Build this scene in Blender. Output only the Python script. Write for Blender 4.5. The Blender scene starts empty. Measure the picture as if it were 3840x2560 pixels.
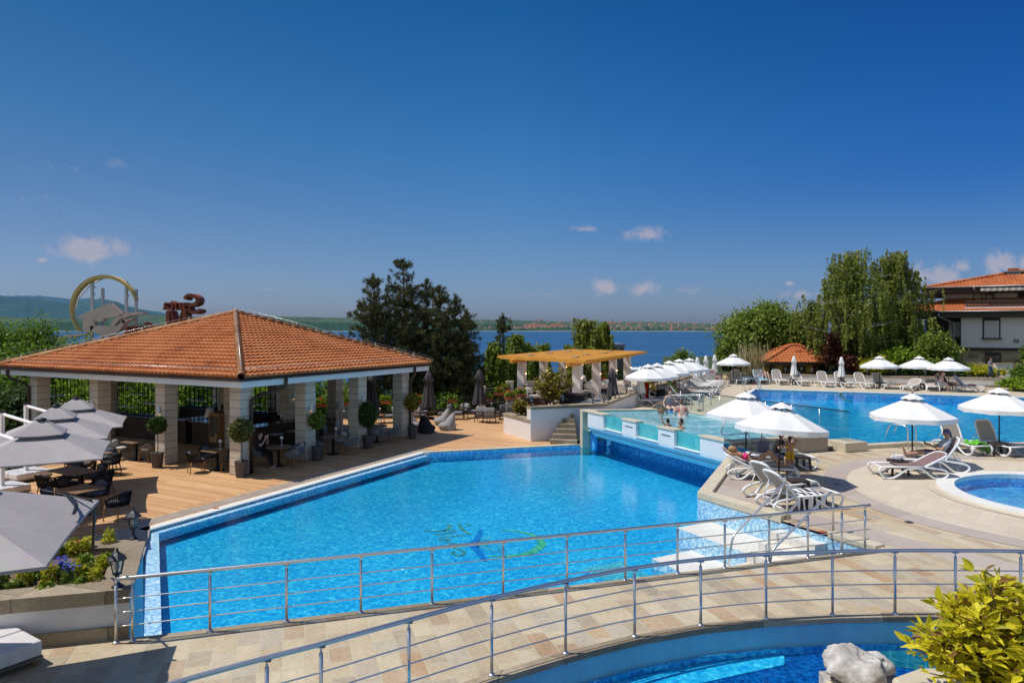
import bpy, math, random
import numpy as np
from mathutils import Vector, Matrix
R = random.Random(11)
rng = np.random.default_rng(5)
SC = bpy.context.scene
COL = SC.collection
PI = math.pi
rad = math.radians
# ---- survey of the photograph: camera 5.3 m above the timber deck, 24 mm lens, level
F, U0, V0, CH = 2560.0, 1920.0, 1232.0, 5.3
def P(u, v, z):
    y = F * (CH - z) / (v - V0)
    return Vector(((u - U0) * y / F, y, z))
def DP(u, y, z):
    return Vector(((u - U0) * y / F, y, z))
def ZV(v, y):
    return CH - (v - V0) * y / F
V = Vector
# ---------------------------------------------------------------- mesh builder
class MB:
    def __init__(s):
        s.v = []; s.f = []; s.m = []; s.s = []
    def add(s, vs, fs, mi=0, sm=False):
        o = len(s.v)
        s.v.extend([tuple(p) for p in vs])
        for f in fs:
            s.f.append(tuple(i + o for i in f)); s.m.append(mi); s.s.append(sm)
        return s
    def box(s, c, d, rz=0.0, mi=0, M=None):
        x, y, z = d[0] / 2, d[1] / 2, d[2] / 2
        ca, sa = math.cos(rz), math.sin(rz)
        vs = []
        for k in (-1, 1):
            for i, j in ((-1, -1), (1, -1), (1, 1), (-1, 1)):
                px, py = i * x, j * y
                vs.append(V((c[0] + px * ca - py * sa, c[1] + px * sa + py * ca, c[2] + k * z)))
        if M is not None: vs = [M @ p for p in vs]
        return s.add(vs, [(3, 2, 1, 0), (4, 5, 6, 7), (0, 1, 5, 4), (1, 2, 6, 5), (2, 3, 7, 6), (3, 0, 4, 7)], mi)
    def prism(s, pts, z0, z1, mi=0, mi_side=None):
        a = sum(pts[i][0] * pts[(i + 1) % len(pts)][1] - pts[(i + 1) % len(pts)][0] * pts[i][1] for i in range(len(pts)))
        if a < 0: pts = list(pts)[::-1]
        n = len(pts)
        ms = mi if mi_side is None else mi_side
        vs = [(p[0], p[1], z0) for p in pts] + [(p[0], p[1], z1) for p in pts]
        s.add(vs, [tuple(range(n, 2 * n))], mi)
        o = len(s.v) - 2 * n
        s.f.append(tuple(o + i for i in reversed(range(n)))); s.m.append(ms); s.s.append(False)
        for i in range(n):
            j = (i + 1) % n
            s.f.append((o + i, o + j, o + n + j, o + n + i)); s.m.append(ms); s.s.append(False)
        return s
    def tube(s, path, r, seg=8, mi=0, cap=True, sm=True, flat=1.0, closed=False):
        path = [V(p) for p in path]
        n = len(path)
        rs = [r] * n if not hasattr(r, '__len__') else list(r)
        t0 = (path[1] - path[0]).normalized()
        up = V((0, 0, 1)) if abs(t0.z) < .9 else V((1, 0, 0))
        nx = t0.cross(up).normalized()
        vs = []; fs = []
        for i, p in enumerate(path):
            if closed: t = path[(i + 1) % n] - path[i - 1]
            elif i == 0: t = path[1] - path[0]
            elif i == n - 1: t = path[-1] - path[-2]
            else: t = (path[i + 1] - p).normalized() + (p - path[i - 1]).normalized()
            if t.length < 1e-9: t = t0
            t = t.normalized()
            nx = (nx - t * nx.dot(t))
            if nx.length < 1e-6: nx = t.orthogonal()
            nx.normalize(); ny = t.cross(nx)
            for k in range(seg):
                a = 2 * PI * k / seg
                vs.append(p + nx * (math.cos(a) * rs[i]) + ny * (math.sin(a) * rs[i] * flat))
        m = n if closed else n - 1
        for i in range(m):
            i2 = (i + 1) % n
            for k in range(seg):
                k2 = (k + 1) % seg
                fs.append((i * seg + k, i * seg + k2, i2 * seg + k2, i2 * seg + k))
        if cap and not closed:
            fs.append(tuple(reversed(range(seg)))); fs.append(tuple((n - 1) * seg + k for k in range(seg)))
        return s.add(vs, fs, mi, sm)
    def lathe(s, prof, seg=16, c=(0, 0, 0), mi=0, sm=True, cap=True, ph=0.0, sx=1.0, sy=1.0):
        vs = []; fs = []
        for (r, z) in prof:
            for k in range(seg):
                a = 2 * PI * k / seg + ph
                vs.append((c[0] + r * math.cos(a) * sx, c[1] + r * math.sin(a) * sy, c[2] + z))
        for i in range(len(prof) - 1):
            for k in range(seg):
                k2 = (k + 1) % seg
                fs.append((i * seg + k, i * seg + k2, (i + 1) * seg + k2, (i + 1) * seg + k))
        if cap:
            fs.append(tuple(reversed(range(seg)))); fs.append(tuple((len(prof) - 1) * seg + k for k in range(seg)))
        return s.add(vs, fs, mi, sm)
    def ball(s, c, rx, ry=None, rz=None, seg=12, rings=8, mi=0, M=None):
        ry = rx if ry is None else ry; rz = rx if rz is None else rz
        vs = [V((0, 0, -rz))]; fs = []
        for i in range(1, rings):
            b = -PI / 2 + PI * i / rings
            for k in range(seg):
                a = 2 * PI * k / seg
                vs.append(V((rx * math.cos(b) * math.cos(a), ry * math.cos(b) * math.sin(a), rz * math.sin(b))))
        vs.append(V((0, 0, rz)))
        for k in range(seg):
            fs.append((0, 1 + (k + 1) % seg, 1 + k))
        for i in range(rings - 2):
            for k in range(seg):
                k2 = (k + 1) % seg
                a = 1 + i * seg
                fs.append((a + k, a + k2, a + seg + k2, a + seg + k))
        a = 1 + (rings - 2) * seg
        for k in range(seg): fs.append((a + k, a + (k + 1) % seg, len(vs) - 1))
        if M is not None: vs = [M @ p for p in vs]
        vs = [p + V(c) for p in vs]
        return s.add(vs, fs, mi, True)
    def grid(s, rows, mi=0, sm=True, closeu=False):
        n = len(rows); m = len(rows[0]); vs = [p for r in rows for p in r]; fs = []
        for i in range(n - 1):
            for k in range(m if closeu else m - 1):
                k2 = (k + 1) % m
                fs.append((i * m + k, i * m + k2, (i + 1) * m + k2, (i + 1) * m + k))
        return s.add(vs, fs, mi, sm)
    def quad(s, a, b, c, d, mi=0, sm=False): return s.add([a, b, c, d], [(0, 1, 2, 3)], mi, sm)
    def tri(s, a, b, c, mi=0): return s.add([a, b, c], [(0, 1, 2)], mi)
    def xf(s, M):
        s.v = [tuple(M @ V(p)) for p in s.v]; return s
    def mesh(s, name, mats):
        me = bpy.data.meshes.new(name)
        me.from_pydata(s.v, [], s.f)
        for m in (mats if isinstance(mats, (list, tuple)) else [mats]): me.materials.append(m)
        me.polygons.foreach_set('material_index', s.m)
        me.polygons.foreach_set('use_smooth', s.s)
        me.update()
        return me
MW = {}
def tag(o, label=None, cat=None, group=None, kind=None):
    if label: o['label'] = label
    if cat: o['category'] = cat
    if group: o['group'] = group
    if kind: o['kind'] = kind
    return o
def thing(name, label, cat, loc=(0, 0, 0), rz=0.0, group=None, sc=1.0, rot=None):
    o = bpy.data.objects.new(name, None); COL.objects.link(o)
    o.empty_display_size = .2
    o.location = loc; o.rotation_euler = rot if rot else (0, 0, rz); o.scale = (sc,) * 3
    e = o.rotation_euler.to_matrix().to_4x4()
    MW[o] = Matrix.Translation(V(loc)) @ e @ Matrix.Scale(sc, 4)
    return tag(o, label, cat, group)
def link(me, name, parent=None):
    o = bpy.data.objects.new(name, me); COL.objects.link(o)
    if parent is not None:
        o.parent = parent
        MW[o] = MW.get(parent, Matrix())
    else: MW[o] = Matrix()
    return o
def obj(name, mb, mats, parent=None, W=False, bevel=0, bseg=2, label=None, subsurf=0):
    """one mesh object; W: vertices are given in world space"""
    if W and parent is not None:
        mb.xf(MW[parent].inverted())
    o = link(mb.mesh(name, mats), name, parent)
    if bevel:
        b = o.modifiers.new('Bevel', 'BEVEL'); b.width = bevel; b.segments = bseg; b.limit_method = 'ANGLE'; b.angle_limit = rad(40)
    if subsurf:
        b = o.modifiers.new('Sub', 'SUBSURF'); b.levels = b.render_levels = subsurf
    if label: o['label'] = label
    return o
def single(name, mb, mats, label, cat, loc=(0, 0, 0), rz=0, group=None, W=False, **k):
    """a thing that is one mesh, origin at its base"""
    if W:
        mb.xf(Matrix.Translation(-V(loc)))
    o = obj(name, mb, mats, **k)
    o.location = loc; o.rotation_euler = (0, 0, rz)
    MW[o] = Matrix.Translation(V(loc)) @ Matrix.Rotation(rz, 4, 'Z')
    return tag(o, label, cat, group)
def struct(name, mb, mats, **k):
    return tag(obj(name, mb, mats, **k), kind='structure')
def dup(root, loc, rz=0.0, label=None, group=None, sc=None, rot=None):
    r = root.copy(); COL.objects.link(r)
    r.location = loc; r.rotation_euler = rot if rot else (0, 0, rz)
    if sc: r.scale = (sc,) * 3
    MW[r] = Matrix.Translation(V(loc)) @ r.rotation_euler.to_matrix().to_4x4() @ Matrix.Scale(r.scale[0], 4)
    if label: r['label'] = label
    if group: r['group'] = group
    for ch in list(root.children):
        c = ch.copy(); COL.objects.link(c); c.parent = r
        for g in list(ch.children):
            d = g.copy(); COL.objects.link(d); d.parent = c
    return r
class Maker:
    """first call builds, later calls copy"""
    def __init__(s, fn): s.fn = fn; s.first = {}
    def __call__(s, label, loc, rz=0.0, group=None, key=(), sc=1.0, rot=None):
        if key in s.first: return dup(s.first[key], loc, rz, label, group, sc, rot)
        t = s.fn(label, loc, rz, group, sc, rot, *key); s.first[key] = t
        return t
def bez(pts, n=8):
    """smooth curve through points (Catmull-Rom)"""
    pts = [V(p) for p in pts]; out = []
    for i in range(len(pts) - 1):
        p0 = pts[max(i - 1, 0)]; p1 = pts[i]; p2 = pts[i + 1]; p3 = pts[min(i + 2, len(pts) - 1)]
        for k in range(n):
            t = k / n
            out.append(.5 * ((2 * p1) + (p2 - p0) * t + (2 * p0 - 5 * p1 + 4 * p2 - p3) * t * t + (3 * p1 - p0 - 3 * p2 + p3) * t ** 3))
    out.append(pts[-1]); return out
def fillet(pts, r=.15, n=5):
    pts = [V(p) for p in pts]; out = [pts[0]]
    for i in range(1, len(pts) - 1):
        a, b, c = pts[i - 1], pts[i], pts[i + 1]
        d1 = (a - b); d2 = (c - b); q = min(r, d1.length * .45, d2.length * .45)
        s_, e_ = b + d1.normalized() * q, b + d2.normalized() * q
        for k in range(n + 1):
            t = k / n
            out.append(s_ * (1 - t) ** 2 + b * 2 * t * (1 - t) + e_ * t * t)
    out.append(pts[-1]); return out
# ---------------------------------------------------------------- materials
def N(nt, t, **kw):
    n = nt.nodes.new(t)
    for k, v in kw.items():
        if k.startswith('i_'): n.inputs[k[2:].replace('_', ' ')].default_value = v
        elif k.startswith('n_'): n.inputs[int(k[2:])].default_value = v
        else: setattr(n, k, v)
    return n
def L(nt, a, b): nt.links.new(a, b)
def c4(c): return (c[0], c[1], c[2], 1.0)
def newmat(name):
    m = bpy.data.materials.new(name); m.use_nodes = True
    nt = m.node_tree; nt.nodes.clear()
    out = N(nt, 'ShaderNodeOutputMaterial'); b = N(nt, 'ShaderNodeBsdfPrincipled')
    L(nt, b.outputs[0], out.inputs[0])
    return m, nt, b, out
def ramp(nt, stops, interp='LINEAR'):
    r = N(nt, 'ShaderNodeValToRGB'); e = r.color_ramp; e.interpolation = interp
    while len(e.elements) < len(stops): e.elements.new(.5)
    for el, (p, c) in zip(e.elements, stops): el.position = p; el.color = c4(c)
    return r
def mapping(nt, rz=0.0, scale=(1, 1, 1), loc=(0, 0, 0), rot=None, coord='Object'):
    tc = N(nt, 'ShaderNodeTexCoord'); mp = N(nt, 'ShaderNodeMapping')
    L(nt, tc.outputs[coord], mp.inputs[0])
    mp.inputs['Rotation'].default_value = rot if rot else (0, 0, rz)
    mp.inputs['Scale'].default_value = scale; mp.inputs['Location'].default_value = loc
    return mp
def noise(nt, vec, scale, detail=4, rough=.55, dist=0):
    n = N(nt, 'ShaderNodeTexNoise'); n.inputs['Scale'].default_value = scale; n.inputs['Detail'].default_value = detail
    n.inputs['Roughness'].default_value = rough; n.inputs['Distortion'].default_value = dist
    if vec is not None: L(nt, vec, n.inputs['Vector'])
    return n
def mixc(nt, fac, a, b, mode='MIX'):
    m = N(nt, 'ShaderNodeMix', data_type='RGBA', blend_type=mode)
    for i, x in ((0, fac), (6, a), (7, b)):
        if isinstance(x, (int, float)): m.inputs[i].default_value = x
        elif isinstance(x, tuple): m.inputs[i].default_value = c4(x)
        else: L(nt, x, m.inputs[i])
    return m.outputs[2]
def math_(nt, op, a, b=None, clamp=False):
    m = N(nt, 'ShaderNodeMath', operation=op, use_clamp=clamp)
    for i, x in ((0, a), (1, b)):
        if x is None: continue
        if isinstance(x, (int, float)): m.inputs[i].default_value = x
        else: L(nt, x, m.inputs[i])
    return m.outputs[0]
def bump(nt, b, height, strength=.3, dist=.02):
    bp = N(nt, 'ShaderNodeBump'); bp.inputs['Strength'].default_value = strength; bp.inputs['Distance'].default_value = dist
    L(nt, height, bp.inputs['Height']); L(nt, bp.outputs[0], b.inputs['Normal']); return bp
def pm(name, col, rough=.6, metal=0.0, var=.25, scale=4.0, col2=None, bmp=0.0, bscale=60, spec=.4, stretch=(1, 1, 1), sheen=0):
    m, nt, b, out = newmat(name)
    mp = mapping(nt, scale=stretch)
    n = noise(nt, mp.outputs[0], scale, 5, .6)
    c2 = col2 if col2 else tuple(x * (1 - var) for x in col)
    r = ramp(nt, [(.3, c2), (.7, col)]); L(nt, n.outputs[0], r.inputs[0])
    n2 = noise(nt, mp.outputs[0], scale * 9, 3, .6)
    cc = mixc(nt, .25, r.outputs[0], n2.outputs[1], 'SOFT_LIGHT')
    L(nt, cc, b.inputs['Base Color'])
    b.inputs['Roughness'].default_value = rough; b.inputs['Metallic'].default_value = metal
    b.inputs['Specular IOR Level'].default_value = spec
    if sheen: b.inputs['Sheen Weight'].default_value = sheen
    if bmp:
        n3 = noise(nt, mp.outputs[0], bscale, 4, .6); bump(nt, b, n3.outputs[0], bmp, .01)
    return m
def leafmat(name, dark, light, tr=.35, hi=None, rough=.45):
    m, nt, b, out = newmat(name)
    g = N(nt, 'ShaderNodeNewGeometry'); tc = N(nt, 'ShaderNodeTexCoord')
    n = noise(nt, tc.outputs['Object'], .55, 3, .6)
    a = math_(nt, 'MULTIPLY', g.outputs['Random Per Island'], .55)
    s = math_(nt, 'ADD', a, math_(nt, 'MULTIPLY', n.outputs[0], .5))
    st = [(.2, dark), (.62, light)]
    if hi: st.append((.88, hi))
    r = ramp(nt, st); L(nt, s, r.inputs[0])
    L(nt, r.outputs[0], b.inputs['Base Color']); b.inputs['Roughness'].default_value = rough
    b.inputs['Specular IOR Level'].default_value = .15
    t = N(nt, 'ShaderNodeBsdfTranslucent'); tcx = mixc(nt, 1.0, r.outputs[0], (1.0, 1.0, .45), 'MULTIPLY')
    br = N(nt, 'ShaderNodeBrightContrast'); br.inputs['Bright'].default_value = .02; L(nt, tcx, br.inputs[0])
    L(nt, br.outputs[0], t.inputs[0])
    mx = N(nt, 'ShaderNodeMixShader'); mx.inputs[0].default_value = tr
    L(nt, b.outputs[0], mx.inputs[1]); L(nt, t.outputs[0], mx.inputs[2]); L(nt, mx.outputs[0], out.inputs[0])
    return m
def bricktex(nt, vec, bw, rh, mortar, offset=.5, freq=2, squash=1.0, sqf=2, smooth=.1):
    br = N(nt, 'ShaderNodeTexBrick', offset=offset, offset_frequency=freq, squash=squash, squash_frequency=sqf)
    br.inputs['Color1'].default_value = (0, 0, 0, 1); br.inputs['Color2'].default_value = (1, 1, 1, 1); br.inputs['Mortar'].default_value = (.5, .5, .5, 1)
    br.inputs['Scale'].default_value = 1.0; br.inputs['Mortar Size'].default_value = mortar; br.inputs['Mortar Smooth'].default_value = smooth
    br.inputs['Brick Width'].default_value = bw; br.inputs['Row Height'].default_value = rh
    L(nt, vec, br.inputs['Vector']); return br
def tilemat(name, stops, bw, rh, mortar, mcol, rz=0, offset=.5, squash=1.0, rough=.7, bmp=.4, nz=.35, rot=None, interp='LINEAR', spec=.3, loc=(0, 0, 0)):
    m, nt, b, out = newmat(name)
    mp = mapping(nt, rz, rot=rot, loc=loc)
    wv = noise(nt, mp.outputs[0], 1.3, 2); off = N(nt, 'ShaderNodeVectorMath', operation='MULTIPLY_ADD')
    L(nt, wv.outputs[1], off.inputs[0]); off.inputs[1].default_value = (.03, .03, 0); L(nt, mp.outputs[0], off.inputs[2])
    br = bricktex(nt, off.outputs[0], bw, rh, mortar, offset, 2, squash)
    r = ramp(nt, stops, interp); L(nt, br.outputs[0], r.inputs[0])
    n1 = noise(nt, mp.outputs[0], 1.1, 6, .65); n2 = noise(nt, mp.outputs[0], 14, 6, .7)
    c = mixc(nt, nz, r.outputs[0], n1.outputs[0], 'SOFT_LIGHT'); c = mixc(nt, nz, c, n2.outputs[0], 'SOFT_LIGHT')
    c = mixc(nt, br.outputs[1], c, mcol)
    st = noise(nt, mp.outputs[0], .42, 7, .72, .6); rs = ramp(nt, [(.30, (.55, .52, .48)), (.46, (1, 1, 1))]); L(nt, st.outputs[0], rs.inputs[0]); c = mixc(nt, .55 * min(1, nz * 2), c, mixc(nt, 1.0, c, rs.outputs[0], 'MULTIPLY'))
    L(nt, c, b.inputs['Base Color']); b.inputs['Roughness'].default_value = rough; b.inputs['Specular IOR Level'].default_value = spec
    h = math_(nt, 'SUBTRACT', math_(nt, 'MULTIPLY', n2.outputs[0], .5), br.outputs[1]); bump(nt, b, h, bmp, .015)
    return m
def mosaic(name, size, stops, rz=0.0, grout=(.55, .62, .65), gf=.12, rough=.2):
    """small square glass tiles, each with its own shade, on surfaces facing any way"""
    m, nt, b, out = newmat(name)
    mp = mapping(nt, rz, loc=(.0137, .0171, .0113))
    sc = N(nt, 'ShaderNodeVectorMath', operation='SCALE'); sc.inputs['Scale'].default_value = 1 / size; L(nt, mp.outputs[0], sc.inputs[0])
    fl = N(nt, 'ShaderNodeVectorMath', operation='FLOOR'); L(nt, sc.outputs[0], fl.inputs[0])
    wn = N(nt, 'ShaderNodeTexWhiteNoise'); L(nt, fl.outputs[0], wn.inputs['Vector'])
    r = ramp(nt, stops); L(nt, wn.outputs[0], r.inputs[0])
    n1 = noise(nt, mp.outputs[0], .8, 4)
    c = mixc(nt, .25, r.outputs[0], n1.outputs[0], 'SOFT_LIGHT')
    if gf: c = mixc(nt, gf, c, grout)
    L(nt, c, b.inputs['Base Color']); b.inputs['Roughness'].default_value = rough
    return m
def water(name, t0, t1, ns, bs, bstr, foam=0.0, rough=.03, fmax=.5, fcol=(.9, .97, 1)):
    """clear tinted water: light passes, ripple light is drawn into the tint, the sky mirrors on it"""
    m, nt, b, out = newmat(name)
    nt.nodes.remove(b)
    mp = mapping(nt)
    ds = noise(nt, mp.outputs[0], ns * .45, 3)
    wv = N(nt, 'ShaderNodeVectorMath', operation='MULTIPLY_ADD'); L(nt, ds.outputs[1], wv.inputs[0]); wv.inputs[1].default_value = (.5, .5, .5); L(nt, mp.outputs[0], wv.inputs[2])
    vo = N(nt, 'ShaderNodeTexVoronoi', feature='SMOOTH_F1'); vo.inputs['Scale'].default_value = ns; L(nt, wv.outputs[0], vo.inputs['Vector']); vo.inputs['Smoothness'].default_value = .25
    v2 = math_(nt, 'POWER', vo.outputs['Distance'], 2.0, True)
    n2 = noise(nt, wv.outputs[0], ns * 2.2, 3, .6)
    lg = noise(nt, mp.outputs[0], .35, 3, .6)
    f = math_(nt, 'ADD', math_(nt, 'MULTIPLY', v2, 1.25), math_(nt, 'MULTIPLY', math_(nt, 'SUBTRACT', n2.outputs[0], .5), 1.0))
    f = math_(nt, 'ADD', f, math_(nt, 'MULTIPLY', math_(nt, 'SUBTRACT', lg.outputs[0], .5), .5), True)
    r = ramp(nt, [(.1, t0), (.8, t1)]); L(nt, f, r.inputs[0])  # caustic brights and darks of the ripples are put into the tint
    tr = N(nt, 'ShaderNodeBsdfTransparent'); L(nt, r.outputs[0], tr.inputs[0])
    gl = N(nt, 'ShaderNodeBsdfGlossy'); gl.inputs['Roughness'].default_value = rough
    bn = noise(nt, mp.outputs[0], bs, 4, .6, .4)
    bp = N(nt, 'ShaderNodeBump'); bp.inputs['Strength'].default_value = bstr; bp.inputs['Distance'].default_value = .05
    L(nt, bn.outputs[0], bp.inputs['Height']); L(nt, bp.outputs[0], gl.inputs['Normal'])
    lw = N(nt, 'ShaderNodeLayerWeight'); L(nt, bp.outputs[0], lw.inputs['Normal'])
    fr = math_(nt, 'ADD', math_(nt, 'MULTIPLY', math_(nt, 'POWER', lw.outputs['Facing'], 5.0), .98), .02)
    fm = math_(nt, 'MINIMUM', fr, fmax)
    mx = N(nt, 'ShaderNodeMixShader'); L(nt, fm, mx.inputs[0]); L(nt, tr.outputs[0], mx.inputs[1]); L(nt, gl.outputs[0], mx.inputs[2])
    last = mx.outputs[0]
    if foam:
        d0 = N(nt, 'ShaderNodeBsdfDiffuse'); L(nt, mixc(nt, f, (.16, .52, .62), (.50, .80, .84)), d0.inputs[0]); m0 = N(nt, 'ShaderNodeMixShader'); m0.inputs[0].default_value = .6; L(nt, tr.outputs[0], m0.inputs[1]); L(nt, d0.outputs[0], m0.inputs[2]); L(nt, m0.outputs[0], mx.inputs[1])
        d = N(nt, 'ShaderNodeBsdfDiffuse'); d.inputs[0].default_value = c4(fcol)
        mp2 = mapping(nt, rad(-24), scale=(.22, 1.3, 1)); fn = noise(nt, mp2.outputs[0], 1.6, 5, .65)
        rr = ramp(nt, [(.52, (0, 0, 0)), (.74, (1, 1, 1))]); L(nt, fn.outputs[0], rr.inputs[0])
        fm2 = math_(nt, 'MULTIPLY', rr.outputs[0], math_(nt, 'MULTIPLY', n2.outputs[0], foam))
        m2 = N(nt, 'ShaderNodeMixShader'); L(nt, fm2, m2.inputs[0]); L(nt, last, m2.inputs[1]); L(nt, d.outputs[0], m2.inputs[2]); last = m2.outputs[0]
    L(nt, last, out.inputs[0]); return m
def glass(name, tint, refl=.12):
    m, nt, b, out = newmat(name); nt.nodes.remove(b)
    t = N(nt, 'ShaderNodeBsdfTransparent'); t.inputs[0].default_value = c4(tint)
    g = N(nt, 'ShaderNodeBsdfGlossy'); g.inputs['Roughness'].default_value = .02
    lw = N(nt, 'ShaderNodeLayerWeight'); fr = math_(nt, 'ADD', math_(nt, 'MULTIPLY', math_(nt, 'POWER', lw.outputs['Facing'], 4.0), .55), .03)
    mp = mapping(nt); nn = noise(nt, mp.outputs[0], 3, 3)
    f = math_(nt, 'ADD', math_(nt, 'MULTIPLY', nn.outputs[0], refl * .4), fr, True)
    x = N(nt, 'ShaderNodeMixShader'); L(nt, f, x.inputs[0]); L(nt, t.outputs[0], x.inputs[1]); L(nt, g.outputs[0], x.inputs[2]); L(nt, x.outputs[0], out.inputs[0])
    return m
M = {}
# timber deck boards run square to the pool edge (-62.6 deg from view axis)
def deckmat():
    m, nt, b, out = newmat('deck_timber')
    mp = mapping(nt, rad(-152.6))
    br = bricktex(nt, mp.outputs[0], 3.6, .15, .006, .37, 3, 1.0, 2, .2)
    st = N(nt, 'ShaderNodeMapping'); L(nt, mp.outputs[0], st.inputs[0]); st.inputs['Scale'].default_value = (1.2, 18, 1)
    n = noise(nt, st.outputs[0], 1.6, 6, .7, .3); n1 = noise(nt, mp.outputs[0], .25, 4)
    r = ramp(nt, [(0, (.50, .27, .125)), (.5, (.60, .345, .165)), (1, (.69, .42, .215))]); L(nt, br.outputs[0], r.inputs[0])
    c = mixc(nt, .5, r.outputs[0], n.outputs[0], 'SOFT_LIGHT'); c = mixc(nt, .3, c, n1.outputs[0], 'SOFT_LIGHT')
    c = mixc(nt, math_(nt, 'MULTIPLY', br.outputs[1], .75), c, (.12, .065, .03))
    L(nt, c, b.inputs['Base Color']); b.inputs['Roughness'].default_value = .55; b.inputs['Specular IOR Level'].default_value = .3
    h = math_(nt, 'SUBTRACT', math_(nt, 'MULTIPLY', n.outputs[0], .3), br.outputs[1]); bump(nt, b, h, .3, .01)
    return m
M['deck'] = deckmat()
STONE = [(0, (.36, .31, .235)), (.15, (.46, .37, .25)), (.36, (.51, .42, .285)), (.6, (.54, .455, .32)), (.78, (.44, .385, .30)), (.93, (.43, .29, .17)), (1, (.49, .40, .26))]
M['bridge_stone'] = tilemat('bridge_stone', STONE, .42, .29, .009, (.50, .44, .32), rad(-107.8), .37, 1.6, .75, .6, .6)
M['terrace_stone'] = tilemat('terrace_stone', STONE, .75, .28, .008, (.49, .43, .34), rad(-107.8), .43, 1.5, .75, .35, .5)
M['beige_tile'] = tilemat('beige_tile', [(0, (.60, .505, .385)), (1, (.65, .56, .435))], .62, .31, .004, (.48, .42, .36), rad(-50), .5, 1, .55, .15, .2)
M['grey_strip'] = tilemat('grey_strip', [(0, (.41, .34, .295)), (1, (.47, .40, .345))], 1.5, .9, .006, (.30, .26, .24), rad(-30), .5, 1, .7, .15, .2)
M['upper_tile'] = tilemat('upper_tile', [(0, (.53, .44, .32)), (1, (.61, .52, .39))], .6, .6, .006, (.44, .38, .32), rad(-25), 0, 1, .6, .15, .25)
M['cream_slab'] = pm('cream_slab', (.66, .57, .42), .5, var=.18, scale=2.2, bmp=.08)
M['grey_slab'] = pm('grey_slab', (.40, .33, .27), .65, var=.25, scale=2.0, bmp=.1)
M['rough_coping'] = tilemat('rough_coping', [(0, (.24, .19, .13)), (.5, (.36, .29, .20)), (1, (.43, .36, .26))], .9, 5, .008, (.2, .17, .13), rad(-75), .5, 1, .85, .7, .55)
M['white_coping'] = pm('white_coping', (.78, .77, .72), .5, var=.1, scale=2)
M['white_tile'] = tilemat('white_tile', [(0, (.70, .66, .59)), (1, (.76, .72, .65))], .3, .15, .005, (.60, .56, .50), rad(-60), .5, 1, .35, .15, .15)
M['plaster'] = pm('plaster', (.78, .74, .72), .8, var=.1, scale=1.1, bmp=.05, bscale=40)
M['plaster_warm'] = pm('plaster_warm', (.70, .66, .60), .8, var=.1, scale=1.1, bmp=.05)
M['blue_paint'] = pm('blue_paint', (.22, .58, .75), .55, var=.15, scale=1.2, stretch=(2.5, 2.5, .4), bmp=.04)
M['pale_blue_paint'] = pm('pale_blue_paint', (.62, .73, .82), .6, var=.14, scale=1.5, stretch=(1.5, 1.5, .5))
BL = [(0, (.05, .26, .60)), (.35, (.09, .40, .76)), (.7, (.18, .58, .88)), (1, (.42, .75, .92))]
BLL = [(0, (.10, .36, .66)), (.35, (.26, .55, .78)), (.7, (.42, .70, .86)), (1, (.66, .84, .92))]
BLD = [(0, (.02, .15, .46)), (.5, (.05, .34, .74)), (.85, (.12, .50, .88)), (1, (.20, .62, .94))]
M['mosaic_light'] = mosaic('mosaic_light', .045, BLL, rad(-30))
M['mosaic_mid'] = mosaic('mosaic_mid', .06, BL, rad(28), gf=.05)
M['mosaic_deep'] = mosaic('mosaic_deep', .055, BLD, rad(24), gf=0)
M['mosaic_shade'] = mosaic('mosaic_shade', .05, [(0, (.01, .07, .24)), (.5, (.02, .13, .40)), (1, (.04, .22, .55))], rad(28), gf=0)
M['teal_tile'] = tilemat('teal_tile', [(0, (.10, .20, .22)), (1, (.14, .25, .27))], .22, .22, .006, (.30, .40, .42), rad(-60), 0, 1, .4, .1, .2)
M['pool_floor'] = mosaic('pool_floor', .05, [(0, (.16, .58, .80)), (.5, (.24, .70, .90)), (1, (.40, .82, .96))], rad(28), gf=0)
M['spa_floor'] = mosaic('spa_floor', .05, [(0, (.40, .68, .72)), (.5, (.52, .78, .80)), (1, (.66, .86, .87))], rad(28), gf=0)
M['water_main'] = water('water_main', (.13, .64, .86), (.50, .97, .99), 8.5, 7.0, .12, fmax=.32)
M['water_big'] = water('water_big', (.12, .62, .87), (.46, .95, .99), 4.5, 3.0, .12, fmax=.26)
M['water_spa'] = water('water_spa', (.45, .80, .88), (.80, 1.0, 1.0), 3.4, 3.0, .18, foam=1.0, fmax=.4)
M['water_round'] = water('water_round', (.22, .60, .88), (.62, .95, 1.0), 4.5, 4, .1, fmax=.3)
M['glass_fence'] = glass('glass_fence', (.86, .93, .92), .04)
M['glass_pool'] = glass('glass_pool', (.20, .80, .84), .1)
M['glass_clear'] = glass('glass_clear', (.88, .93, .93), .1)
def _pane():
    m, nt, b, out = newmat('spa_window'); mp = mapping(nt, scale=(2, 2, .5)); n = noise(nt, mp.outputs[0], 2.2, 5, .6, .6)
    r = ramp(nt, [(.35, (.08, .52, .58)), (.6, (.16, .66, .70)), (.72, (.45, .82, .82))]); L(nt, n.outputs[0], r.inputs[0]); L(nt, r.outputs[0], b.inputs['Base Color']); b.inputs['Roughness'].default_value = .08
    t = N(nt, 'ShaderNodeBsdfTransparent'); t.inputs[0].default_value = (.35, .9, .92, 1); x = N(nt, 'ShaderNodeMixShader'); x.inputs[0].default_value = .36
    L(nt, b.outputs[0], x.inputs[1]); L(nt, t.outputs[0], x.inputs[2]); L(nt, x.outputs[0], out.inputs[0]); return m
M['spa_window'] = _pane()
M['steel'] = pm('steel', (.74, .73, .72), .36, 1.0, .1, 6)
M['steel_dark'] = pm('steel_dark', (.25, .26, .27), .35, 1.0, .15, 6)
M['black_metal'] = pm('black_metal', (.018, .017, .018), .45, .4, .3, 8)
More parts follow.
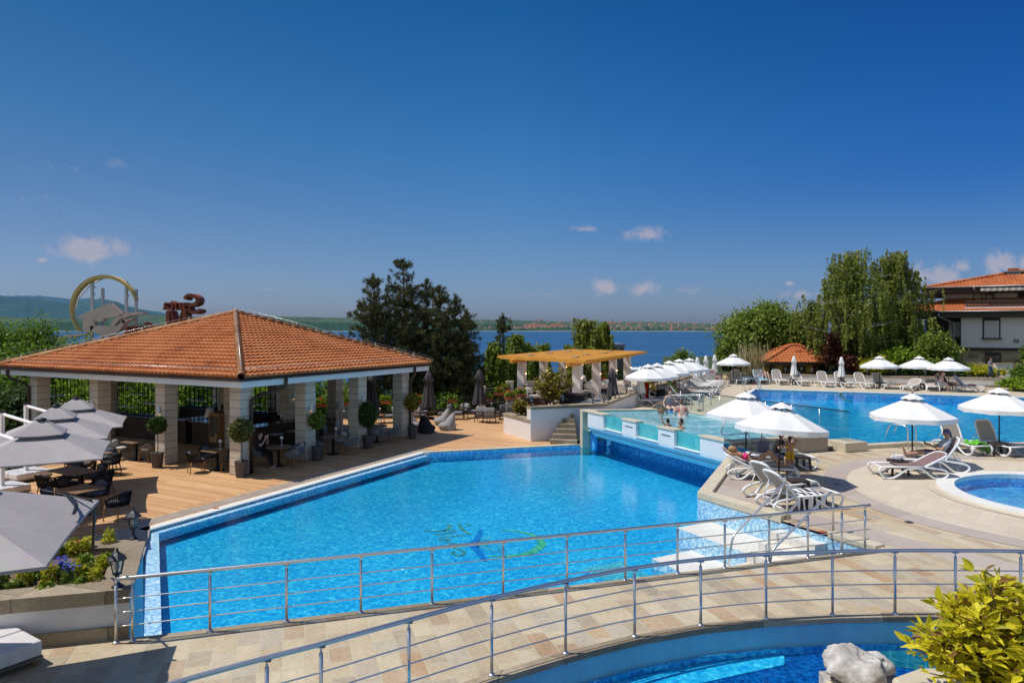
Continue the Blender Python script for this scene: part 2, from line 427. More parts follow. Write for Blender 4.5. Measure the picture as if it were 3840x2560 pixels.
M['gutter_brown'] = pm('gutter_brown', (.065, .042, .032), .35, .3, .25, 5)
M['zinc'] = pm('zinc', (.22, .25, .28), .4, .6, .2, 4)
M['white_paint'] = pm('white_paint', (.80, .80, .80), .5, var=.08, scale=2)
M['white_plastic'] = pm('white_plastic', (.82, .82, .82), .35, var=.06, scale=4)
M['taupe_sling'] = pm('taupe_sling', (.42, .36, .32), .8, var=.12, scale=20, bmp=.15, bscale=300)
M['white_canvas'] = pm('white_canvas', (.80, .795, .785), .85, var=.1, scale=2, bmp=.5, bscale=7)
M['dark_pole'] = pm('dark_pole', (.035, .022, .018), .4, .2, .25, 5)
M['grey_canvas'] = pm('grey_canvas', (.40, .365, .365), .85, var=.14, scale=1.2, bmp=.5, bscale=5)
M['dark_canvas'] = pm('dark_canvas', (.075, .068, .072), .9, var=.25, scale=3, bmp=.15, bscale=14)
M['grey_cushion'] = pm('grey_cushion', (.30, .285, .285), .9, var=.12, scale=6, bmp=.15, bscale=60)
M['pale_cushion'] = pm('pale_cushion', (.52, .48, .44), .9, var=.1, scale=6, bmp=.12, bscale=60)
M['blue_cushion'] = pm('blue_cushion', (.10, .11, .145), .9, var=.15, scale=6)
M['rope_black'] = pm('rope_black', (.012, .011, .012), .8, var=.3, scale=12)
M['rope_grey'] = pm('rope_grey', (.16, .17, .19), .8, var=.2, scale=12)
M['rope_taupe'] = pm('rope_taupe', (.17, .14, .12), .8, var=.2, scale=12)
M['wood_leg'] = pm('wood_leg', (.34, .16, .05), .5, var=.3, scale=5, stretch=(4, 4, .6))
M['wood_dark'] = pm('wood_dark', (.11, .055, .03), .5, var=.35, scale=4, stretch=(6, 6, .5))
M['table_wood'] = pm('table_wood', (.30, .185, .10), .5, var=.35, scale=3, stretch=(1, 9, 1), bmp=.1, bscale=12)
M['pergola_wood'] = pm('pergola_wood', (.80, .38, .07), .6, var=.3, scale=1.5, stretch=(1, 1, 3), bmp=.05, spec=.15)
M['pot_grey'] = pm('pot_grey', (.095, .085, .088), .75, var=.15, scale=5)
M['pot_terra'] = pm('pot_terra', (.42, .12, .05), .7, var=.2, scale=6)
M['soil'] = pm('soil', (.21, .135, .085), .95, var=.4, scale=6, bmp=.9, bscale=25)
M['lampshade'] = pm('lampshade', (.72, .69, .64), .8, var=.06, scale=3)
M['lantern_glass'] = glass('lantern_glass', (.8, .86, .88), .25)
M['lantern_metal'] = pm('lantern_metal', (.055, .06, .068), .5, .5, .35, 14, bmp=.2)
M['bulb'] = pm('bulb', (.75, .72, .65), .4, var=.05)
M['bark'] = pm('bark', (.13, .10, .075), .9, var=.5, scale=6, stretch=(3, 3, .6), bmp=.8, bscale=20)
M['bark_pine'] = pm('bark_pine', (.12, .085, .07), .9, var=.45, scale=5, stretch=(3, 3, .6), bmp=.8, bscale=18)
M['bark_birch'] = pm('bark_birch', (.55, .53, .49), .8, var=.0, scale=3, col2=(.16, .14, .13), stretch=(1, 1, 4))
M['marble'] = pm('marble', (.74, .72, .71), .3, var=.18, scale=1.6, stretch=(.6, 4, 1))
M['terracotta'] = None
def terra(name, c1, c2, c3):
    m, nt, b, out = newmat(name)
    g = N(nt, 'ShaderNodeNewGeometry'); mp = mapping(nt)
    n1 = noise(nt, mp.outputs[0], .55, 5, .65); n2 = noise(nt, mp.outputs[0], 9, 4, .7); n3 = noise(nt, mp.outputs[0], 2.4, 2)
    f = math_(nt, 'ADD', math_(nt, 'MULTIPLY', n1.outputs[0], .6), math_(nt, 'MULTIPLY', n3.outputs[0], .4))
    r = ramp(nt, [(.28, tuple(x * .62 for x in c1)), (.38, c1), (.5, c2), (.68, c3)]); L(nt, f, r.inputs[0])
    c = mixc(nt, .5, r.outputs[0], n2.outputs[0], 'SOFT_LIGHT')
    L(nt, c, b.inputs['Base Color']); b.inputs['Roughness'].default_value = .8; b.inputs['Specular IOR Level'].default_value = .25
    bump(nt, b, n2.outputs[0], .25, .01); return m
M['terracotta'] = terra('terracotta', (.33, .10, .032), (.44, .15, .05), (.50, .20, .08))
M['terracotta_red'] = terra('terracotta_red', (.38, .10, .034), (.48, .15, .052), (.54, .20, .075))
M['ridge_tile'] = terra('ridge_tile', (.22, .085, .035), (.38, .17, .075), (.50, .30, .16))
# foliage
M['leaf_pine'] = leafmat('leaf_pine', (.034, .046, .022), (.095, .105, .042), .12, (.22, .20, .07), .6)
M['leaf_spruce'] = leafmat('leaf_spruce', (0.022, 0.053, 0.030), (0.061, 0.121, 0.053), .1, None, .6)
M['leaf_birch'] = leafmat('leaf_birch', (.095, .120, .024), (.27, .31, .065), .45, (.46, .50, .12))
M['leaf_green'] = leafmat('leaf_green', (.040, .080, .012), (.155, .265, .028), .42, (.34, .46, .06))
M['leaf_bright'] = leafmat('leaf_bright', (.07, .125, .010), (.23, .36, .022), .42, (.40, .50, .05))
M['leaf_mid'] = leafmat('leaf_mid', (.070, .110, .022), (.21, .29, .052), .40, (.40, .48, .10))
M['leaf_yellow'] = leafmat('leaf_yellow', (.42, .40, .02), (.80, .70, .035), .45, (.86, .80, .10))
M['leaf_dead'] = leafmat('leaf_dead', (.12, .06, .02), (.26, .14, .05), .2, (.34, .2, .07))
M['leaf_lime'] = leafmat('leaf_lime', (.20, .24, .012), (.50, .47, .035), .4, (.66, .60, .07))
M['leaf_rust'] = leafmat('leaf_rust', (0.156, 0.055, 0.019), (0.265, 0.234, 0.031), .35, (0.374, 0.374, 0.055))
M['leaf_purple'] = leafmat('leaf_purple', (0.035, 0.010, 0.012), (0.100, 0.030, 0.020), .25, (0.160, 0.050, 0.030))
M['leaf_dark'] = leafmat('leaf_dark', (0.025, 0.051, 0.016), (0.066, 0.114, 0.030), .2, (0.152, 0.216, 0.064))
M['leaf_varieg'] = leafmat('leaf_varieg', (0.050, 0.075, 0.015), (0.150, 0.170, 0.050), .25, (0.360, 0.340, 0.170))
M['leaf_reed'] = leafmat('leaf_reed', (0.300, 0.240, 0.120), (0.480, 0.400, 0.220), .25)
M['flower_blue'] = leafmat('flower_blue', (.04, .06, .42), (.10, .14, .65), .2)
M['flower_red'] = leafmat('flower_red', (.50, .02, .03), (.75, .05, .06), .2)
# =============================================================== SETTING
ZD, ZB, ZT, ZU, ZW, ZBW = 0.0, 1.05, 1.05, 1.20, -0.10, 1.12   # deck, bridge, right terrace, upper deck, pool water, big pool water
SUN = V((-1.92, -.02, 3.6)).normalized()
K1 = P(547, 1990, 0); K2 = P(1590, 1698, 0); K3 = P(2178, 1668, 0)
A_ = V((K3.x, K3.y, 0)); B_ = V((7.1, 22.3, 0)); C_ = V((11.0, 23.7, 0)); D_ = V((7.54, 31.5, 0))
E1 = P(2615, 1850, 1.1); E1.z = 0; E4 = V((7.0, 13.24, 0))
def xy(p): return (p[0], p[1])
def inset(poly, d):
    """offset a polygon inward by d (counter-clockwise input)"""
    n = len(poly); out = []
    ar = sum(poly[i][0] * poly[(i + 1) % n][1] - poly[(i + 1) % n][0] * poly[i][1] for i in range(n))
    sg = 1 if ar > 0 else -1
    for i in range(n):
        a, b, c = [V((q[0], q[1])) for q in (poly[i - 1], poly[i], poly[(i + 1) % n])]
        d1 = (b - a).normalized(); d2 = (c - b).normalized()
        n1 = V((-d1.y, d1.x)) * sg; n2 = V((-d2.y, d2.x)) * sg
        bi = (n1 + n2); k = d / max(.3, (1 + n1.dot(n2)))
        out.append((b.x + bi.x * k, b.y + bi.y * k))
    return out
def sheet(poly, z, mi=0):
    return MB().add([(p[0], p[1], z) for p in poly], [tuple(range(len(poly)))], mi)
def walls(mb, poly, z0, z1, mi=0, closed=True):
    n = len(poly)
    for i in range(n if closed else n - 1):
        a, b = poly[i], poly[(i + 1) % n]
        mb.quad((a[0], a[1], z0), (b[0], b[1], z0), (b[0], b[1], z1), (a[0], a[1], z1), mi)
    return mb
def strip(mb, line, w, z0, z1, mi=0, side=1):
    """slab of width w along a polyline, to its left (side=1) or right"""
    pts = [V((p[0], p[1])) for p in line]; n = len(pts); off = []
    for i in range(n):
        d1 = (pts[i] - pts[max(i - 1, 0)]); d2 = (pts[min(i + 1, n - 1)] - pts[i])
        d1 = d1.normalized() if d1.length > 1e-6 else d2.normalized(); d2 = d2.normalized() if d2.length > 1e-6 else d1
        n1 = V((-d1.y, d1.x)); n2 = V((-d2.y, d2.x)); bi = n1 + n2
        off.append(pts[i] + bi * (side * w / max(.35, 1 + n1.dot(n2))))
    for i in range(n - 1):
        q = [pts[i], pts[i + 1], off[i + 1], off[i]]
        mb.prism([(p.x, p.y) for p in q], z0, z1, mi)
    return mb
# ---- far: sea, coast, hills
def seamat():
    m, nt, b, out = newmat('sea_water')
    mp = mapping(nt, scale=(.6, 1.6, 1)); n = noise(nt, mp.outputs[0], .05, 8, .72); n2 = noise(nt, mp.outputs[0], .0012, 3)
    r = ramp(nt, [(.35, (.016, .072, .165)), (.65, (.040, .125, .25))]); L(nt, n.outputs[0], r.inputs[0])
    c = mixc(nt, .35, r.outputs[0], n2.outputs[0], 'SOFT_LIGHT'); L(nt, c, b.inputs['Base Color'])
    b.inputs['Roughness'].default_value = .45; b.inputs['Specular IOR Level'].default_value = .06
    n3 = noise(nt, mp.outputs[0], .35, 4); bump(nt, b, n3.outputs[0], .5, .6); return m
struct('sea', MB().quad((-60000, 150, -25), (60000, 150, -25), (60000, 60000, -25), (-60000, 60000, -25)), seamat())
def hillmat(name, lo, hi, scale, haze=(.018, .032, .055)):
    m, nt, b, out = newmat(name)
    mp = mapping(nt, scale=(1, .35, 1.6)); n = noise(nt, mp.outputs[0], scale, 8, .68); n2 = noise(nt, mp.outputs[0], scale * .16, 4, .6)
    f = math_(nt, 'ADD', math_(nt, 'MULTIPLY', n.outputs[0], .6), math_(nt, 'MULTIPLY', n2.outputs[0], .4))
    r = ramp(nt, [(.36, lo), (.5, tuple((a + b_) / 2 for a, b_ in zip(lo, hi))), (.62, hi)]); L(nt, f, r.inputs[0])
    L(nt, r.outputs[0], b.inputs['Base Color']); b.inputs['Roughness'].default_value = 1; b.inputs['Specular IOR Level'].default_value = 0; b.inputs['Emission Color'].default_value = c4(haze); b.inputs['Emission Strength'].default_value = 1.0  # aerial haze added as a faint bluish glow of the far surfaces
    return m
def ridge(name, Y, prof, mat_, depth, base=-26, rough=.0, seed=0, step=6, fall=.25):
    """a range of hills: crest given as (u, v) along the photograph's skyline at distance Y"""
    us = np.arange(prof[0][0], prof[-1][0] + 1, step)
    vs = np.interp(us, [p[0] for p in prof], [p[1] for p in prof])
    g = np.random.default_rng(seed); w = np.convolve(g.normal(0, 1, len(us) + 8), np.ones(3) / 3, 'same')[4:-4] * rough
    top = [DP(u, Y, ZV(v + d, Y)) for u, v, d in zip(us, vs, w)]
    rows = []
    for k, t in enumerate((0, .06, .16, .32, .55, .8, 1.0)):
        rows.append([V((p.x * (Y - depth * t) / Y, Y - depth * t, base + (p.z - base) * ((1 - t) ** 1.35))) for p in top])
    rows.insert(0, [V((p.x * (Y + depth * .3) / Y, Y + depth * .3, base)) for p in top])
    return struct(name, MB().grid(rows), mat_)
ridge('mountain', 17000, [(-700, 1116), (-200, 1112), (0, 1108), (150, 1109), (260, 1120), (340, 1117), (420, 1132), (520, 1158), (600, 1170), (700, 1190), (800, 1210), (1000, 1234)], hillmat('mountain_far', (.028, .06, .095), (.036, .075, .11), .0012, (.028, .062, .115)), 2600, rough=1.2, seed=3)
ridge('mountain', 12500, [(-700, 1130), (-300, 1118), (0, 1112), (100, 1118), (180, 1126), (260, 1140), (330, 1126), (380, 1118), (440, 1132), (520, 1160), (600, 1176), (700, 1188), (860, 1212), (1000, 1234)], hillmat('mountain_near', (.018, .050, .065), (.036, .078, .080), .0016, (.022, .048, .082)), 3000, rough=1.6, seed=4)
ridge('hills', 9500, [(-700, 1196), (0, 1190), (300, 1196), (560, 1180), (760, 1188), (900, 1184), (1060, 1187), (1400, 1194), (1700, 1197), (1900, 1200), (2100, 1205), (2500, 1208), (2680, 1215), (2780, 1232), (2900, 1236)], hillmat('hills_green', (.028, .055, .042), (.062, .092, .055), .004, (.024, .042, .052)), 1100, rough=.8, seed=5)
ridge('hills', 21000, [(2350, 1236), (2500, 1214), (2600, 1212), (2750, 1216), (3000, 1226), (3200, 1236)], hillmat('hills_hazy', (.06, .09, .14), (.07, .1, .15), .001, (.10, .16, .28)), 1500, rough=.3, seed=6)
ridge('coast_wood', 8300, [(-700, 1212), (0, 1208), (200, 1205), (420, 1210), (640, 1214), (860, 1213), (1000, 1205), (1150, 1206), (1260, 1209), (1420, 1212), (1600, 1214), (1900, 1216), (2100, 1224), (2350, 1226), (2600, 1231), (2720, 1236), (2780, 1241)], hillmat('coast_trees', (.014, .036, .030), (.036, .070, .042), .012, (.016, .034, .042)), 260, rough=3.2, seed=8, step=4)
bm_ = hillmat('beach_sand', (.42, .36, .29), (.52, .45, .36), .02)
mb = MB(); us = list(range(-700, 2781, 20))
rows = []
for Y, z in ((8230, -23), (8080, -22.3), (7960, -25.3)):
    rows.append([DP(u, Y * (1 - .06 * max(0, (u - 1700)) / 1000), z) for u in us])
struct('beach', mb.grid(rows), bm_)
# ---- ground falling from the terraces to the shore
def groundz(x, y):
    d = max(0.0, y - 44 + max(0, -x - 14) * .35)
    z = -2.0 - d * .12
    if x > 12 and y > 52: z += (x - 12) / 14.0 * 3.2 if x < 26 else 3.2
    return z + .5 * math.sin(x * .11) * math.cos(y * .07)
gm, nt, b, out = newmat('grassy_ground'); mp = mapping(nt); n = noise(nt, mp.outputs[0], .4, 8, .7)
r = ramp(nt, [(.35, (.018, .035, .010)), (.6, (.05, .075, .02)), (.75, (.10, .085, .05))]); L(nt, n.outputs[0], r.inputs[0]); L(nt, r.outputs[0], b.inputs['Base Color']); b.inputs['Roughness'].default_value = 1
rows = []
for y in list(range(34, 80, 4)) + list(range(80, 420, 20)):
    rows.append([V((x, y, groundz(x, y))) for x in list(range(-260, -60, 20)) + list(range(-60, 90, 5)) + list(range(90, 320, 20))])
struct('ground', MB().grid(rows), gm)
rows = [[V((x, y, -1.9)) for x in range(-80, -24, 8)] for y in range(4, 39, 5)]
struct('ground', MB().grid(rows), gm)
# ---- timber deck
deck = [(-27, 12), (-7.6, 12), (K1.x - .3, K1.y), (K2.x, K2.y), (A_.x - .1, A_.y - .02), (1.2, 33.5), (-.2, 36), (1.5, 43.2), (-2.95, 42.1), (-10.6, 39.9), (-17.5, 36.5), (-22, 33), (-19.5, 28.6), (-17.6, 28.2), (-18.6, 25.2), (-24, 21)]
struct('timber_deck', sheet(deck, 0), M['deck'])
struct('deck_edge', walls(MB(), deck, -2.4, -.004), M['plaster'])
# ---- main pool basin (runs on under the bridge)
W1 = V((-6.55, 12.1, 0)); W0 = V((-4.7, 8.7, 0))
nAB = V((B_.y - A_.y, A_.x - B_.x, 0)).normalized()
Ain, Bin = A_ - nAB * 1.3, B_ - nAB * 1.3
basin = [xy(W0), xy(W1), xy(K1), xy(K2), xy(A_), xy(Ain), xy(Bin), xy(B_), xy(E1), xy(E4), (10.2, 8.6), (10.2, 5.2), (-3.2, 5.2)]
struct('pool_floor', sheet(basin, -.42), M['pool_floor'])
mb = MB(); walls(mb, basin[:4] + [basin[4]], -.80, -.02, 0, False)
struct('pool_wall', mb, M['mosaic_mid'])
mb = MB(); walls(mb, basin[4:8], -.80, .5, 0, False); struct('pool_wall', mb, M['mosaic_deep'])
mb = MB(); walls(mb, basin[7:12], -.80, 1.0, 0, False); struct('pool_wall', mb, M['mosaic_light'])
mb = MB(); walls(mb, [basin[11], basin[12], basin[0]], -.80, .2, 0, False); struct('pool_wall', mb, M['mosaic_mid'])
struct('pool_water', sheet(inset(basin[::-1], .004), ZW), M['water_main'])
# light tile band and white overflow edge along the timber deck
mb = MB(); strip(mb, [K1, K2, V((K2.x + .25, K2.y + .05, 0))], .32, -.08, .012, side=1); struct('pool_coping', mb, M['white_coping'])
mb = MB(); strip(mb, [W0, W1, K1], .30, -.3, -.075, side=-1); strip(mb, [K1, K2], .24, -.3, -.08, side=-1); struct('tile_band', mb, M['mosaic_light'])
mb = MB(); strip(mb, [V((K2.x - .05, K2.y, 0)), A_ - V((.02, 0, 0))], .3, -.06, .035, side=1); struct('pool_coping', mb, M['cream_slab'])
mb = MB(); strip(mb, [K1 + V((-.35, .3, 0)), K2 + V((-.3, .3, 0)), K2 + V((.3, .35, 0))], .5, .0, .006, side=1); struct('paved_edge', mb, M['grey_slab'])
mb = MB().prism([(K1.x - 1.6, K1.y - 1.0), (K1.x + .48, K1.y - 1.0), (K1.x - .02, K1.y), (K1.x + .3, K1.y + .58), (K1.x - 1.3, K1.y + .7)], -.3, -.005); struct('paved_edge', mb, M['grey_slab'])
mb = MB().prism([(-9.3, 17.5), (-7.0, 12.4), (-8.3, 12.0), (-10.6, 17.4), (-9.9, 18.7)], 0, .012); struct('paved_edge', mb, M['grey_slab'])
# emblem in the mosaic of the pool floor: lettering and a bow, sails and a crescent
def floor_mark(name, mb, mat_): return struct(name, mb, mat_)
fx = lambda u, v: P(u, v, -.415)
def band(mb, pts, w, z=-.414):
    pts = bez([V((p.x, p.y, 0)) for p in pts], 6)
    for i in range(len(pts) - 1):
        d = (pts[i + 1] - pts[i]).normalized(); nrm = V((-d.y, d.x, 0))
        wa = w[0] + (w[1] - w[0]) * abs(2 * i / (len(pts) - 1) - 1); wb = w[0] + (w[1] - w[0]) * abs(2 * (i + 1) / (len(pts) - 1) - 1)
        mb.quad(*[(q.x, q.y, z) for q in (pts[i] + nrm * wa, pts[i] - nrm * wa, pts[i + 1] - nrm * wb, pts[i + 1] + nrm * wb)])
    return mb
mk_y = pm('mosaic_yellow', (.90, .88, .30), .4, var=.3, scale=12); mk_b = pm('mosaic_blue', (.09, .38, .80), .4, var=.3, scale=12); mk_w = pm('mosaic_pale', (.55, .72, .78), .4, var=.2, scale=12); mk_g = pm('mosaic_gold', (.80, .52, .26), .5, var=.4, scale=14)
floor_mark('floor_emblem', band(MB(), [fx(1880, 1985), fx(1985, 2000), fx(2032, 2035), fx(1990, 2070), fx(1900, 2084), fx(1830, 2084)], (.13, .03)), mk_y)
mb = MB(); band(mb, [fx(1805, 1985), fx(1790, 2020), fx(1775, 2040), fx(1800, 2075), fx(1820, 2104)], (.13, .05)); floor_mark('floor_emblem', mb, mk_b)
mb = MB(); band(mb, [fx(1830, 2010), fx(1805, 2040), fx(1840, 2062)], (.18, .08)); band(mb, [fx(1845, 2020), fx(1885, 2060), fx(1840, 2064)], (.10, .05)); floor_mark('floor_emblem', mb, mk_w)
mb = MB()
for ln in ([(1590, 1988), (1640, 1990), (1700, 1985)], [(1675, 1965), (1690, 1972), (1660, 1992)], [(1630, 2004), (1680, 1998), (1712, 1988)], [(1640, 2017), (1700, 2009), (1745, 2006)], [(1646, 2026), (1686, 2022), (1672, 2032)], [(1680, 2036), (1712, 2040), (1690, 2050)], [(1700, 2052), (1740, 2068), (1728, 2082), (1696, 2074), (1705, 2066)], [(1720, 1962), (1735, 1985), (1765, 2004)], [(1745, 1963), (1765, 1968)]):
    band(mb, [fx(*q) for q in ln], (.05, .035))
floor_mark('floor_lettering', mb, mk_g)
# ---- spa pool raised on the far side, with glass windows
rim = [A_, B_, C_, D_]; ZR = 1.62
AB = (B_ - A_)
ab = AB.normalized()
def onAB(t, o=0.0): return A_ + ab * (AB.length * t) + nAB * o
def t_u(u):
    k = (u - U0) / F
    return (k * A_.y - A_.x) / (AB.x - k * AB.y)
spa = thing('spa_pool', 'raised pale turquoise pool with glass windows overhanging the big lower pool', 'raised pool', xy(A_) + (ZW,))
ZF, ZG0, ZG1 = .90, 1.0, ZR - .05
def segbox(mb, t0, t1, z0, z1, o0, o1, mi=0):
    a, b = onAB(t0), onAB(t1)
    return mb.prism([xy(a + nAB * o1), xy(b + nAB * o1), xy(b + nAB * o0), xy(a + nAB * o0)], z0, z1, mi)
tw = [(t_u(2262), t_u(2333)), (t_u(2384), t_u(2468)), (t_u(2528), t_u(2625))]
edges = [t_u(2204)] + [x for w in tw for x in w] + [.999]
mb = MB()
for i in range(0, len(edges), 2):
    t0, t1 = edges[i], edges[i + 1]
    mb2 = MB(); segbox(mb2, t0, t1, ZG0, ZR - .07, -.32, 0); obj('pier', mb2, M['pale_blue_paint'] if False else M['white_paint'], spa, W=True)
    mb2 = MB(); segbox(mb2, t0 - .004, t1 + .004, ZR - .07, ZR, -.36, .03); obj('pier_cap', mb2, M['cream_slab'], spa, W=True, bevel=.01)
    if 0 < i < 6:
        mb2 = MB(); segbox(mb2, t0 + (t1 - t0) * .22, t0 + (t1 - t0) * .78, 1.33, 1.36, .0, .012); obj('overflow_slot', mb2, M['steel_dark'], spa, W=True)
for t0, t1 in tw:
    mb2 = MB(); segbox(mb2, t0 + .002, t1 - .002, ZG0 + .02, ZG1, -.16, -.12); obj('window_pane', mb2, M['spa_window'], spa, W=True)
    mb2 = MB(); segbox(mb2, t0 + .001, t1 - .001, ZG0, ZG0 + .02, -.3, .04); obj('window_sill', mb2, M['white_paint'], spa, W=True)
segbox(mb, edges[0], .999, ZF, ZG0, -.32, 0)
a, b = onAB(edges[0]), onAB(.999)
# slanting underside of the overhang
q = lambda p, o, z: (p + nAB * o).to_tuple()[:2] + (z,)
mb.quad(q(a, 0, ZF), q(b, 0, ZF), q(b, -.36, .48), q(a, -.36, .48)); mb.tri(q(a, 0, ZF), q(a, -.36, .48), q(a, -.36, ZF))
mb.quad(q(a, -.36, .48), q(b, -.36, .48), q(b, -1.4, .47), q(a, -1.4, .47))
obj('overhang', mb, M['pale_blue_paint'], spa, W=True)
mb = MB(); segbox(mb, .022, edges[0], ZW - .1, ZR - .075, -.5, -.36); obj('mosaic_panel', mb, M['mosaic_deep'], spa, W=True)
mb = MB(); segbox(mb, -.004, .020, ZW - .3, ZR - .07, -.5, .02); obj('corner_post', mb, M['cream_slab'], spa, W=True)
mb = MB(); segbox(mb, -.006, edges[0] - .005, ZR - .07, ZR, -.5, .03); obj('rim', mb, M['cream_slab'], spa, W=True, bevel=.01)
# other three rims and walls
inn = inset([xy(p) for p in rim[::-1]], .3)[::-1]
mb = MB()
for i in (1, 2, 3):
    j = (i + 1) % 4
    mb.prism([xy(rim[i]), xy(rim[j]), inn[j], inn[i]], ZR - .07, ZR + .0)
mb.v = [(x, y, z + .002) for x, y, z in mb.v]
obj('rim', mb, M['cream_slab'], spa, W=True)
mb = MB(); walls(mb, inset([xy(p) for p in rim[::-1]], .02)[::-1][1:] + [xy(A_ + V((.1, .02, 0)))], .2, ZR - .07, 0, False); obj('outer_wall', mb, M['grey_slab'], spa, W=True)
mb = MB(); mb.add([(p[0], p[1], .72) for p in inset([xy(p) for p in rim[::-1]], .1)], [(0, 1, 2, 3)]); walls(mb, inn[1:] + inn[:1], .72, ZR - .02, 0, False)
obj('basin', mb, M['spa_floor'], spa, W=True)
spw = inset([xy(p) for p in rim[::-1]], .17)
tag(obj('spa_water', sheet(spw, ZR - .09), M['water_spa']), kind='structure')
# steps up to the spa rim from the terrace
BC = (C_ - B_); bc = BC.normalized(); nb = V((bc.y, -bc.x, 0))
st = thing('steps', 'pale stone steps climbing from the terrace to the raised pool rim', 'steps', tuple(B_ + V((0, 0, ZT))))
for k in range(3):
    d = .36 * (3 - k)
    s0, s1 = .12 + .3 * k * .3, 2.45 - .28 * k
    p = [B_ + bc * s0, B_ + bc * s1, B_ + bc * s1 + nb * d, B_ + bc * s0 + nb * d]
    mb = MB().prism([xy(x) for x in p], ZT, ZT + .145 * (k + 1)); obj('step', mb, M['cream_slab'], st, W=True, bevel=.012)
# ---- glass fence beside the spa
fl = [D_ + V((.35, .5, 0)), V((11.75, 23.75, 0))]
gf = thing('glass_fence', 'frameless glass fence with thin top rail beside the raised pool', 'fence', xy(fl[0]) + (ZU,))
nP = 7
for k in range(nP):
    a = fl[0].lerp(fl[1], k / nP + .004); b = fl[0].lerp(fl[1], (k + 1) / nP - .004)
    d = (b - a).normalized(); nn = V((-d.y, d.x, 0)) * .008
    obj('glass_panel', MB().prism([xy(a - nn), xy(b - nn), xy(b + nn), xy(a + nn)], ZU, ZR + .78), M['glass_fence'], gf, W=True)
    obj('post', MB().tube([a + V((0, 0, ZU)), a + V((0, 0, ZR + .78))], .012, 6), M['steel'], gf, W=True)
obj('top_rail', MB().tube([fl[0] + V((0, 0, ZR + .79)), fl[1] + V((0, 0, ZR + .79))], .02, 6), M['dark_pole'], gf, W=True)
# ---- right terrace with circular paving and a round pool
CC = V((14.15, 17.16, 0))
terr = [xy(B_), xy(E1), xy(E4), (9.5, 9.9), (10.3, 9.7), (10.3, 4.5), (34, 4.5), (40, 33), (18.2, 24.6), (16.1, 24.55), (14.5, 24.85), (11.7, 23.9), xy(C_)]
ringp = [(CC.x + 2.9 * math.cos(a), CC.y + 2.9 * math.sin(a)) for a in [2 * PI * i / 48 for i in range(48)]]
def with_hole(poly, hole, z):
    me = bpy.data.meshes.new('t'); import bmesh
    bm = bmesh.new(); es = []
    for pl in (poly, hole):
        vs = [bm.verts.new((p[0], p[1], z)) for p in pl]
        es += [bm.edges.new((vs[i], vs[(i + 1) % len(vs)])) for i in range(len(vs))]
    bmesh.ops.triangle_fill(bm, use_beauty=True, use_dissolve=False, edges=es, normal=(0, 0, 1))
    mb = MB(); idx = {v: i for i, v in enumerate(bm.verts)}
    mb.add([tuple(v.co) for v in bm.verts], [tuple(idx[v] for v in f.verts) for f in bm.faces]); bm.free(); bpy.data.meshes.remove(me); return mb
struct('stone_terrace', with_hole(terr, ringp, ZT), M['terrace_stone'])
def annulus(r0, r1, z, mat_, name, a0=0, a1=2 * PI, c=CC, n=72, h=0):
    mb = MB(); rows = []
    for r_ in ((r0, r1) if not h else (r0, r0, r1, r1)): pass
    pr = [(r0, z), (r1, z)] if not h else [(r0, z - h), (r0, z), (r1, z), (r1, z - h)]
    rows = [[V((c.x + r_ * math.cos(a0 + (a1 - a0) * i / n), c.y + r_ * math.sin(a0 + (a1 - a0) * i / n), zz)) for i in range(n + 1)] for r_, zz in pr]
    return struct(name, mb.grid(rows, sm=False), mat_)
annulus(2.9, 5.15, ZT + .004, M['beige_tile'], 'tiled_path'); annulus(5.15, 5.75, ZT + .008, M['grey_strip'], 'tiled_path', rad(75), rad(335))
annulus(2.55, 2.97, ZT + .06, M['white_coping'], 'pool_coping', h=.12); annulus(2.97, 3.25, ZT + .016, M['cream_slab'], 'pool_coping')
wl = [(CC.x + 2.56 * math.cos(2 * PI * i / 48), CC.y + 2.56 * math.sin(2 * PI * i / 48)) for i in range(48)]
mb = MB(); walls(mb, wl, ZT - .36, ZT + .02); struct('pool_wall', mb, M['mosaic_mid']); struct('pool_floor', sheet(wl, ZT - .32), M['pool_floor']); struct('pool_water', sheet(inset(wl, .003), ZT - .06), M['water_round'])
# grey strips along the edge of the lower pool and a strip across the terrace
ee = (E4 - E1).normalized(); en = V((ee.y, -ee.x, 0))
if en.x > 0: en = -en                      # en points into the pool
E2, E3 = P(2911, 1942, 1.1), P(3060, 2003, 1.1); s2 = (V((E2.x, E2.y, 0)) - E1).dot(ee); s3 = (V((E3.x, E3.y, 0)) - E1).dot(ee)
def onE(s, o, z=0): return E1 + ee * s + en * o + V((0, 0, z))
mb = MB(); strip(mb, [B_ - V((.12, .1, 0)), E1, onE(s2 + .05, 0)], .34, ZT - .1, ZT + .1, side=1); struct('pool_coping', mb, M['cream_slab'], bevel=.012)
mb = MB(); strip(mb, [onE(s3, 0), E4 + ee * .05], .30, ZT - .1, ZT + .05, side=1); struct('pool_coping', mb, M['cream_slab'], bevel=.012)
mb = MB(); strip(mb, [V((7.35, 21.9, 0)), E1 + V((.3, .05, 0)), onE(s3, -.3), E4 + V((.4, .2, 0)), V((10.0, 9.9, 0))], .75, ZT, ZT + .004, side=1); struct('paved_edge', mb, M['grey_strip'])
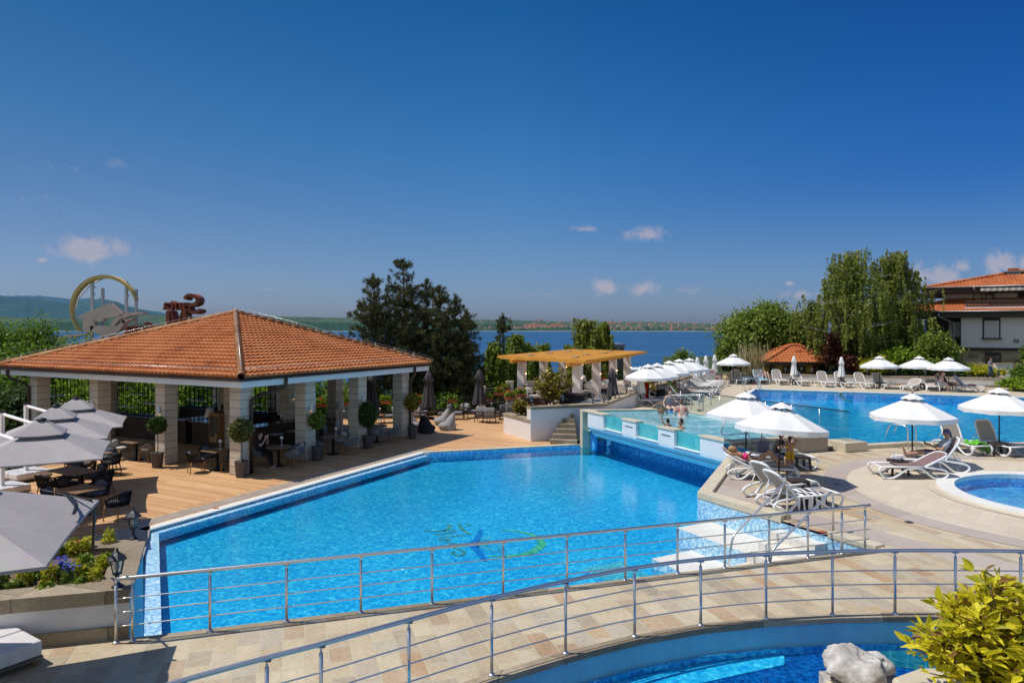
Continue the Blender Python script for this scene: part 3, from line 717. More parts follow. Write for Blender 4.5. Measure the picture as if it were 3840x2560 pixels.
# ---- steps and ledges down into the lower pool
ps = thing('pool_steps', 'white tiled steps with blue mosaic sides leading down into the pool', 'pool steps', tuple(onE(s2, 0, ZW)))
def ebox(s0, s1, o0, o1, z1, name, mats=None, z0=-.41):
    mb = MB().prism([xy(onE(s, o)) for s, o in ((s0, o0), (s1, o0), (s1, o1), (s0, o1))], z0, z1, 0, 1)
    return obj(name, mb, mats or [M['white_tile'], M['mosaic_light']], ps, W=True)
wt = [M['white_tile'], M['white_tile']]
for k, (z1, o1) in enumerate(((.86, .36), (.68, .72), (.50, 1.08), (.31, 1.44))):
    ebox(s2 + .06, s3 - .02, .003 if k == 0 else (0.36 * k + .001), o1, z1, 'step', wt)
ebox(.45, s2 + .05, .004, 1.1, .50, 'ledge'); ebox(.95, s3 + .9, 1.445, 2.3, .10, 'ledge'); ebox(.95, s2 + .05, 1.102, 1.442, .10, 'ledge')
ebox(-.2, s3 + 1.2, 2.302, 3.4, -.30, 'ledge')
# the same ledge goes on under the bridge
ebox(s3 + 2.2, s3 + 6.4, .05, 1.6, -.32, 'ledge', [M['white_tile'], M['mosaic_mid']])
# ---- big upper pool
bp_ = [(11.35, 24.1), (9.4, 31.6), (16.6, 46.4), (22.1, 44.3), (28.2, 41.8), (48, 33.6), (44, 31), (18.4, 24.75), (16.1, 24.7), (14.5, 25.0)]
struct('pool_floor', sheet(bp_, .55), M['pool_floor']); mb = MB(); walls(mb, bp_, .55, ZBW + .04); struct('pool_wall', mb, M['mosaic_mid'])
struct('pool_water', sheet(inset(bp_, .004), ZBW), M['water_big'])
mb = MB(); strip(mb, [V((q[0], q[1], 0)) for q in (bp_[0], bp_[9], bp_[8], bp_[7], bp_[6])], .32, ZT, ZBW + .07, side=-1); struct('pool_coping', mb, M['cream_slab'], bevel=.012)
mb = MB(); strip(mb, [V((q[0], q[1], 0)) for q in bp_[1:6]], .3, ZU - .15, ZU + .012, side=1); struct('pool_coping', mb, M['white_coping'])
mb = MB(); strip(mb, [V((q[0], q[1], 0)) for q in bp_[:2]], .3, ZU - .15, ZU + .012, side=1); struct('pool_coping', mb, M['white_coping'])
blk = thing('pool_block', 'pale stone block with mosaic front at the end of the glass fence', 'stone block', (11.5, 23.9, ZT)); obj('block', MB().box((.25, .1, .16), (1.0, .9, .32), rad(20), 0), M['cream_slab'], blk, bevel=.01)
# ---- upper deck
upd = [xy(D_), (7.2, 31.7), (4.2, 32.0), (6.2, 36.2), (14.2, 52.2), (21.5, 51.2), (33.6, 47.7), (52, 42), (48, 33.6), (28.2, 41.8), (22.1, 44.3), (16.6, 46.4), (9.4, 31.6), (11.35, 24.1), (11.05, 23.7)]
struct('upper_deck', sheet(upd, ZU), M['upper_tile'])
mb = MB(); strip(mb, [V((14.2, 52.2, 0)), V((21.5, 51.2, 0)), V((33.6, 47.7, 0)), V((52, 42, 0))], 1.6, ZU, ZU + .004, side=-1); struct('paved_edge', mb, M['terrace_stone'])
# ---- bridge
NE = [(-4.3, 5.2), (-3.6, 5.95), (-3.1, 6.4), (-2.46, 6.85), (-2.0, 7.15), (-1.17, 7.74), (-.25, 8.37), (.70, 8.93), (1.69, 9.42), (2.70, 9.77), (3.72, 10.0), (4.75, 10.12), (5.70, 10.16), (6.60, 10.16), (7.55, 10.13), (8.5, 10.04), (9.5, 9.9)]
FW = P(486, 2392, ZB); FE = P(3250, 2062, ZB)
brp = [xy(FW), xy(FE), xy(E4)] + [(a + .05, b - .085) for a, b in NE[::-1]] + [(-12, 5.2), (-14, 8.6), (-7.6, 9.25)]
br = thing('footbridge', 'stone paved footbridge with blue painted side crossing the pool', 'bridge', (0, 9, ZW))
obj('walkway', sheet(brp[::-1], ZB), M['bridge_stone'], br, W=True)
mb = MB(); strip(mb, [V((p[0] + .05, p[1] - .09, 0)) for p in NE[4:]], .16, ZB - .07, ZB + .004, side=1); strip(mb, [FW, FE], .14, ZB - .07, ZB + .004, side=-1)
obj('edge_stones', mb, M['rough_coping'], br, W=True)
mb = MB(); g0 = [V((p[0] + .05, p[1] - .09, 0)) for p in NE]; n_ = len(g0)
gz = [ZB - .40 - .25 * (abs(i - 9.5) / 9.5) ** 2.2 for i in range(n_)]
rows = [[V((p.x - .02, p.y + .03, ZB - .065)) for p in g0], [V((p.x - .02, p.y + .03, z)) for p, z in zip(g0, gz)], [V((p.x - .3, p.y + .5, z + .02)) for p, z in zip(g0, gz)], [V((p.x - .6, p.y + 2.1, ZB - .4)) for p in g0]]
mb.grid(rows, sm=False); obj('girder', mb, M['blue_paint'], br, W=True)
mb = MB(); a, b = V((FW.x, FW.y, 0)), V((FE.x, FE.y, 0)); mb.quad(a + V((0, 0, ZB - .07)), b + V((0, 0, ZB - .07)), b + V((0, 0, ZB - .42)), a + V((0, 0, ZB - .42))); obj('girder', mb, M['blue_paint'], br, W=True)
def railing(name, label, line, post_pts, z, h, rz=.032, ends=True, nwire=3):
    t = thing(name, label, 'railing', (line[0].x, line[0].y, z))
    top = bez([V((p.x, p.y, z + h)) for p in line], 5)
    obj('handrail', MB().tube(top, rz, 12), M['steel'], t, W=True)
    for p in post_pts:
        mb = MB(); mb.tube([p + V((0, 0, z)), p + V((0, 0, z + h - .09))], .021, 10); mb.tube([p + V((0, 0, z + h - .1)), p + V((0, 0, z + h - .02))], .012, 8)
        mb.lathe([(.045, 0), (.045, .012), (.03, .03)], 12, tuple(p + V((0, 0, z + .002))))
        mb.box(tuple(p + V((0, 0, z + h - .03))), (.09, .03, .012), 0)
        obj('post', mb, M['steel'], t, W=True)
    for k in range(nwire):
        zz = z + h * (.26 + .215 * k)
        obj('wire_rail', MB().tube([V((p.x, p.y, zz)) for p in bez(line, 5)], .009, 6), M['steel'], t, W=True)
    return t
near_posts = [V((p[0], p[1], 0)) for p in NE[1:]]
nl = [V((p[0], p[1], 0)) for p in NE]
railing('bridge_railing', 'curved stainless steel railing along the near side of the footbridge', nl, near_posts, ZB, .95, .027)
fpu = [(452, 2392), (506, 2396), (797, 2351), (1080, 2321), (1357, 2295), (1625, 2266), (1886, 2226), (2127, 2200), (2353, 2180), (2549, 2155), (2723, 2131), (2868, 2100), (3015, 2084), (3140, 2068), (3238, 2062)]
fp = [P(u, v, ZB) for u, v in fpu]; d_ = (fp[-1] - fp[1]).normalized()
fp = [fp[1] - d_ * .2 + V((0, -.06, 0))] + [fp[1] + d_ * (p - fp[1]).dot(d_) + V((0, -.06, 0)) for p in fp[1:]]
for p in fp: p.z = 0
railing('bridge_railing', 'straight stainless steel railing along the far side of the footbridge by the pool', [fp[0], fp[2], fp[5], fp[9], fp[12], fp[-1] + d_ * .12], fp, ZB, .87, .026)
# ---- small front pool lying against the near side of the bridge
ZFP = .665
fpl = [(a + .06, b - .10) for a, b in NE[6:]] + [(9.7, 6.2), (.6, 6.2), (-.35, 8.15)]
struct('pool_water', sheet(inset(fpl, .004), ZFP), M['water_main'])
mb = MB(); walls(mb, fpl, -.2, ZFP + .002); struct('pool_wall', mb, M['mosaic_mid'])
struct('pool_floor', sheet(fpl, .555), M['mosaic_shade'])  # shadow over the front pool is put into this darker floor colour
mb = MB().prism([(a + .07, b - .11) for a, b in NE[6:11]] + [(3.95, 9.9), (3.84, 9.62), (2.2, 9.0), (.6, 8.45), (-.3, 8.16)], .545, .575); struct('pool_floor', mb, M['pool_floor'])  # sunlit patch painted as a paler piece of floor
lp = [P(3205, 2440, .5), P(3330, 2434, .5), P(3500, 2430, .5), P(3520, 2540, .5), P(3330, 2510, .5)]
mb = MB().prism([xy(p) for p in lp], .545, .567); struct('pool_ledge', mb, M['teal_tile'])
# =============================================================== WALLS, PLANTERS
def wallthing(name, label, line, z0, z1s, w, side, cat='wall', cop=.12, copw=.06, mat_='plaster', copm='rough_coping', closed=False):
    t = thing(name, label, cat, (line[0][0], line[0][1], z0))
    pts = [V((p[0], p[1])) for p in line]; n = len(pts)
    def offs(d):
        out = []
        for i in range(n):
            d1 = pts[i] - pts[max(i - 1, 0)]; d2 = pts[min(i + 1, n - 1)] - pts[i]
            d1 = d1.normalized() if d1.length > 1e-6 else d2.normalized(); d2 = d2.normalized() if d2.length > 1e-6 else d1
            bi = V((-d1.y, d1.x)) + V((-d2.y, d2.x)); out.append(pts[i] + bi * (d / max(.35, 1 + V((-d1.y, d1.x)).dot(V((-d2.y, d2.x))))))
        return out
    def slab(mb, o0, o1, za, zb):
        A, B = offs(o0 * side), offs(o1 * side)
        vs = []
        for i in range(n):
            vs += [(A[i].x, A[i].y, za[i]), (B[i].x, B[i].y, za[i]), (B[i].x, B[i].y, zb[i]), (A[i].x, A[i].y, zb[i])]
        fs = [(0, 1, 2, 3), (4 * n - 1, 4 * n - 2, 4 * n - 3, 4 * n - 4)]
        for i in range(n - 1):
            for k in range(4):
                fs.append((4 * i + k, 4 * i + 4 + k, 4 * i + 4 + (k + 1) % 4, 4 * i + (k + 1) % 4))
        return mb.add(vs, fs)
    obj('wall_face', slab(MB(), 0, w, [z0] * n, [z - cop for z in z1s]), M[mat_], t, W=True)
    obj('coping', slab(MB(), -copw, w + copw, [z - cop for z in z1s], list(z1s)), M[copm], t, W=True)
    return t
TW = [(.88, 32.1), (4.6, 33.6), (6.4, 35.8), (14.2, 51.6)]
wallthing('terrace_wall', 'white rendered terrace wall with rough stone coping running up beside the upper loungers', TW, -.02, [1.62, 1.62, 1.98, 1.95], .45, 1)
wallthing('planter', 'low white triangular planter of red leaved shrubs at the end of the terrace wall', [(-.43, 34.8), (.86, 32.15)], 0, [1.02, 1.02], .35, 1, 'planter', .08)
mb = MB().prism([(-.2, 34.9), (1.0, 32.6), (4.4, 33.9), (1.5, 35.6)], 0, .9); struct('planting_bed', mb, M['soil'])
FWL = [(14.3, 52.4), (21.5, 51.4), (33.6, 47.8), (35.2, 47.4), (36.0, 51)]
wallthing('pool_wall', 'long low white wall with stone coping behind the far row of loungers', FWL, ZU - .1, [1.85] * 5, .5, 1, copw=.02)
mb = MB(); strip(mb, [V((p[0], p[1], 0)) for p in FWL[:4]], .12, ZU, ZU + .13, side=-1); struct('kerb', mb, M['rough_coping'])
struct('garden_ground', sheet([(14.4, 52.8), (21.5, 51.8), (33.6, 48.2), (35.6, 47.8), (60, 41), (95, 60), (95, 100), (20, 90), (14, 64)], 1.62), gm)
struct('terrace', sheet([(.3, 35.4), (-.2, 34.9), (1.0, 32.5), (4.6, 34.0), (6.4, 36.1), (13.6, 50.8), (9.5, 59), (3.2, 50)], .9), M['upper_tile'])
mb = MB(); walls(mb, [(-.2, 34.9), (.3, 35.4), (3.2, 50), (9.5, 59), (13.6, 50.8)], -2, .895, 0, False); struct('terrace_edge', mb, M['plaster_warm'])
# stairs beside the spa pool
t = thing('staircase', 'short flight of stone steps between the white wall and the raised pool', 'stairs', (2.4, 31.5, 0))
for k in range(6):
    mb = MB().prism([(1.75 + .16 * k, 31.35 + .33 * k), (2.98, 31.15 + .33 * k), (2.98, 31.5 + .33 * k), (1.75 + .16 * k, 31.7 + .33 * k)], 0, .2 * (k + 1)); obj('step', mb, M['rough_coping'], t, W=True)
# flower bed in the left foreground
PB = [(-9.9, 8.15), (-5.23, 9.41), (-6.23, 11.62), (-11.2, 11.1)]
ZP = 1.72
pl = thing('flower_bed', 'raised flower bed with white front wall and stone coping left of the footbridge', 'planter', (-6.5, 9.6, ZB))
ib = inset(PB, .42)
mb = MB()
for i in range(4):
    j = (i + 1) % 4; mb.prism([PB[i], PB[j], ib[j], ib[i]], ZP - .055, ZP)
obj('coping', mb, M['rough_coping'], pl, W=True)
wi = inset(PB, .04)
mb = MB(); walls(mb, [wi[0], wi[1]], ZB, ZP - .05, 0, False); obj('wall_face', mb, M['plaster'], pl, W=True)
mb = MB(); walls(mb, [wi[1], wi[2]], -.6, ZP - .05, 0, False); obj('wall_face', mb, M['blue_paint'], pl, W=True)
mb = MB(); walls(mb, [wi[2], wi[3], wi[0]], 0, ZP - .05, 0, False); obj('wall_face', mb, M['plaster'], pl, W=True)
ws = inset(PB, .015)
mb = MB(); strip(mb, [V((p[0], p[1], 0)) for p in (wi[0], wi[1])], .03, ZP - .19, ZP - .056, side=-1); strip(mb, [V((p[0], p[1], 0)) for p in (wi[0], wi[1])], .05, ZB, ZB + .17, side=-1); obj('stone_band', mb, M['rough_coping'], pl, W=True)
mb = MB(); walls(mb, ib, ZP - .2, ZP, 0); obj('coping_inner', mb, M['rough_coping'], pl, W=True)
gx = []
n = 26
for i in range(n):
    row = []
    for j in range(n):
        a = V(ib[0]).lerp(V(ib[1]), i / (n - 1)); b = V(ib[3]).lerp(V(ib[2]), i / (n - 1)); p = a.lerp(b, j / (n - 1)); row.append(V((p.x, p.y, ZP - .12 + R.uniform(-.03, .04))))
    gx.append(row)
obj('soil', MB().grid(gx), M['soil'], pl, W=True)
# =============================================================== TILED ROOFS
def tiled_face(mb, e0, e1, t0, t1, pitch=.24, course=.33, amp=.055, lift=.055, sub=6):
    """barrel-tiled roof plane: eave e0->e1, top edge t0->t1 (may meet in a point)"""
    e0, e1, t0, t1 = [V(p) for p in (e0, e1, t0, t1)]
    ex = (e1 - e0); Lx = ex.length; ex.normalize()
    nrm = ex.cross((t0 + t1) * .5 - e0).normalized()
    if nrm.z < 0: nrm = -nrm
    up = nrm.cross(ex).normalized()
    if up.z < 0: up = -up
    h0, h1 = (t0 - e0).dot(up), (t1 - e0).dot(up); S = max(h0, h1)
    x0, x1 = (t0 - e0).dot(ex), (t1 - e0).dot(ex)
    nc = int(math.ceil(S / course)); st_ = pitch / sub
    for k in range(nc):
        sa, sb = k * course, min((k + 1) * course + .02, S)
        sm = (sa + sb) * .5
        xa, xb = x0 * sm / S, Lx + (x1 - Lx) * sm / S
        ia, ib_ = int(math.floor(xa / st_)), int(math.ceil(xb / st_))
        if ib_ - ia < 2: continue
        r0 = []; r1 = []; r2 = []
        for i in range(ia, ib_ + 1):
            x = i * st_; w = amp * abs(math.cos(PI * x / pitch)) ** .8
            base = e0 + ex * x
            jit = .006 * math.sin(i // sub * 12.9 + k * 7.3)
            r0.append(base + up * sa + nrm * (-.02)); r1.append(base + up * (sa + jit) + nrm * (w + lift)); r2.append(base + up * sb + nrm * (w * .9))
        mb.grid([r0, r1], sm=False); mb.grid([r1, r2], sm=True)
    return mb
def ridge_caps(mb, a, b, r=.12, seg=.36):
    a, b = V(a), V(b); d = b - a; n = max(2, int(d.length / seg)); dn = d.normalized()
    side = dn.cross(V((0, 0, 1))).normalized(); up = side.cross(dn)
    for i in range(n):
        p, q = a + d * (i / n), a + d * ((i + 1.12) / n)
        rows = []
        for pt, rr in ((p - up * .02, r * 1.12), (p + up * .0, r * 1.12), (q, r * .94)):
            rows.append([pt + side * (rr * math.cos(t)) + up * (rr * math.sin(t)) for t in [PI * k / 8 for k in range(9)]])
        rows[0] = [p + side * .9 * (x - p).dot(side) + up * .8 * (x - p).dot(up) for x in rows[1]]
        mb.grid(rows)
    return mb
# =============================================================== PAVILION
N0 = P(905, 1776, 0); PR = V((.4636, .886, 0)); PLd = V((-.886, .4636, 0))
def PV(r_, l_, z=0): return N0 + PR * r_ + PLd * l_ + V((0, 0, z))
pv = thing('pavilion', 'open sided bar pavilion with hipped orange tile roof on stone pillars', 'pavilion', tuple(PV(5, 6)))
r0, r1, l0, l1 = -.95, 10.7, -1.1, 14.7
ZE = 3.60; AP = PV(4.95, 6.15, 6.02)
cs = [PV(r0, l0, ZE), PV(r1, l0, ZE), PV(r1, l1, ZE), PV(r0, l1, ZE)]
mb = MB()
tiled_face(mb, cs[0], cs[1], AP, AP); tiled_face(mb, cs[3], cs[0], AP, AP); tiled_face(mb, cs[1], cs[2], AP, AP, sub=4); tiled_face(mb, cs[2], cs[3], AP, AP, sub=4)
roof = obj('roof', mb, M['terracotta'], pv, W=True)
mb = MB()
for c in cs: ridge_caps(mb, c + V((0, 0, .05)), AP + V((0, 0, .05)), .13)
mb.ball(AP + V((0, 0, .1)), .16, .16, .12); obj('ridge_tiles', mb, M['ridge_tile'], roof, W=True)
mb = MB()
for a, b in ((cs[3], AP), (cs[0], AP), (cs[1], AP)):
    mb.tube([a + V((0, 0, .27)), b + V((0, 0, .30))], .008, 5)
    for k in range(1, 10):
        p = a.lerp(b, k / 10); mb.box(p + V((0, 0, .24)), (.05, .05, .1))
up0 = .45
for a, b in ((cs[3], cs[0]), (cs[0], cs[1])):
    A_1, B_1 = a.lerp(AP, .07) + V((0, 0, .1)), b.lerp(AP, .07) + V((0, 0, .1)); mb.tube([A_1, B_1], .008, 5)
    for k in range(1, 26): mb.box(A_1.lerp(B_1, k / 26), (.04, .04, .08))
obj('lightning_wire', mb, M['steel'], roof, W=True)
def ringbox(mb, ra, rb, la, lb, w, z0, z1):
    o = [(ra, la), (rb, la), (rb, lb), (ra, lb)]; i_ = [(ra + w, la + w), (rb - w, la + w), (rb - w, lb - w), (ra + w, lb - w)]
    for k in range(4):
        j = (k + 1) % 4; mb.prism([xy(PV(*q)) for q in (o[k], o[j], i_[j], i_[k])], z0, z1)
    return mb
obj('fascia', ringbox(MB(), r0 + .12, r1 - .12, l0 + .12, l1 - .12, .16, 3.23, 3.45), M['white_paint'], pv, W=True)
mb = ringbox(MB(), r0 - .0, r1 + .0, l0 - .0, l1 + .0, .13, 3.455, 3.56); obj('gutter', mb, M['gutter_brown'], pv, W=True, bevel=.03)
mb = MB().prism([xy(PV(r0 + .14, l0 + .14)), xy(PV(r1 - .14, l0 + .14)), xy(PV(r1 - .14, l1 - .14)), xy(PV(r0 + .14, l1 - .14))], 3.46, 3.52); obj('ceiling', mb, M['wood_dark'], pv, W=True)
M['pillar_stone'] = tilemat('pillar_stone', [(0, (.52, .455, .375)), (1, (.62, .545, .45))], 90, .30, .008, (.10, .085, .07), 0, .5, 1, .75, .3, .35, rot=(rad(90), 0, 0))
gl_ = pm('lamp_glow', (1, .7, .35), .5)
gl_.node_tree.nodes['Principled BSDF'].inputs['Emission Color'].default_value = (1, .62, .28, 1); gl_.node_tree.nodes['Principled BSDF'].inputs['Emission Strength'].default_value = 6
arz = math.atan2(PR.y, PR.x)
for r_ in (0, 3.2, 6.4, 9.6):
    for l_ in (0, 4.2, 8.5, 13.0):
        c = PV(r_, l_, 0)
        p_ = obj('pillar', MB().box((c.x, c.y, 1.62), (.56, .56, 3.22), arz), M['pillar_stone'], pv, W=True)
        if (r_ == 0 and l_ in (4.2, 8.5)) or (l_ == 0 and r_ in (3.2, 6.4)) or (r_ == 6.4 and l_ == 4.2) or (r_ == 3.2 and l_ == 4.2):
            nn = -PR if r_ == 0 else -PLd
            q_ = c + nn * .33 + V((0, 0, 2.15))
            mb = MB().lathe([(.075, -.17), (.045, .13), (.03, .13)], 12, q_); lp = obj('wall_lamp', mb, M['white_paint'], pv, W=True)
            obj('bulb', MB().ball(q_ + V((0, 0, -.15)), .035), gl_, lp, W=True)
def downpipe(r_, l_, e, pr, pl_):
    p = [PV(r_, l_, 3.5), PV(r_, l_, 3.15), PV(pr, pl_, 2.75), PV(pr, pl_, .03)]
    obj('downpipe', MB().tube(fillet(p, .18), .062, 10), M['gutter_brown'], pv, W=True)
downpipe(1.15, l0 + .05, 0, .14, -.36); downpipe(9.3, l0 + .05, 0, 9.88, -.36); downpipe(r0 + .05, 13.9, 0, -.36, 13.22)
# bar inside the pavilion
bar = thing('bar_counter', 'dark wood slatted bar counter with black top inside the pavilion', 'bar counter', tuple(PV(4.5, 5)))
M['slat_wood'] = tilemat('slat_wood', [(0, (.045, .022, .012)), (1, (.075, .038, .020))], .05, 5, .008, (.008, .005, .004), arz, .0, 1, .6, .25, .5)
def rlbox(mb, ra, rb, la, lb, z0, z1): return mb.prism([xy(PV(*q)) for q in ((ra, la), (rb, la), (rb, lb), (ra, lb))], z0, z1)
mtop = pm('bar_top', (.020, .020, .024), .12, var=.2, spec=.6)
for (ra, rb, la, lb) in ((3.35, 3.9, 5.3, 7.1), (3.35, 7.0, 2.95, 3.5), (3.3, 3.8, 9.3, 13.7), (3.35, 5.2, 7.55, 8.1), (6.9, 7.4, 2.95, 12.8)):
    obj('counter', rlbox(MB(), ra, rb, la, lb, 0, 1.04), M['slat_wood'], bar, W=True); obj('counter_top', rlbox(MB(), ra - .12, rb + .12, la - .12, lb + .12, 1.045, 1.09), mtop, bar, W=True)
sh = thing('shelving', 'tall black metal shelving with glass vessels behind the bar counter', 'shelving', tuple(PV(7.1, 8, 1.09)))
for (la, lb, R0) in ((4.6, 8.1, 6.95), (8.9, 12.7, 6.95), (9.4, 13.0, 3.4)):
    mb = MB(); n_ = int((lb - la) / .32)
    for k in range(n_ + 1):
        l_ = la + (lb - la) * k / n_
        for r_ in (R0, R0 + .3): mb.tube([PV(r_, l_, 1.09), PV(r_, l_, 2.85 - .25 * (k % 3 == 1))], .020, 4, sm=False)
    for z in (2.84, 1.1):
        for r_ in (R0, R0 + .3): mb.tube([PV(r_, la, z), PV(r_, lb, z)], .020, 4, sm=False)
    obj('frame', mb, M['black_metal'], sh, W=True)
    for k, (a, w, z) in enumerate(((.05, .4, 1.7), (.35, .3, 2.1), (.55, .35, 1.45), (.6, .35, 2.4), (.1, .25, 2.45))):
        obj('shelf', rlbox(MB(), R0 - .02, R0 + .32, la + (lb - la) * a, la + (lb - la) * (a + w), z, z + .025), M['white_paint'], sh, W=True)
sh2 = thing('shelving', 'black metal shelving along the left side of the pavilion behind the grey parasols', 'shelving', tuple(PV(1.8, 13.9, 0)))
mb = MB()
for k in range(9):
    for l_ in (13.75, 14.0): mb.tube([PV(.4 + .34 * k, l_, 0), PV(.4 + .34 * k, l_, 2.95 - .2 * (k % 4 == 2))], .020, 4, sm=False)
for z in (2.94, 1.6, .1):
    for l_ in (13.75, 14.0): mb.tube([PV(.4, l_, z), PV(3.12, l_, z)], .020, 4, sm=False)
obj('frame', mb, M['black_metal'], sh2, W=True)
for a, b_, z in ((.5, 1.6, 2.1), (1.4, 2.8, 1.7), (.6, 2.2, 1.2)): obj('shelf', rlbox(MB(), a, b_, 13.72, 14.02, z, z + .025), M['white_paint'], sh2, W=True)
jar_m = glass('jar_glass', (.45, .72, .75), .3)
for k in range(9):
    l_ = 8.9 + .42 * k; z = [1.725, 1.725, 1.475, 1.1, 2.125, 1.1, 1.475, 1.1, 2.425][k]
    mb = MB().lathe([(.02, 0), (.13, .01), (.16, .1), (.15, .2), (.07, .27), (.07, .31), (.08, .31)], 12)
    single('glass_jar', mb, jar_m, 'green glass storage jar on the black shelving behind the bar', 'jar', tuple(PV(7.1, l_, z)), group='glass jars on the bar shelving')
fr = thing('drinks_fridge', 'tall wood framed glass door drinks fridge beside the near pillar', 'fridge', tuple(PV(2.9, 4.75)), arz)
obj('cabinet', MB().box((.0, 0, .83), (.55, .62, 1.66)), pm('fridge_wood', (.30, .13, .045), .5, var=.3), fr, bevel=.01)
obj('door_glass', MB().box((-.285, 0, .85), (.02, .50, 1.35)), pm('fridge_glass', (.03, .035, .03), .08, spec=.8), fr)
obj('shelf_light', MB().box((-.30, 0, .52), (.004, .44, .22)), pm('fridge_goods', (.40, .24, .09), .6), fr)
# beer tap
tp = thing('beer_tap', 'chrome double beer tap on the right hand bar counter', 'beer tap', tuple(PV(5.0, 3.2, 1.09)))
for k in (-.1, .1):
    obj('spout', MB().tube(fillet([V((0, k, 0)), V((0, k, .34)), V((-.14, k, .40)), V((-.16, k, .28))], .06), .025, 8), M['steel'], tp)
# =============================================================== SIGN behind the roof (seen from the back)
def SG(x, y, Y=76.0):      # coordinates read in the enlarged crop (0..2352 -> 0..960 px)
    return DP(x / 2.45, Y, ZV(960 + y / 2.45, Y))
sg = thing('rooftop_sign', 'big hotel sign seen from behind with a ring, house and mirrored red letters', 'sign', (-45, 76, -4))
mring = pm('sign_yellow', (.85, .56, .18), .5, var=.25, scale=1); mpink = pm('sign_cream', (.90, .62, .50), .7, var=.2, scale=.8); mred = pm('sign_red', (.42, .10, .05), .6, var=.35, scale=1.2); mgal = pm('sign_frame', (.72, .68, .68), .5, var=.15)
def extr(mb, poly, Y0=75.8, Y1=76.6, mi=0):
    a = [SG(x, y, 76.2) for x, y in poly]
    f = [V((p.x, Y0, p.z)) for p in a]; b_ = [V((p.x, Y1, p.z)) for p in a]; n = len(a)
    return mb.add(f + b_, [tuple(range(n)), tuple(reversed(range(n, 2 * n)))] + [(i, (i + 1) % n, n + (i + 1) % n, n + i) for i in range(n)], mi)
cx, cy = 962, 482
outer = []; inner = []
for k in range(41):
    a = rad(15 + (224 - 15) * k / 40); w = 10 + 22 * math.sin(PI * min(1, k / 34)) ** .8
    outer.append((cx + 308 * math.cos(a), cy - 308 * math.sin(a))); inner.append((cx + (308 - w) * math.cos(a), cy - (308 - w) * math.sin(a)))
mb = MB()
for k in range(40): extr(mb, [outer[k], outer[k + 1], inner[k + 1], inner[k]], 75.9, 76.6)
obj('ring', mb, mring, sg, W=True)
mb = MB(); extr(mb, [(715, 562), (1020, 436), (1045, 434), (1140, 520), (1132, 552), (968, 576), (966, 600), (890, 600), (882, 575), (800, 574)]); extr(mb, [(780, 576), (880, 574), (886, 640), (845, 704), (780, 686)])
extr(mb, [(848, 642), (1095, 640), (1140, 600), (1168, 560), (1165, 610), (1110, 690), (1060, 718), (1000, 742), (940, 730), (900, 705), (850, 700)])
obj('house_board', mb, mpink, sg, W=True)
obj('wave_board', extr(MB(), [(528, 752), (640, 722), (820, 706), (820, 722), (640, 755), (532, 776)]), mpink, sg, W=True)
mb = MB(); extr(mb, [(1020, 632), (1100, 555), (1190, 520), (1335, 512), (1336, 534), (1230, 545), (1120, 580), (1065, 640)]); extr(mb, [(1120, 600), (1230, 570), (1235, 580), (1150, 618)])
obj('wave_board', mb, mpink, sg, W=True)
mb = MB()
for (x, yt, yb) in ((828, 215, 1500), (875, 288, 1500), (1143, 228, 1500), (1188, 298, 1500), (728, 680, 1200)):
    mb.box(((SG(x, 0).x), 76.4 if x in (828, 1143) else 77.4, (SG(0, yt).z + -5) / 2), (.26, .26, SG(0, yt).z + 5))
for a, b in (((828, 225), (875, 292)), ((1143, 235), (1188, 300)), ((828, 420), (875, 340)), ((828, 440), (875, 530)), ((1143, 415), (1188, 355)), ((1143, 450), (1188, 520)), ((828, 640), (875, 705)), ((1143, 640), (1188, 700)), ((828, 590), (875, 540)), ((780, 520), (870, 500)), ((730, 380), (828, 265)), ((730, 380), (700, 480)), ((828, 260), (980, 190)), ((980, 190), (1143, 230))):
    mb.tube([SG(*a, 76.9), SG(*b, 76.9)], .08, 4, sm=False)
obj('frame', mb, mgal, sg, W=True)
mb = MB(); pS = bez([SG(x, y, 76.5) for x, y in ((1722, 398), (1745, 368), (1795, 366), (1838, 395), (1835, 430), (1790, 450), (1745, 455), (1740, 470), (1775, 510), (1815, 518), (1850, 508), (1862, 492))], 5)
for i in range(len(pS) - 1):
    a, b = pS[i], pS[i + 1]; w = .20
    d = (b - a).normalized(); nn = V((-d.z, 0, d.x)) * w; yy = V((0, .7, 0))
    mb.add([a + nn - yy, a - nn - yy, b - nn - yy, b + nn - yy, a + nn + yy, a - nn + yy, b - nn + yy, b + nn + yy], [(0, 1, 2, 3), (7, 6, 5, 4), (0, 4, 5, 1), (1, 5, 6, 2), (2, 6, 7, 3), (3, 7, 4, 0)])
obj('letter', mb, mred, sg, W=True)
mb = MB()
for pl_ in ([(1548, 700), (1548, 505), (1580, 500), (1582, 700)], [(1580, 500), (1588, 500), (1640, 640), (1625, 690)], [(1700, 500), (1690, 500), (1640, 640), (1652, 690)], [(1700, 500), (1728, 498), (1730, 700), (1698, 700)]): extr(mb, pl_, 75.6, 77.2)
obj('letter', mb, mred, sg, W=True)
def textmesh(body, size, ext, sx=1.0):
    cu = bpy.data.curves.new('t', 'FONT'); cu.body = body; cu.size = size; cu.extrude = ext; cu.offset = .012 * size; cu.resolution_u = 3
    o = bpy.data.objects.new('t', cu); COL.objects.link(o)
    me = bpy.data.meshes.new_from_object(o.evaluated_get(bpy.context.evaluated_depsgraph_get()))
    bpy.data.objects.remove(o); bpy.data.curves.remove(cu)
    co = [V(v.co) for v in me.vertices]; fs = [tuple(p.vertices) for p in me.polygons]; bpy.data.meshes.remove(me)
    return [V((p.x * sx, p.y, p.z)) for p in co], fs
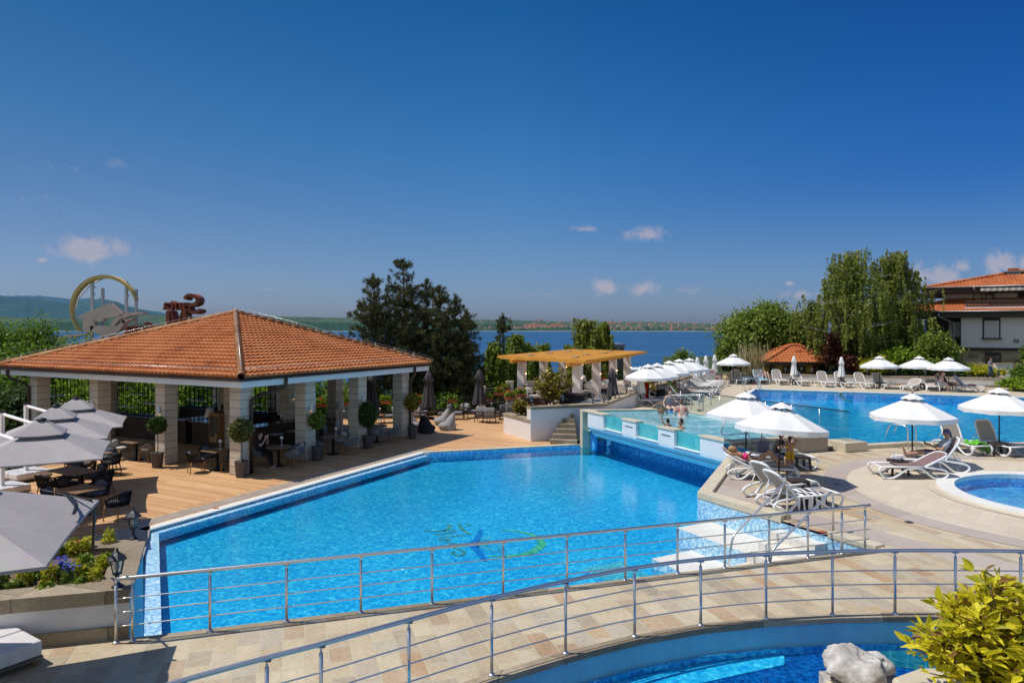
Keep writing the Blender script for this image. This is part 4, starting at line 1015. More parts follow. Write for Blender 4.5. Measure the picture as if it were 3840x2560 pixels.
def letters(body, size, ext, x_right, y_base, sx=1.0, tilt=0.0):
    for i, ch in enumerate(body):
        pass
    co, fs = textmesh(body, size, ext, sx)
    o = SG(x_right, y_base, 76.4); mb = MB()
    return mb.add([V((o.x - p.x, 76.4 + p.z, o.z + p.y + p.x * tilt)) for p in co], fs)
obj('letter', letters('anta', 1.7, .6, 1748, 492, .98), mred, sg, W=True); obj('letter', letters('arina', 2.0, .7, 1532, 716, 1.12), mred, sg, W=True)
mb = MB()
for a, b in (((1555, 440), (1555, 490)), ((1555, 440), (1745, 455)), ((1555, 486), (1700, 490)), ((1590, 480), (1580, 700)), ((1695, 430), (1695, 700)), ((1742, 500), (1742, 700)), ((1695, 440), (1760, 510)), ((1630, 440), (1630, 490)), ((1225, 640), (1225, 760)), ((1355, 590), (1355, 720)), ((1430, 620), (1460, 700))): mb.tube([SG(*a, 77.4), SG(*b, 77.4)], .12, 4, sm=False)
obj('frame', mb, mgal, sg, W=True)
# =============================================================== PERGOLA
ZPG = 3.42
pc = [P(1878, 1345, ZPG), P(2190, 1362, ZPG), P(2415, 1327, ZPG)]; pc.append(pc[0] + pc[2] - pc[1])
pg = thing('pergola', 'white pillared pergola with a roof of orange timber slats on the terrace', 'pergola', ((pc[0] + pc[2]) / 2).to_tuple()[:2] + (.9,))
du = (pc[2] - pc[1]); dv = (pc[0] - pc[1])
for k in range(34):
    a = pc[1] + du * (k / 33); b = a + dv
    e = (b - a).normalized(); a = a - e * .25; b = b + e * .25; n_ = V((-e.y, e.x, 0)) * .075
    mb = MB(); vs = []
    for p, hh in ((a, .10), (a + e * .3, .2), (b - e * .3, .2), (b, .10)):
        vs += [p - n_ + V((0, 0, .2 - hh)), p + n_ + V((0, 0, .2 - hh)), p + n_ + V((0, 0, .2)), p - n_ + V((0, 0, .2))]
    fs = [(0, 1, 2, 3), (15, 14, 13, 12)] + [(4 * i + q_, 4 * i + 4 + q_, 4 * i + 4 + (q_ + 1) % 4, 4 * i + (q_ + 1) % 4) for i in range(3) for q_ in range(4)]
    obj('rafter', mb.add(vs, fs), M['pergola_wood'], pg, W=True)
for f in (.16, .84):
    a = pc[1] + dv * f - du * .02; b = a + du * 1.04; e = du.normalized(); n_ = V((-e.y, e.x, 0)) * .1
    obj('beam', MB().prism([xy(a - n_), xy(b - n_), xy(b + n_), xy(a + n_)], ZPG - .22, ZPG - .004), M['pergola_wood'], pg, W=True)
pil = []
for f in (.16, .84):
    for s in (.10, .36, .63, .90):
        c = pc[1] + dv * f + du * s; pil.append(c)
        obj('pillar', MB().box((c.x, c.y, (.9 + ZPG - .22) / 2), (.46, .46, ZPG - .22 - .9), math.atan2(du.y, du.x)), M['plaster'], pg, W=True)
        obj('bulb', MB().ball(V((c.x + .26, c.y - .1, ZPG - .95)), .03), gl_, pg, W=True)
for s, f in ((.12, .2), (.12, .75), (.38, .3), (.40, .8), (.6, .25), (.62, .75), (.85, .35), (.86, .8)):
    c = pc[1] + dv * f + du * s; obj('roof_disc', MB().lathe([(.26, 0), (.26, .05)], 14, (c.x, c.y, ZPG + .203)), M['grey_slab'], pg, W=True)
# =============================================================== HUT
YH = 55.0
def H(u, v, dy=0): return DP(u, YH + dy, ZV(v, YH))
hut = thing('pool_hut', 'small ochre hut with orange barrel tile hipped roof behind the far wall', 'hut', (21.5, 56, 1.75))
ze = ZV(1358, YH); zr = ZV(1296, YH + 2.2)
xa, xb = H(2866, 0).x, H(3121, 0).x
e = [V((xa, YH, ze)), V((xb, YH - .3, ze)), V((xb + .3, YH + 5, ze)), V((xa, YH + 5, ze))]
ra, rb = V((H(2983, 0).x + .6, YH + 2.4, zr)), V((H(3014, 0).x + .6, YH + 2.3, zr))
mb = MB(); tiled_face(mb, e[0], e[1], ra, rb, .29, .38, .05, .04); tiled_face(mb, e[1], e[2], rb, rb, .29, .38, .05); tiled_face(mb, e[3], e[0], ra, ra, .29, .38, .05); tiled_face(mb, e[2], e[3], rb, ra, .29, .38, .05)
hr = obj('roof', mb, M['terracotta_red'], hut, W=True)
mb = MB(); [ridge_caps(mb, a + V((0, 0, .06)), b + V((0, 0, .06)), .13, .4) for a, b in ((e[0], ra), (e[1], rb), (e[2], rb), (e[3], ra), (ra, rb))]; obj('ridge_tiles', mb, M['terracotta_red'], hr, W=True)
mb = MB().prism([xy(e[0] + V((.05, .1, 0))), xy(e[1] + V((-.05, .1, 0))), xy(e[2]), xy(e[3])], ze - .22, ze - .03); obj('eave', mb, M['gutter_brown'], hut, W=True)
och = pm('ochre_plaster', (.85, .46, .10), .8, var=.12)
mb = MB().prism([(xa + .9, YH + .95), (xb - .9, YH + .85), (xb - .8, YH + 4.6), (xa + .9, YH + 4.6)], 1.7, ze - .2); obj('wall_face', mb, och, hut, W=True)
for u in (2905, 3073): obj('post', MB().box((H(u, 0).x, YH + .5, (1.7 + ze) / 2 - .1), (.35, .35, ze - 1.9)), M['wood_dark'], hut, W=True)
for u0, u1 in ((2953, 2980), (3006, 3038)): obj('door', MB().prism([(H(u0, 0).x, YH + .78), (H(u1, 0).x, YH + .78), (H(u1, 0).x, YH + 1.0), (H(u0, 0).x, YH + 1.0)], 1.75, ze - .35), pm('hut_door', (.14, .075, .04), .6), hut, W=True)
obj('door_sign', MB().box((H(3021, 0).x, YH + .76, ZV(1381, YH + .76)), (.22, .02, .2)), M['white_paint'], hut, W=True)
# =============================================================== HOUSE on the right
YA = 58.0
def HX(u, Y=YA): return (u - U0) * Y / F
def HZ(v, Y=YA): return ZV(v, Y)
ho = thing('house', 'three storey white house with orange tiled roofs and stone base on the right', 'house', (HX(3560), YA + 1, 1.75))
hw = pm('house_white', (.66, .62, .61), .85, var=.06); drk = pm('house_timber', (.04, .026, .02), .6, var=.3, scale=2, stretch=(.3, .3, 6)); shut = pm('roller_shutter', (.50, .47, .45), .6, var=.08, stretch=(.2, .2, 20))
STW = tilemat('house_stone', [(0, (.20, .14, .085)), (.4, (.34, .25, .15)), (.7, (.44, .34, .22)), (1, (.30, .22, .14))], .7, .36, .012, (.36, .29, .20), 0, .4, 1, .85, .5, .5, rot=(rad(90), 0, 0))
# ground storey: stone; first floor white box jutting out; set-back timber part left with a loggia; upper floor
mb = MB().box(((HX(3612) + HX(3960)) / 2, YA + 4.72, (1.5 + HZ(1308)) / 2), (HX(3960) - HX(3612), 10, HZ(1308) - 1.5)); obj('wall', mb, STW, ho, W=True)
mb = MB().box(((HX(3618) + HX(3807)) / 2, YA + 4.7, (HZ(1302) + HZ(1186)) / 2), (HX(3807) - HX(3618), 10, HZ(1186) - HZ(1302))); obj('wall', mb, hw, ho, W=True)
mb = MB().prism([(HX(3807), YA - .28), (HX(3807) + 6, YA + 1.5), (HX(3807) + 6, YA + 8), (HX(3807), YA + 8)], HZ(1302), HZ(1186)); obj('wall', mb, hw, ho, W=True)
mb = MB().box(((HX(3612) + HX(3812)) / 2, YA + 4.7, HZ(1306)), (HX(3812) - HX(3610), 10.3, .22)); obj('belt_course', mb, drk, ho, W=True)
mb = MB().box(((HX(3512) + HX(3618)) / 2, YA + 5.6, (HZ(1300) + HZ(1186)) / 2), (HX(3618) - HX(3512), 9, HZ(1184) - HZ(1300))); obj('wall', mb, drk, ho, W=True)
mb = MB().box(((HX(3425) + HX(3618)) / 2, YA + 6.2, (1.5 + HZ(1296)) / 2), (HX(3618) - HX(3430), 8, HZ(1296) - 1.5)); obj('wall', mb, hw, ho, W=True)
mb = MB().box(((HX(3423) + HX(3515)) / 2, YA + 5.6, HZ(1291)), (HX(3515) - HX(3423), 9.2, .3)); obj('balcony_slab', mb, drk, ho, W=True)
for Y_ in (YA + 1.4, YA + 9.8):
    obj('pillar', MB().box((HX(3452), Y_, (HZ(1184) + HZ(1290)) / 2), (.55, .45, HZ(1184) - HZ(1290))), hw, ho, W=True)
def rail_(x0, x1, Y_, z0, z1, n_, name='balcony_railing', Y2=None):
    Y2 = Y_ if Y2 is None else Y2
    mb = MB()
    for z in (z0 + .06, z1): mb.tube([V((x0, Y_, z)), V((x1, Y2, z))], .05, 4, sm=False)
    for k in range(n_ + 1):
        f = k / n_; mb.box((x0 + (x1 - x0) * f, Y_ + (Y2 - Y_) * f, (z0 + z1) / 2), (.07, .05, z1 - z0))
    return obj(name, mb, drk, ho, W=True)
rail_(HX(3425), HX(3514), YA + 1.1, HZ(1290), HZ(1252), 14)
def win(u0, u1, v0, v1, Y_, pane=shut, sill=True, fr=.1):
    x0, x1 = HX(u0, Y_), HX(u1, Y_); z0, z1 = HZ(v1, Y_), HZ(v0, Y_)
    f = obj('window', MB().box(((x0 + x1) / 2, Y_ - .02, (z0 + z1) / 2), (x1 - x0, .14, z1 - z0)), drk, ho, W=True)
    obj('pane', MB().box(((x0 + x1) / 2, Y_ - .07, (z0 + z1) / 2 - .12), (x1 - x0 - 2 * fr, .1, z1 - z0 - .25)), pane, f, W=True)
    if sill: obj('sill', MB().box(((x0 + x1) / 2, Y_ - .16, z0 - .05), (x1 - x0 + .2, .3, .08)), drk, f, W=True)
YF = YA - .3
win(3693, 3746, 1192, 1266, YF); win(3548, 3594, 1196, 1262, YA + 1.06)
dg = pm('dark_pane', (.03, .03, .035), .1, spec=.7)
win(3700, 3748, 1318, 1378, YA - .30, dg)
# number plate
co, fs = textmesh('101', .42, .01)
np_ = obj('number_plate', MB().box((HX(3793, YF), YF - .02, HZ(1276, YF)), (.38, .04, .27)), pm('plate_grey', (.12, .12, .13), .5), ho, W=True)
w_ = max(p.x for p in co); k_ = .30 / w_
obj('numerals', MB().add([V((HX(3793, YF) - .15 + p.x * k_, YF - .045, HZ(1276, YF) - .065 + p.y * k_)) for p in co], fs), M['white_paint'], np_, W=True)
# lower roof (skirt) and terrace
def hiproof(name, x0, x1, y0, y1, ze_, xr0, xr1, yr, zr_, hip_only=False):
    e = [V((x0, y0, ze_)), V((x1, y0, ze_)), V((x1, y1, ze_)), V((x0, y1, ze_))]; a, b = V((xr0, yr, zr_)), V((xr1, yr, zr_))
    mb = MB(); tiled_face(mb, e[0], e[1], a, b, .26, .36, .045, .03, 4); tiled_face(mb, e[3], e[0], a, a, .26, .36, .045, .03, 4)
    tiled_face(mb, e[1], e[2], b, b, .26, .36, .045, .03, 4)
    r_ = obj(name, mb, M['terracotta_red'], ho, W=True)
    mb = MB(); [ridge_caps(mb, p + V((0, 0, .06)), q_ + V((0, 0, .06)), .13, .4) for p, q_ in ((e[0], a), (e[3], a), (e[1], b), (a, b))]; obj('ridge_tiles', mb, M['terracotta_red'], r_, W=True)
    mb = MB(); mb.box(((x0 + x1) / 2, (y0 + y1) / 2 + .1, ze_ - .28), (x1 - x0 - .1, y1 - y0 - .1, .45)); obj('eave', mb, drk, r_, W=True)
    mb = MB().tube([V((x0, y0 - .05, ze_ - .0)), V((x1, y0 - .05, ze_ - .0))], .07, 6); obj('gutter', mb, M['zinc'], r_, W=True)
    return r_
yl = YA - 1.3
hiproof('roof', HX(3440, yl), HX(3440, yl) + 18.6, yl, YA + 12, HZ(1168, yl), HZ(0, 0) * 0 + HX(3525, YA + 2.2), HX(3525, YA + 2.2) + 14, YA + 2.4, HZ(1128, YA + 2.4))
mb = MB().box((HX(3525, YA + 3) + 6.1, YA + 6.5, (HZ(1130, YA + 2) + HZ(1086, YA + 2)) / 2), (13.5, 8, 2.6)); obj('wall', mb, hw, ho, W=True)
yu = YA + .6
hiproof('roof', HX(3487, yu), HX(3487, yu) + 17, yu, YA + 12.5, HZ(1078, yu), HX(3822, YA + 6.5), HX(3822, YA + 6.5) + 2, YA + 6.5, HZ(1000, YA + 6.5))
yw = YA + 2.45
win(3594, 3619, 1087, 1130, yw, shut, False, .06); win(3631, 3657, 1087, 1130, yw, shut, False, .06); win(3726, 3764, 1092, 1132, yw, drk, False); win(3776, 3830, 1092, 1132, yw, drk, False)
rail_(HX(3633), HX(3812), YA - .2, HZ(1152), HZ(1132), 34); rail_(HX(3812), HX(3900), YA - .2, HZ(1152), HZ(1130), 14)
mb = MB().prism([(HX(3628), YA - .5), (HX(3812), YA - .5), (HX(3812), YA + 2.3), (HX(3640), YA + 2.3)], HZ(1160), HZ(1153)); obj('balcony_slab', mb, M['white_paint'], ho, W=True)
# awning
mb = MB(); rows = []
for k in range(29):
    x = HX(3679, YA) + .21 * k; s_ = (k % 2) * .04
    rows.append([V((x, yw - .02, HZ(1078, yw))), V((x, YA + .2, HZ(1086, YA))), V((x, YA + .19, HZ(1095, YA) + s_))])
for i in range(28): mb.grid([rows[i], rows[i + 1]], mi=i % 2, sm=False)
obj('awning', mb, [pm('awning_cream', (.60, .55, .47), .9), pm('awning_taupe', (.36, .33, .30), .9)], ho, W=True)
# chimney
xc = HX(3685, YA + 3.6); ch = obj('chimney', MB().box((xc, YA + 3.8, (HZ(1056) + HZ(1026)) / 2 + .1), (.75, .75, 1.5)), pm('chimney_brick', (.42, .12, .05), .8), ho, W=True)
mb = MB().box((xc, YA + 3.8, HZ(1026) + .0), (1.0, 1.0, .16)); mb.box((xc, YA + 3.8, HZ(1017)), (1.5, 1.1, .1)); [mb.box((xc + a, YA + 3.8 + b, HZ(1021)), (.08, .08, .3)) for a in (-.35, .35) for b in (-.35, .35)]
obj('chimney_cap', mb, M['zinc'], ch, W=True)
for us, v0, Yp in (((3645, 3645, 3660, 3660), 1076, YA + .5), ((3582, 3582, 3608, 3608), 1172, yl)):
    vv = (v0, v0 + 14, v0 + 34, v0 + 50) if v0 < 1100 else (v0, v0 + 14, v0 + 40, 1400)
    yy = (Yp, Yp, YA + 2.2, YA + 2.2) if v0 < 1100 else (Yp, Yp, YA - .45, YA - .45)
    obj('downpipe', MB().tube(fillet([V((HX(u, y), y, HZ(v, y))) for u, v, y in zip(us, vv, yy)], .3), .08, 8), M['zinc'], ho, W=True)
ho.rotation_euler = (0, 0, rad(-30))
wallthing('garden_wall', 'grey rendered garden wall beside the clipped hedge and the house', [(HX(3748, 51.5), 51.9), (HX(3800, 51.5), 51.5)], 1.2, [ZV(1367, 50)] * 2, .8, 1, cop=.06)
# dark building beyond the pergola
bd = thing('building', 'dark grey flat roofed building half hidden behind the birch and pergola', 'building', (DP(2290, 62, 0).x, 64, -6))
obj('wall', MB().box((DP(2290, 62, 0).x, 65, (ZV(1300, 62) - 8) / 2), (2.6, 5, ZV(1300, 62) + 8)), pm('cladding', (.10, .115, .13), .5, var=.2), bd, W=True)
obj('parapet', MB().box((DP(2290, 62, 0).x, 65, ZV(1297, 62)), (2.8, 5.2, .3)), pm('cladding_trim', (.20, .22, .24), .5), bd, W=True)
w_ = obj('window', MB().box((DP(2306, 62, 0).x, 62.47, ZV(1318, 62)), (.9, .1, 1.0)), M['zinc'], bd, W=True); obj('pane', MB().box((DP(2306, 62, 0).x, 62.41, ZV(1318, 62)), (.7, .06, .8)), dg, w_, W=True)
mb = MB().box((DP(2345, 95, 0).x, 95, ZV(1400, 95)), (7, 6, 1.4)); single('terrace_roof', mb, M['white_paint'], 'long white flat roof glimpsed beyond the row of open parasols', 'building', (DP(2345, 95, 0).x, 95, ZV(1400, 95)), W=True)
# =============================================================== town across the bay
protos = []
for wc, rc in (((.60, .52, .50), (.34, .13, .09)), ((.66, .60, .55), (.40, .16, .10)), ((.52, .44, .42), (.30, .12, .09)), ((.60, .55, .52), (.36, .15, .10))):
    mw, mr = pm('town_wall', wc, .9, var=.15, scale=.05), pm('town_roof', rc, .9, var=.2, scale=.05)
    mb = MB(); mb.prism([(-.5, -.4), (.5, -.4), (.5, .4), (-.5, .4)], 0, .55, 0)
    mb.add([(-.56, -.46, .55), (.56, -.46, .55), (.56, .46, .55), (-.56, .46, .55), (-.3, 0, .85), (.3, 0, .85)], [(0, 1, 5, 4), (1, 2, 5), (2, 3, 4, 5), (3, 0, 4)], 1)
    protos.append(mb.mesh('town_house', [mw, mr]))
cprof = [(-700, 1212), (0, 1208), (200, 1205), (420, 1210), (640, 1214), (860, 1213), (1000, 1205), (1150, 1206), (1260, 1209), (1420, 1212), (1600, 1214), (1900, 1216), (2100, 1224), (2350, 1226), (2600, 1231), (2720, 1236), (2780, 1241)]
hprof = [(-700, 1196), (0, 1190), (300, 1196), (560, 1180), (760, 1188), (900, 1184), (1060, 1187), (1400, 1194), (1700, 1197), (1900, 1200), (2100, 1205), (2500, 1208), (2680, 1215), (2780, 1232), (2900, 1236)]
def slope_at(u, v):
    for prof, Y, dep in ((cprof, 8300, 260), (hprof, 9500, 1100)):
        zt = ZV(np.interp(u, [p[0] for p in prof], [p[1] for p in prof]), Y)
        z = ZV(v, Y - dep * .3)
        if z < zt:
            t = 1 - max(0.001, (z + 26) / (zt + 26)) ** (1 / 1.35); Yy = Y - dep * t - 6
            return DP(u, Yy, ZV(v, Yy))
    return None
first = None; cnt = 0
for i in range(900):
    if cnt >= 285: break
    a = R.random()
    if a < .40: u = R.gauss(2040, 60); v = 1232 - abs(R.gauss(0, 1)) * 9 - (u - 1940) * .02
    elif a < .9: u = R.uniform(2250, 2740); v = R.uniform(1208, 1236) + (u - 2250) * .012
    else: u = R.uniform(1500, 1960); v = R.choice((1204, 1226, 1231)) + R.uniform(-2, 2)
    p = slope_at(u, v)
    if p is None: continue
    o = link(protos[R.randrange(4)], 'town_house'); s = R.uniform(16, 34) * p.y / 8300
    o.location = p - V((0, 0, s * .2)); o.scale = (s, s, s * R.uniform(.7, 1.15)); o.rotation_euler = (0, 0, R.uniform(-.5, .5))
    tag(o, 'tiny far off town house with tiled roof across the bay', 'house', 'town houses across the bay'); cnt += 1
for u, v0, v1 in ((1902, 1184, 1205), (2298, 1188, 1208)):
    single('radio_mast', MB().tube([V((0, 0, 0)), V((0, 0, (v1 - v0) * 9400 / F + 8))], 3.2, 5), M['zinc'], 'thin radio mast on the distant hilltop, ' + ('left one' if u < 2000 else 'one above the town'), 'mast', tuple(DP(u, 9400, ZV(v1, 9400))))
# =============================================================== FURNITURE
def rz_dir(dx, dy): return math.atan2(-dx, dy)          # turns local +y into (dx, dy)
# ---- sun lounger: foot towards +y, head towards -y
def _lounger(label, loc, rz, group, sc, rot, ang):
    t = thing('sun_lounger', label, 'sun lounger', loc, rz, group, sc, rot)
    hy = -.28
    for sx_ in (-1, 1):
        x = .33 * sx_
        leg = bez([V((x, .93, .34)), V((x * 1.05, .985, .24)), V((x * 1.08, .86, .06)), V((x * 1.08, .68, .028)), V((x * 1.06, .50, .10)), V((x, .24, .27)), V((x, .0, .325)), V((x, -.22, .27)), V((x * 1.04, -.44, .09)), V((x * 1.08, -.58, .028)), V((x * 1.08, -.78, .05)), V((x * 1.05, -.90, .17)), V((x, -.80, .27)), V((x, -.58, .31)), V((x, -.28, .345))], 4)
        mb = MB().tube(leg, .036, 8, flat=.8); mb.tube([V((x, .94, .345)), V((x, hy, .355))], .028, 8)
        obj('side_frame', mb, M['white_plastic'], t)
    for y, z, r_ in ((.93, .35, .026), (hy, .35, .026), (-.62, .1, .02), (.66, .05, .02)): obj('cross_bar', MB().tube([V((-.33, y, z)), V((.33, y, z))], r_, 8), M['white_plastic'], t)
    rows = [[V((x, y, .35 - .012 * math.cos(x / .3 * PI / 2))) for x in (-.3, -.15, 0, .15, .3)] for y in (hy, .0, .3, .6, .92)]
    obj('seat_sling', MB().grid(rows), M['taupe_sling'], t)
    a = rad(ang); Ry = lambda x, s: V((x, hy - s * math.cos(a), .36 + s * math.sin(a)))
    fr = bez([Ry(-.31, 0), Ry(-.33, .28), Ry(-.31, .60), Ry(-.22, .73), Ry(0, .76), Ry(.22, .73), Ry(.31, .60), Ry(.33, .28), Ry(.31, 0)], 4)
    b_ = obj('backrest', MB().tube(fr, .032, 8), M['white_plastic'], t)
    rows = [[Ry(x * (1 if s < .5 else .88), s) for x in (-.30, -.15, 0, .15, .30)] for s in (.0, .2, .4, .56, .72)]
    obj('back_sling', MB().grid(rows), M['taupe_sling'], b_)
    if ang > 20:
        mb = MB(); [mb.tube([Ry(x, .42), V((x, hy - .42 - .1 * math.cos(a), .28))], .014, 6) for x in (-.24, .24)]
        obj('prop', mb, M['white_plastic'], t)
    return t
lounger = Maker(_lounger)
DN = V((0, -1, 0)); GR = 'white sun loungers around the upper pool'
def put_lounger(label, foot, d, ang, g=GR, z=None):
    d = V((d[0], d[1], 0)).normalized(); c = foot - d * .95
    return lounger(label, tuple(c), rz_dir(d.x, d.y), g, (ang,))
far = [(2780, 1442, (-.05, -1), 58, 'white lounger in full shade of the parasol by the litter bin'), (2868, 1442, (0, -1), 58, 'white lounger spread with a blue towel at the far wall'),
       (2940, 1444, (0, -1), 62, 'empty upright lounger left of the first closed parasol on the far wall'), (3023, 1448, (.05, -1), 50, 'empty lounger with small dark pouch right of the first closed parasol'),
       (3115, 1453, (-.02, -1), 62, 'empty upright lounger left of the second closed parasol on the far wall'), (3188, 1455, (.05, -1), 62, 'lounger half shaded right of the second closed parasol on the far wall'),
       (3264, 1458, (.02, -1), 58, 'lounger left of the brown table under the first open far parasol'), (3336, 1460, (.05, -1), 58, 'fully shaded lounger right of the first open far parasol'),
       (3398, 1466, (-.75, -.65), 28, 'low reclined lounger turned sideways below the middle far parasol'), (3500, 1468, (-.45, -.9), 25, 'low lounger a woman in a pink cap sits on'),
       (3606, 1468, (.35, -.95), 55, 'lounger covered by a bright pink towel by the far wall'), (3690, 1470, (.6, -.8), 50, 'lounger draped with a navy and white striped towel at the wall end')]
for u, v, d, a, lb in far: put_lounger(lb, P(u, v, ZU), d, a)
wd_ = (.894, -.447)
row = [(2572, 1514, 25, 'shaded lounger nearest the raised pool behind the seated woman'), (2628, 1505, 48, 'lounger with a green towel hung over its raised back'), (2674, 1490, 35, 'lounger the little girl in a white top sits on'),
       (2689, 1477, 30, 'low lounger third beyond the little girl in white'), (2696, 1466, 30, 'lounger with a dark headrest cloth beyond the girl'), (2703, 1458, 38, 'lounger next to the pole of the first closed parasol in the row'),
       (2712, 1452, 58, 'upright lounger second from the notice board'), (2732, 1447, 58, 'upright lounger right in front of the notice board')]
for u, v, a, lb in row: put_lounger(lb, P(u, v, ZU), wd_, a)
put_lounger('lounger of the man in a red cap beside the terrace wall', P(2492, 1524, ZU), wd_, 48)
GT = 'white sun loungers on the stone terrace'
def put_c(label, c, d, ang): return lounger(label, tuple(c), rz_dir(*V((d[0], d[1])).normalized()), GT, (ang,))
LA = put_c('lounger the woman in a pink bikini lies on', P(2850, 1793, ZT), (.97, -.22), 26)
LB = put_c('empty lounger seen from behind left of the zebra towel', P(2925, 1862, ZT), (.9, .43), 50)
LC = put_c('lounger with a zebra striped towel next to the pool steps', P(2992, 1904, ZT), (.965, .26), 48)
LD = put_c('empty lounger with mauve towel nearest the round pool', P(3408, 1788, ZT), (-1, .05), 27)
LE = put_c('shaded lounger under the man with a phone', P(3492, 1762, ZT), (-.96, .28), 57)
LF = put_lounger('lounger with a bright green towel on its seat by the pool kerb', P(3683, 1712, ZT), (.12, -1), 66, GT)
LG = put_lounger('shaded lounger cut by the frame edge right of the brown table', P(3822, 1716, ZT), (.12, -1), 66, GT)
LH = put_c('lounger the man in black sits on behind the sunbather', P(2930, 1755, ZT), (.97, .1), 8)
# ---- low brown side tables
def _stable(label, loc, rz, group, sc, rot):
    t = thing('side_table', label, 'side table', loc, rz, group, sc)
    wk = M['wicker'] = M.get('wicker') or pm('wicker', (.045, .032, .028), .6, var=.35, scale=40, bmp=.4, bscale=120)
    obj('top', MB().box((0, 0, .40), (.46, .46, .05)), wk, t, bevel=.015)
    for x in (-1, 1):
        for y in (-1, 1):
            mb = MB(); vs = [V((x * .19 + sx_ * .03, y * .19 + sy_ * .03, .375)) for sx_, sy_ in ((-1, -1), (1, -1), (1, 1), (-1, 1))]; vb = [V((x * .22 + sx_ * .025, y * .22 + sy_ * .025, 0)) for sx_, sy_ in ((-1, -1), (1, -1), (1, 1), (-1, 1))]
            obj('leg', mb.add(vb + vs, [(0, 1, 5, 4), (1, 2, 6, 5), (2, 3, 7, 6), (3, 0, 4, 7), (3, 2, 1, 0), (4, 5, 6, 7)]), wk, t)
    return t
stable = Maker(_stable)
for u, v, z, lb in ((2827, 1436, ZU, 'brown side table holding a bag beside the blue towel lounger'), (2977, 1443, ZU, 'brown side table at the foot of the first closed far parasol'), (3157, 1451, ZU, 'brown side table at the foot of the second closed far parasol'), (3299, 1457, ZU, 'brown side table under the first open far parasol'), (3447, 1460, ZU, 'brown side table half hidden under the middle far parasol'), (3553, 1462, ZU, 'brown side table between the two sunbathing women'),
                    (3741, 1706, ZT, 'brown side table under the parasol at the right frame edge'), (3366, 1778, ZT, 'brown woven side table carrying shoes beside the man with a phone'), (2992, 1858, ZT, 'black side table beside the zebra striped towel'), (2482, 1494, ZU, 'brown side table with a water bottle behind the man in red cap'), (3001, 1762, ZT, 'brown side table hidden behind the man in black')):
    stable(lb, tuple(P(u, v, z)), R.uniform(-.2, .2), 'brown side tables beside the loungers')
# ---- white parasols
def _parasol(label, loc, rz, group, sc, rot):
    t = thing('parasol', label, 'parasol', loc, rz, group, sc, rot)
    obj('pole', MB().tube([V((0, 0, 0)), V((0, 0, 2.15))], .022, 10), M['dark_pole'], t)
    obj('base', MB().lathe([(.24, 0), (.24, .05), (.2, .075), (.05, .09), (.04, .2)], 20), M['cream_slab'], t)
    r_, ze_, zt = 1.22, 1.57, 2.16; n = 8; mb = MB(); rows = []
    for f in (.22, .42, .62, .82, 1.0):
        rw = []
        for k in range(n * 6):
            a = 2 * PI * k / (n * 6); ph = abs((k % 6) - 3) / 3
            edge = math.cos(PI / n) / math.cos((a % (2 * PI / n)) - PI / n)
            sag = .014 * f * (1 - ph)
            z = zt - .04 - (zt - ze_) * (f ** 1.05) - sag
            rw.append(V((math.cos(a) * r_ * f * edge, math.sin(a) * r_ * f * edge, z)))
        rows.append(rw)
    rw = []
    for k in range(n * 6):
        p = rows[-1][k]; ph = abs((k % 6) - 3) / 3; w = .018 * math.sin(k * 1.9)
        rw.append(V((p.x * (1.008 + w * .5), p.y * (1.008 + w * .5), p.z - .15 + .025 * (1 - ph) + .006 * math.sin(k * 2.3))))
    rows.append(rw); mb.grid(rows[:-1], closeu=True, sm=False); mb.grid(rows[-2:], closeu=True)
    ca = obj('canopy', mb, M['white_canvas'], t)
    rows = []
    for f, z in ((.02, zt + .06), (.08, zt + .02), (.18, zt - .04), (.27, zt - .10)):
        rows.append([V((math.cos(2 * PI * k / 48) * r_ * f, math.sin(2 * PI * k / 48) * r_ * f, z - (.012 * math.cos(k * PI / 3) if f > .1 else 0))) for k in range(48)])
    obj('vent', MB().grid(rows, closeu=True), M['white_canvas'], ca)
    obj('finial', MB().ball((0, 0, zt + .08), .03), M['dark_pole'], t)
    for k in range(n):
        a = 2 * PI * k / n; d = V((math.cos(a), math.sin(a), 0))
        rb = obj('rib', MB().tube([d * .05 + V((0, 0, zt - .06)), d * r_ * .985 + V((0, 0, ze_ - .05))], .010, 4), M['dark_pole'], t)
    return t
parasol = Maker(_parasol)
def _closed(label, loc, rz, group, sc, rot, big):
    t = thing('closed_parasol', label, 'parasol', loc, rz, group, sc, rot)
    h = 2.8 if big else 2.1; cl = M['dark_canvas'] if big else M['white_canvas']
    obj('pole', MB().tube([V((0, 0, 0)), V((0, 0, h - .1))], .03 if big else .022, 10), M['dark_pole'], t)
    obj('base', MB().lathe([(.3, 0), (.3, .05), (.06, .08), (.05, .2)], 20), M['black_metal'] if big else M['cream_slab'], t)
    prof = [(.03, h), (.07, h - .03), (.115, h * .88), (.17, h * .78), (.155, h * .755), (.12, h * .74), (.15, h * .62), (.185, h * .5), (.215, h * .38), (.24, h * .33)] if not big else [(.03, h), (.10, h - .03), (.19, h * .9), (.29, h * .80), (.25, h * .785), (.19, h * .77), (.25, h * .62), (.32, h * .46), (.37, h * .32), (.40, h * .26)]
    rows = []
    for i, (r_, z) in enumerate(prof):
        am = .04 if i < 2 else .17
        rows.append([V((math.cos(2 * PI * k / 48) * r_ * (1 + am * math.sin(k * PI / 3 + .3 * math.sin(i * 1.7)) + .05 * math.sin(k * .9)), math.sin(2 * PI * k / 48) * r_ * (1 + am * math.sin(k * PI / 3 + .3 * math.sin(i * 1.7)) + .05 * math.sin(k * .9)), z + (.05 * math.sin(k * PI / 3 + 1) if i in (3, 9) else 0))) for k in range(48)])
    obj('canopy', MB().grid(rows, closeu=True), cl, t)
    obj('finial', MB().ball((0, 0, h + .02), .035), M['dark_pole'], t)
    return t
closed = Maker(_closed)
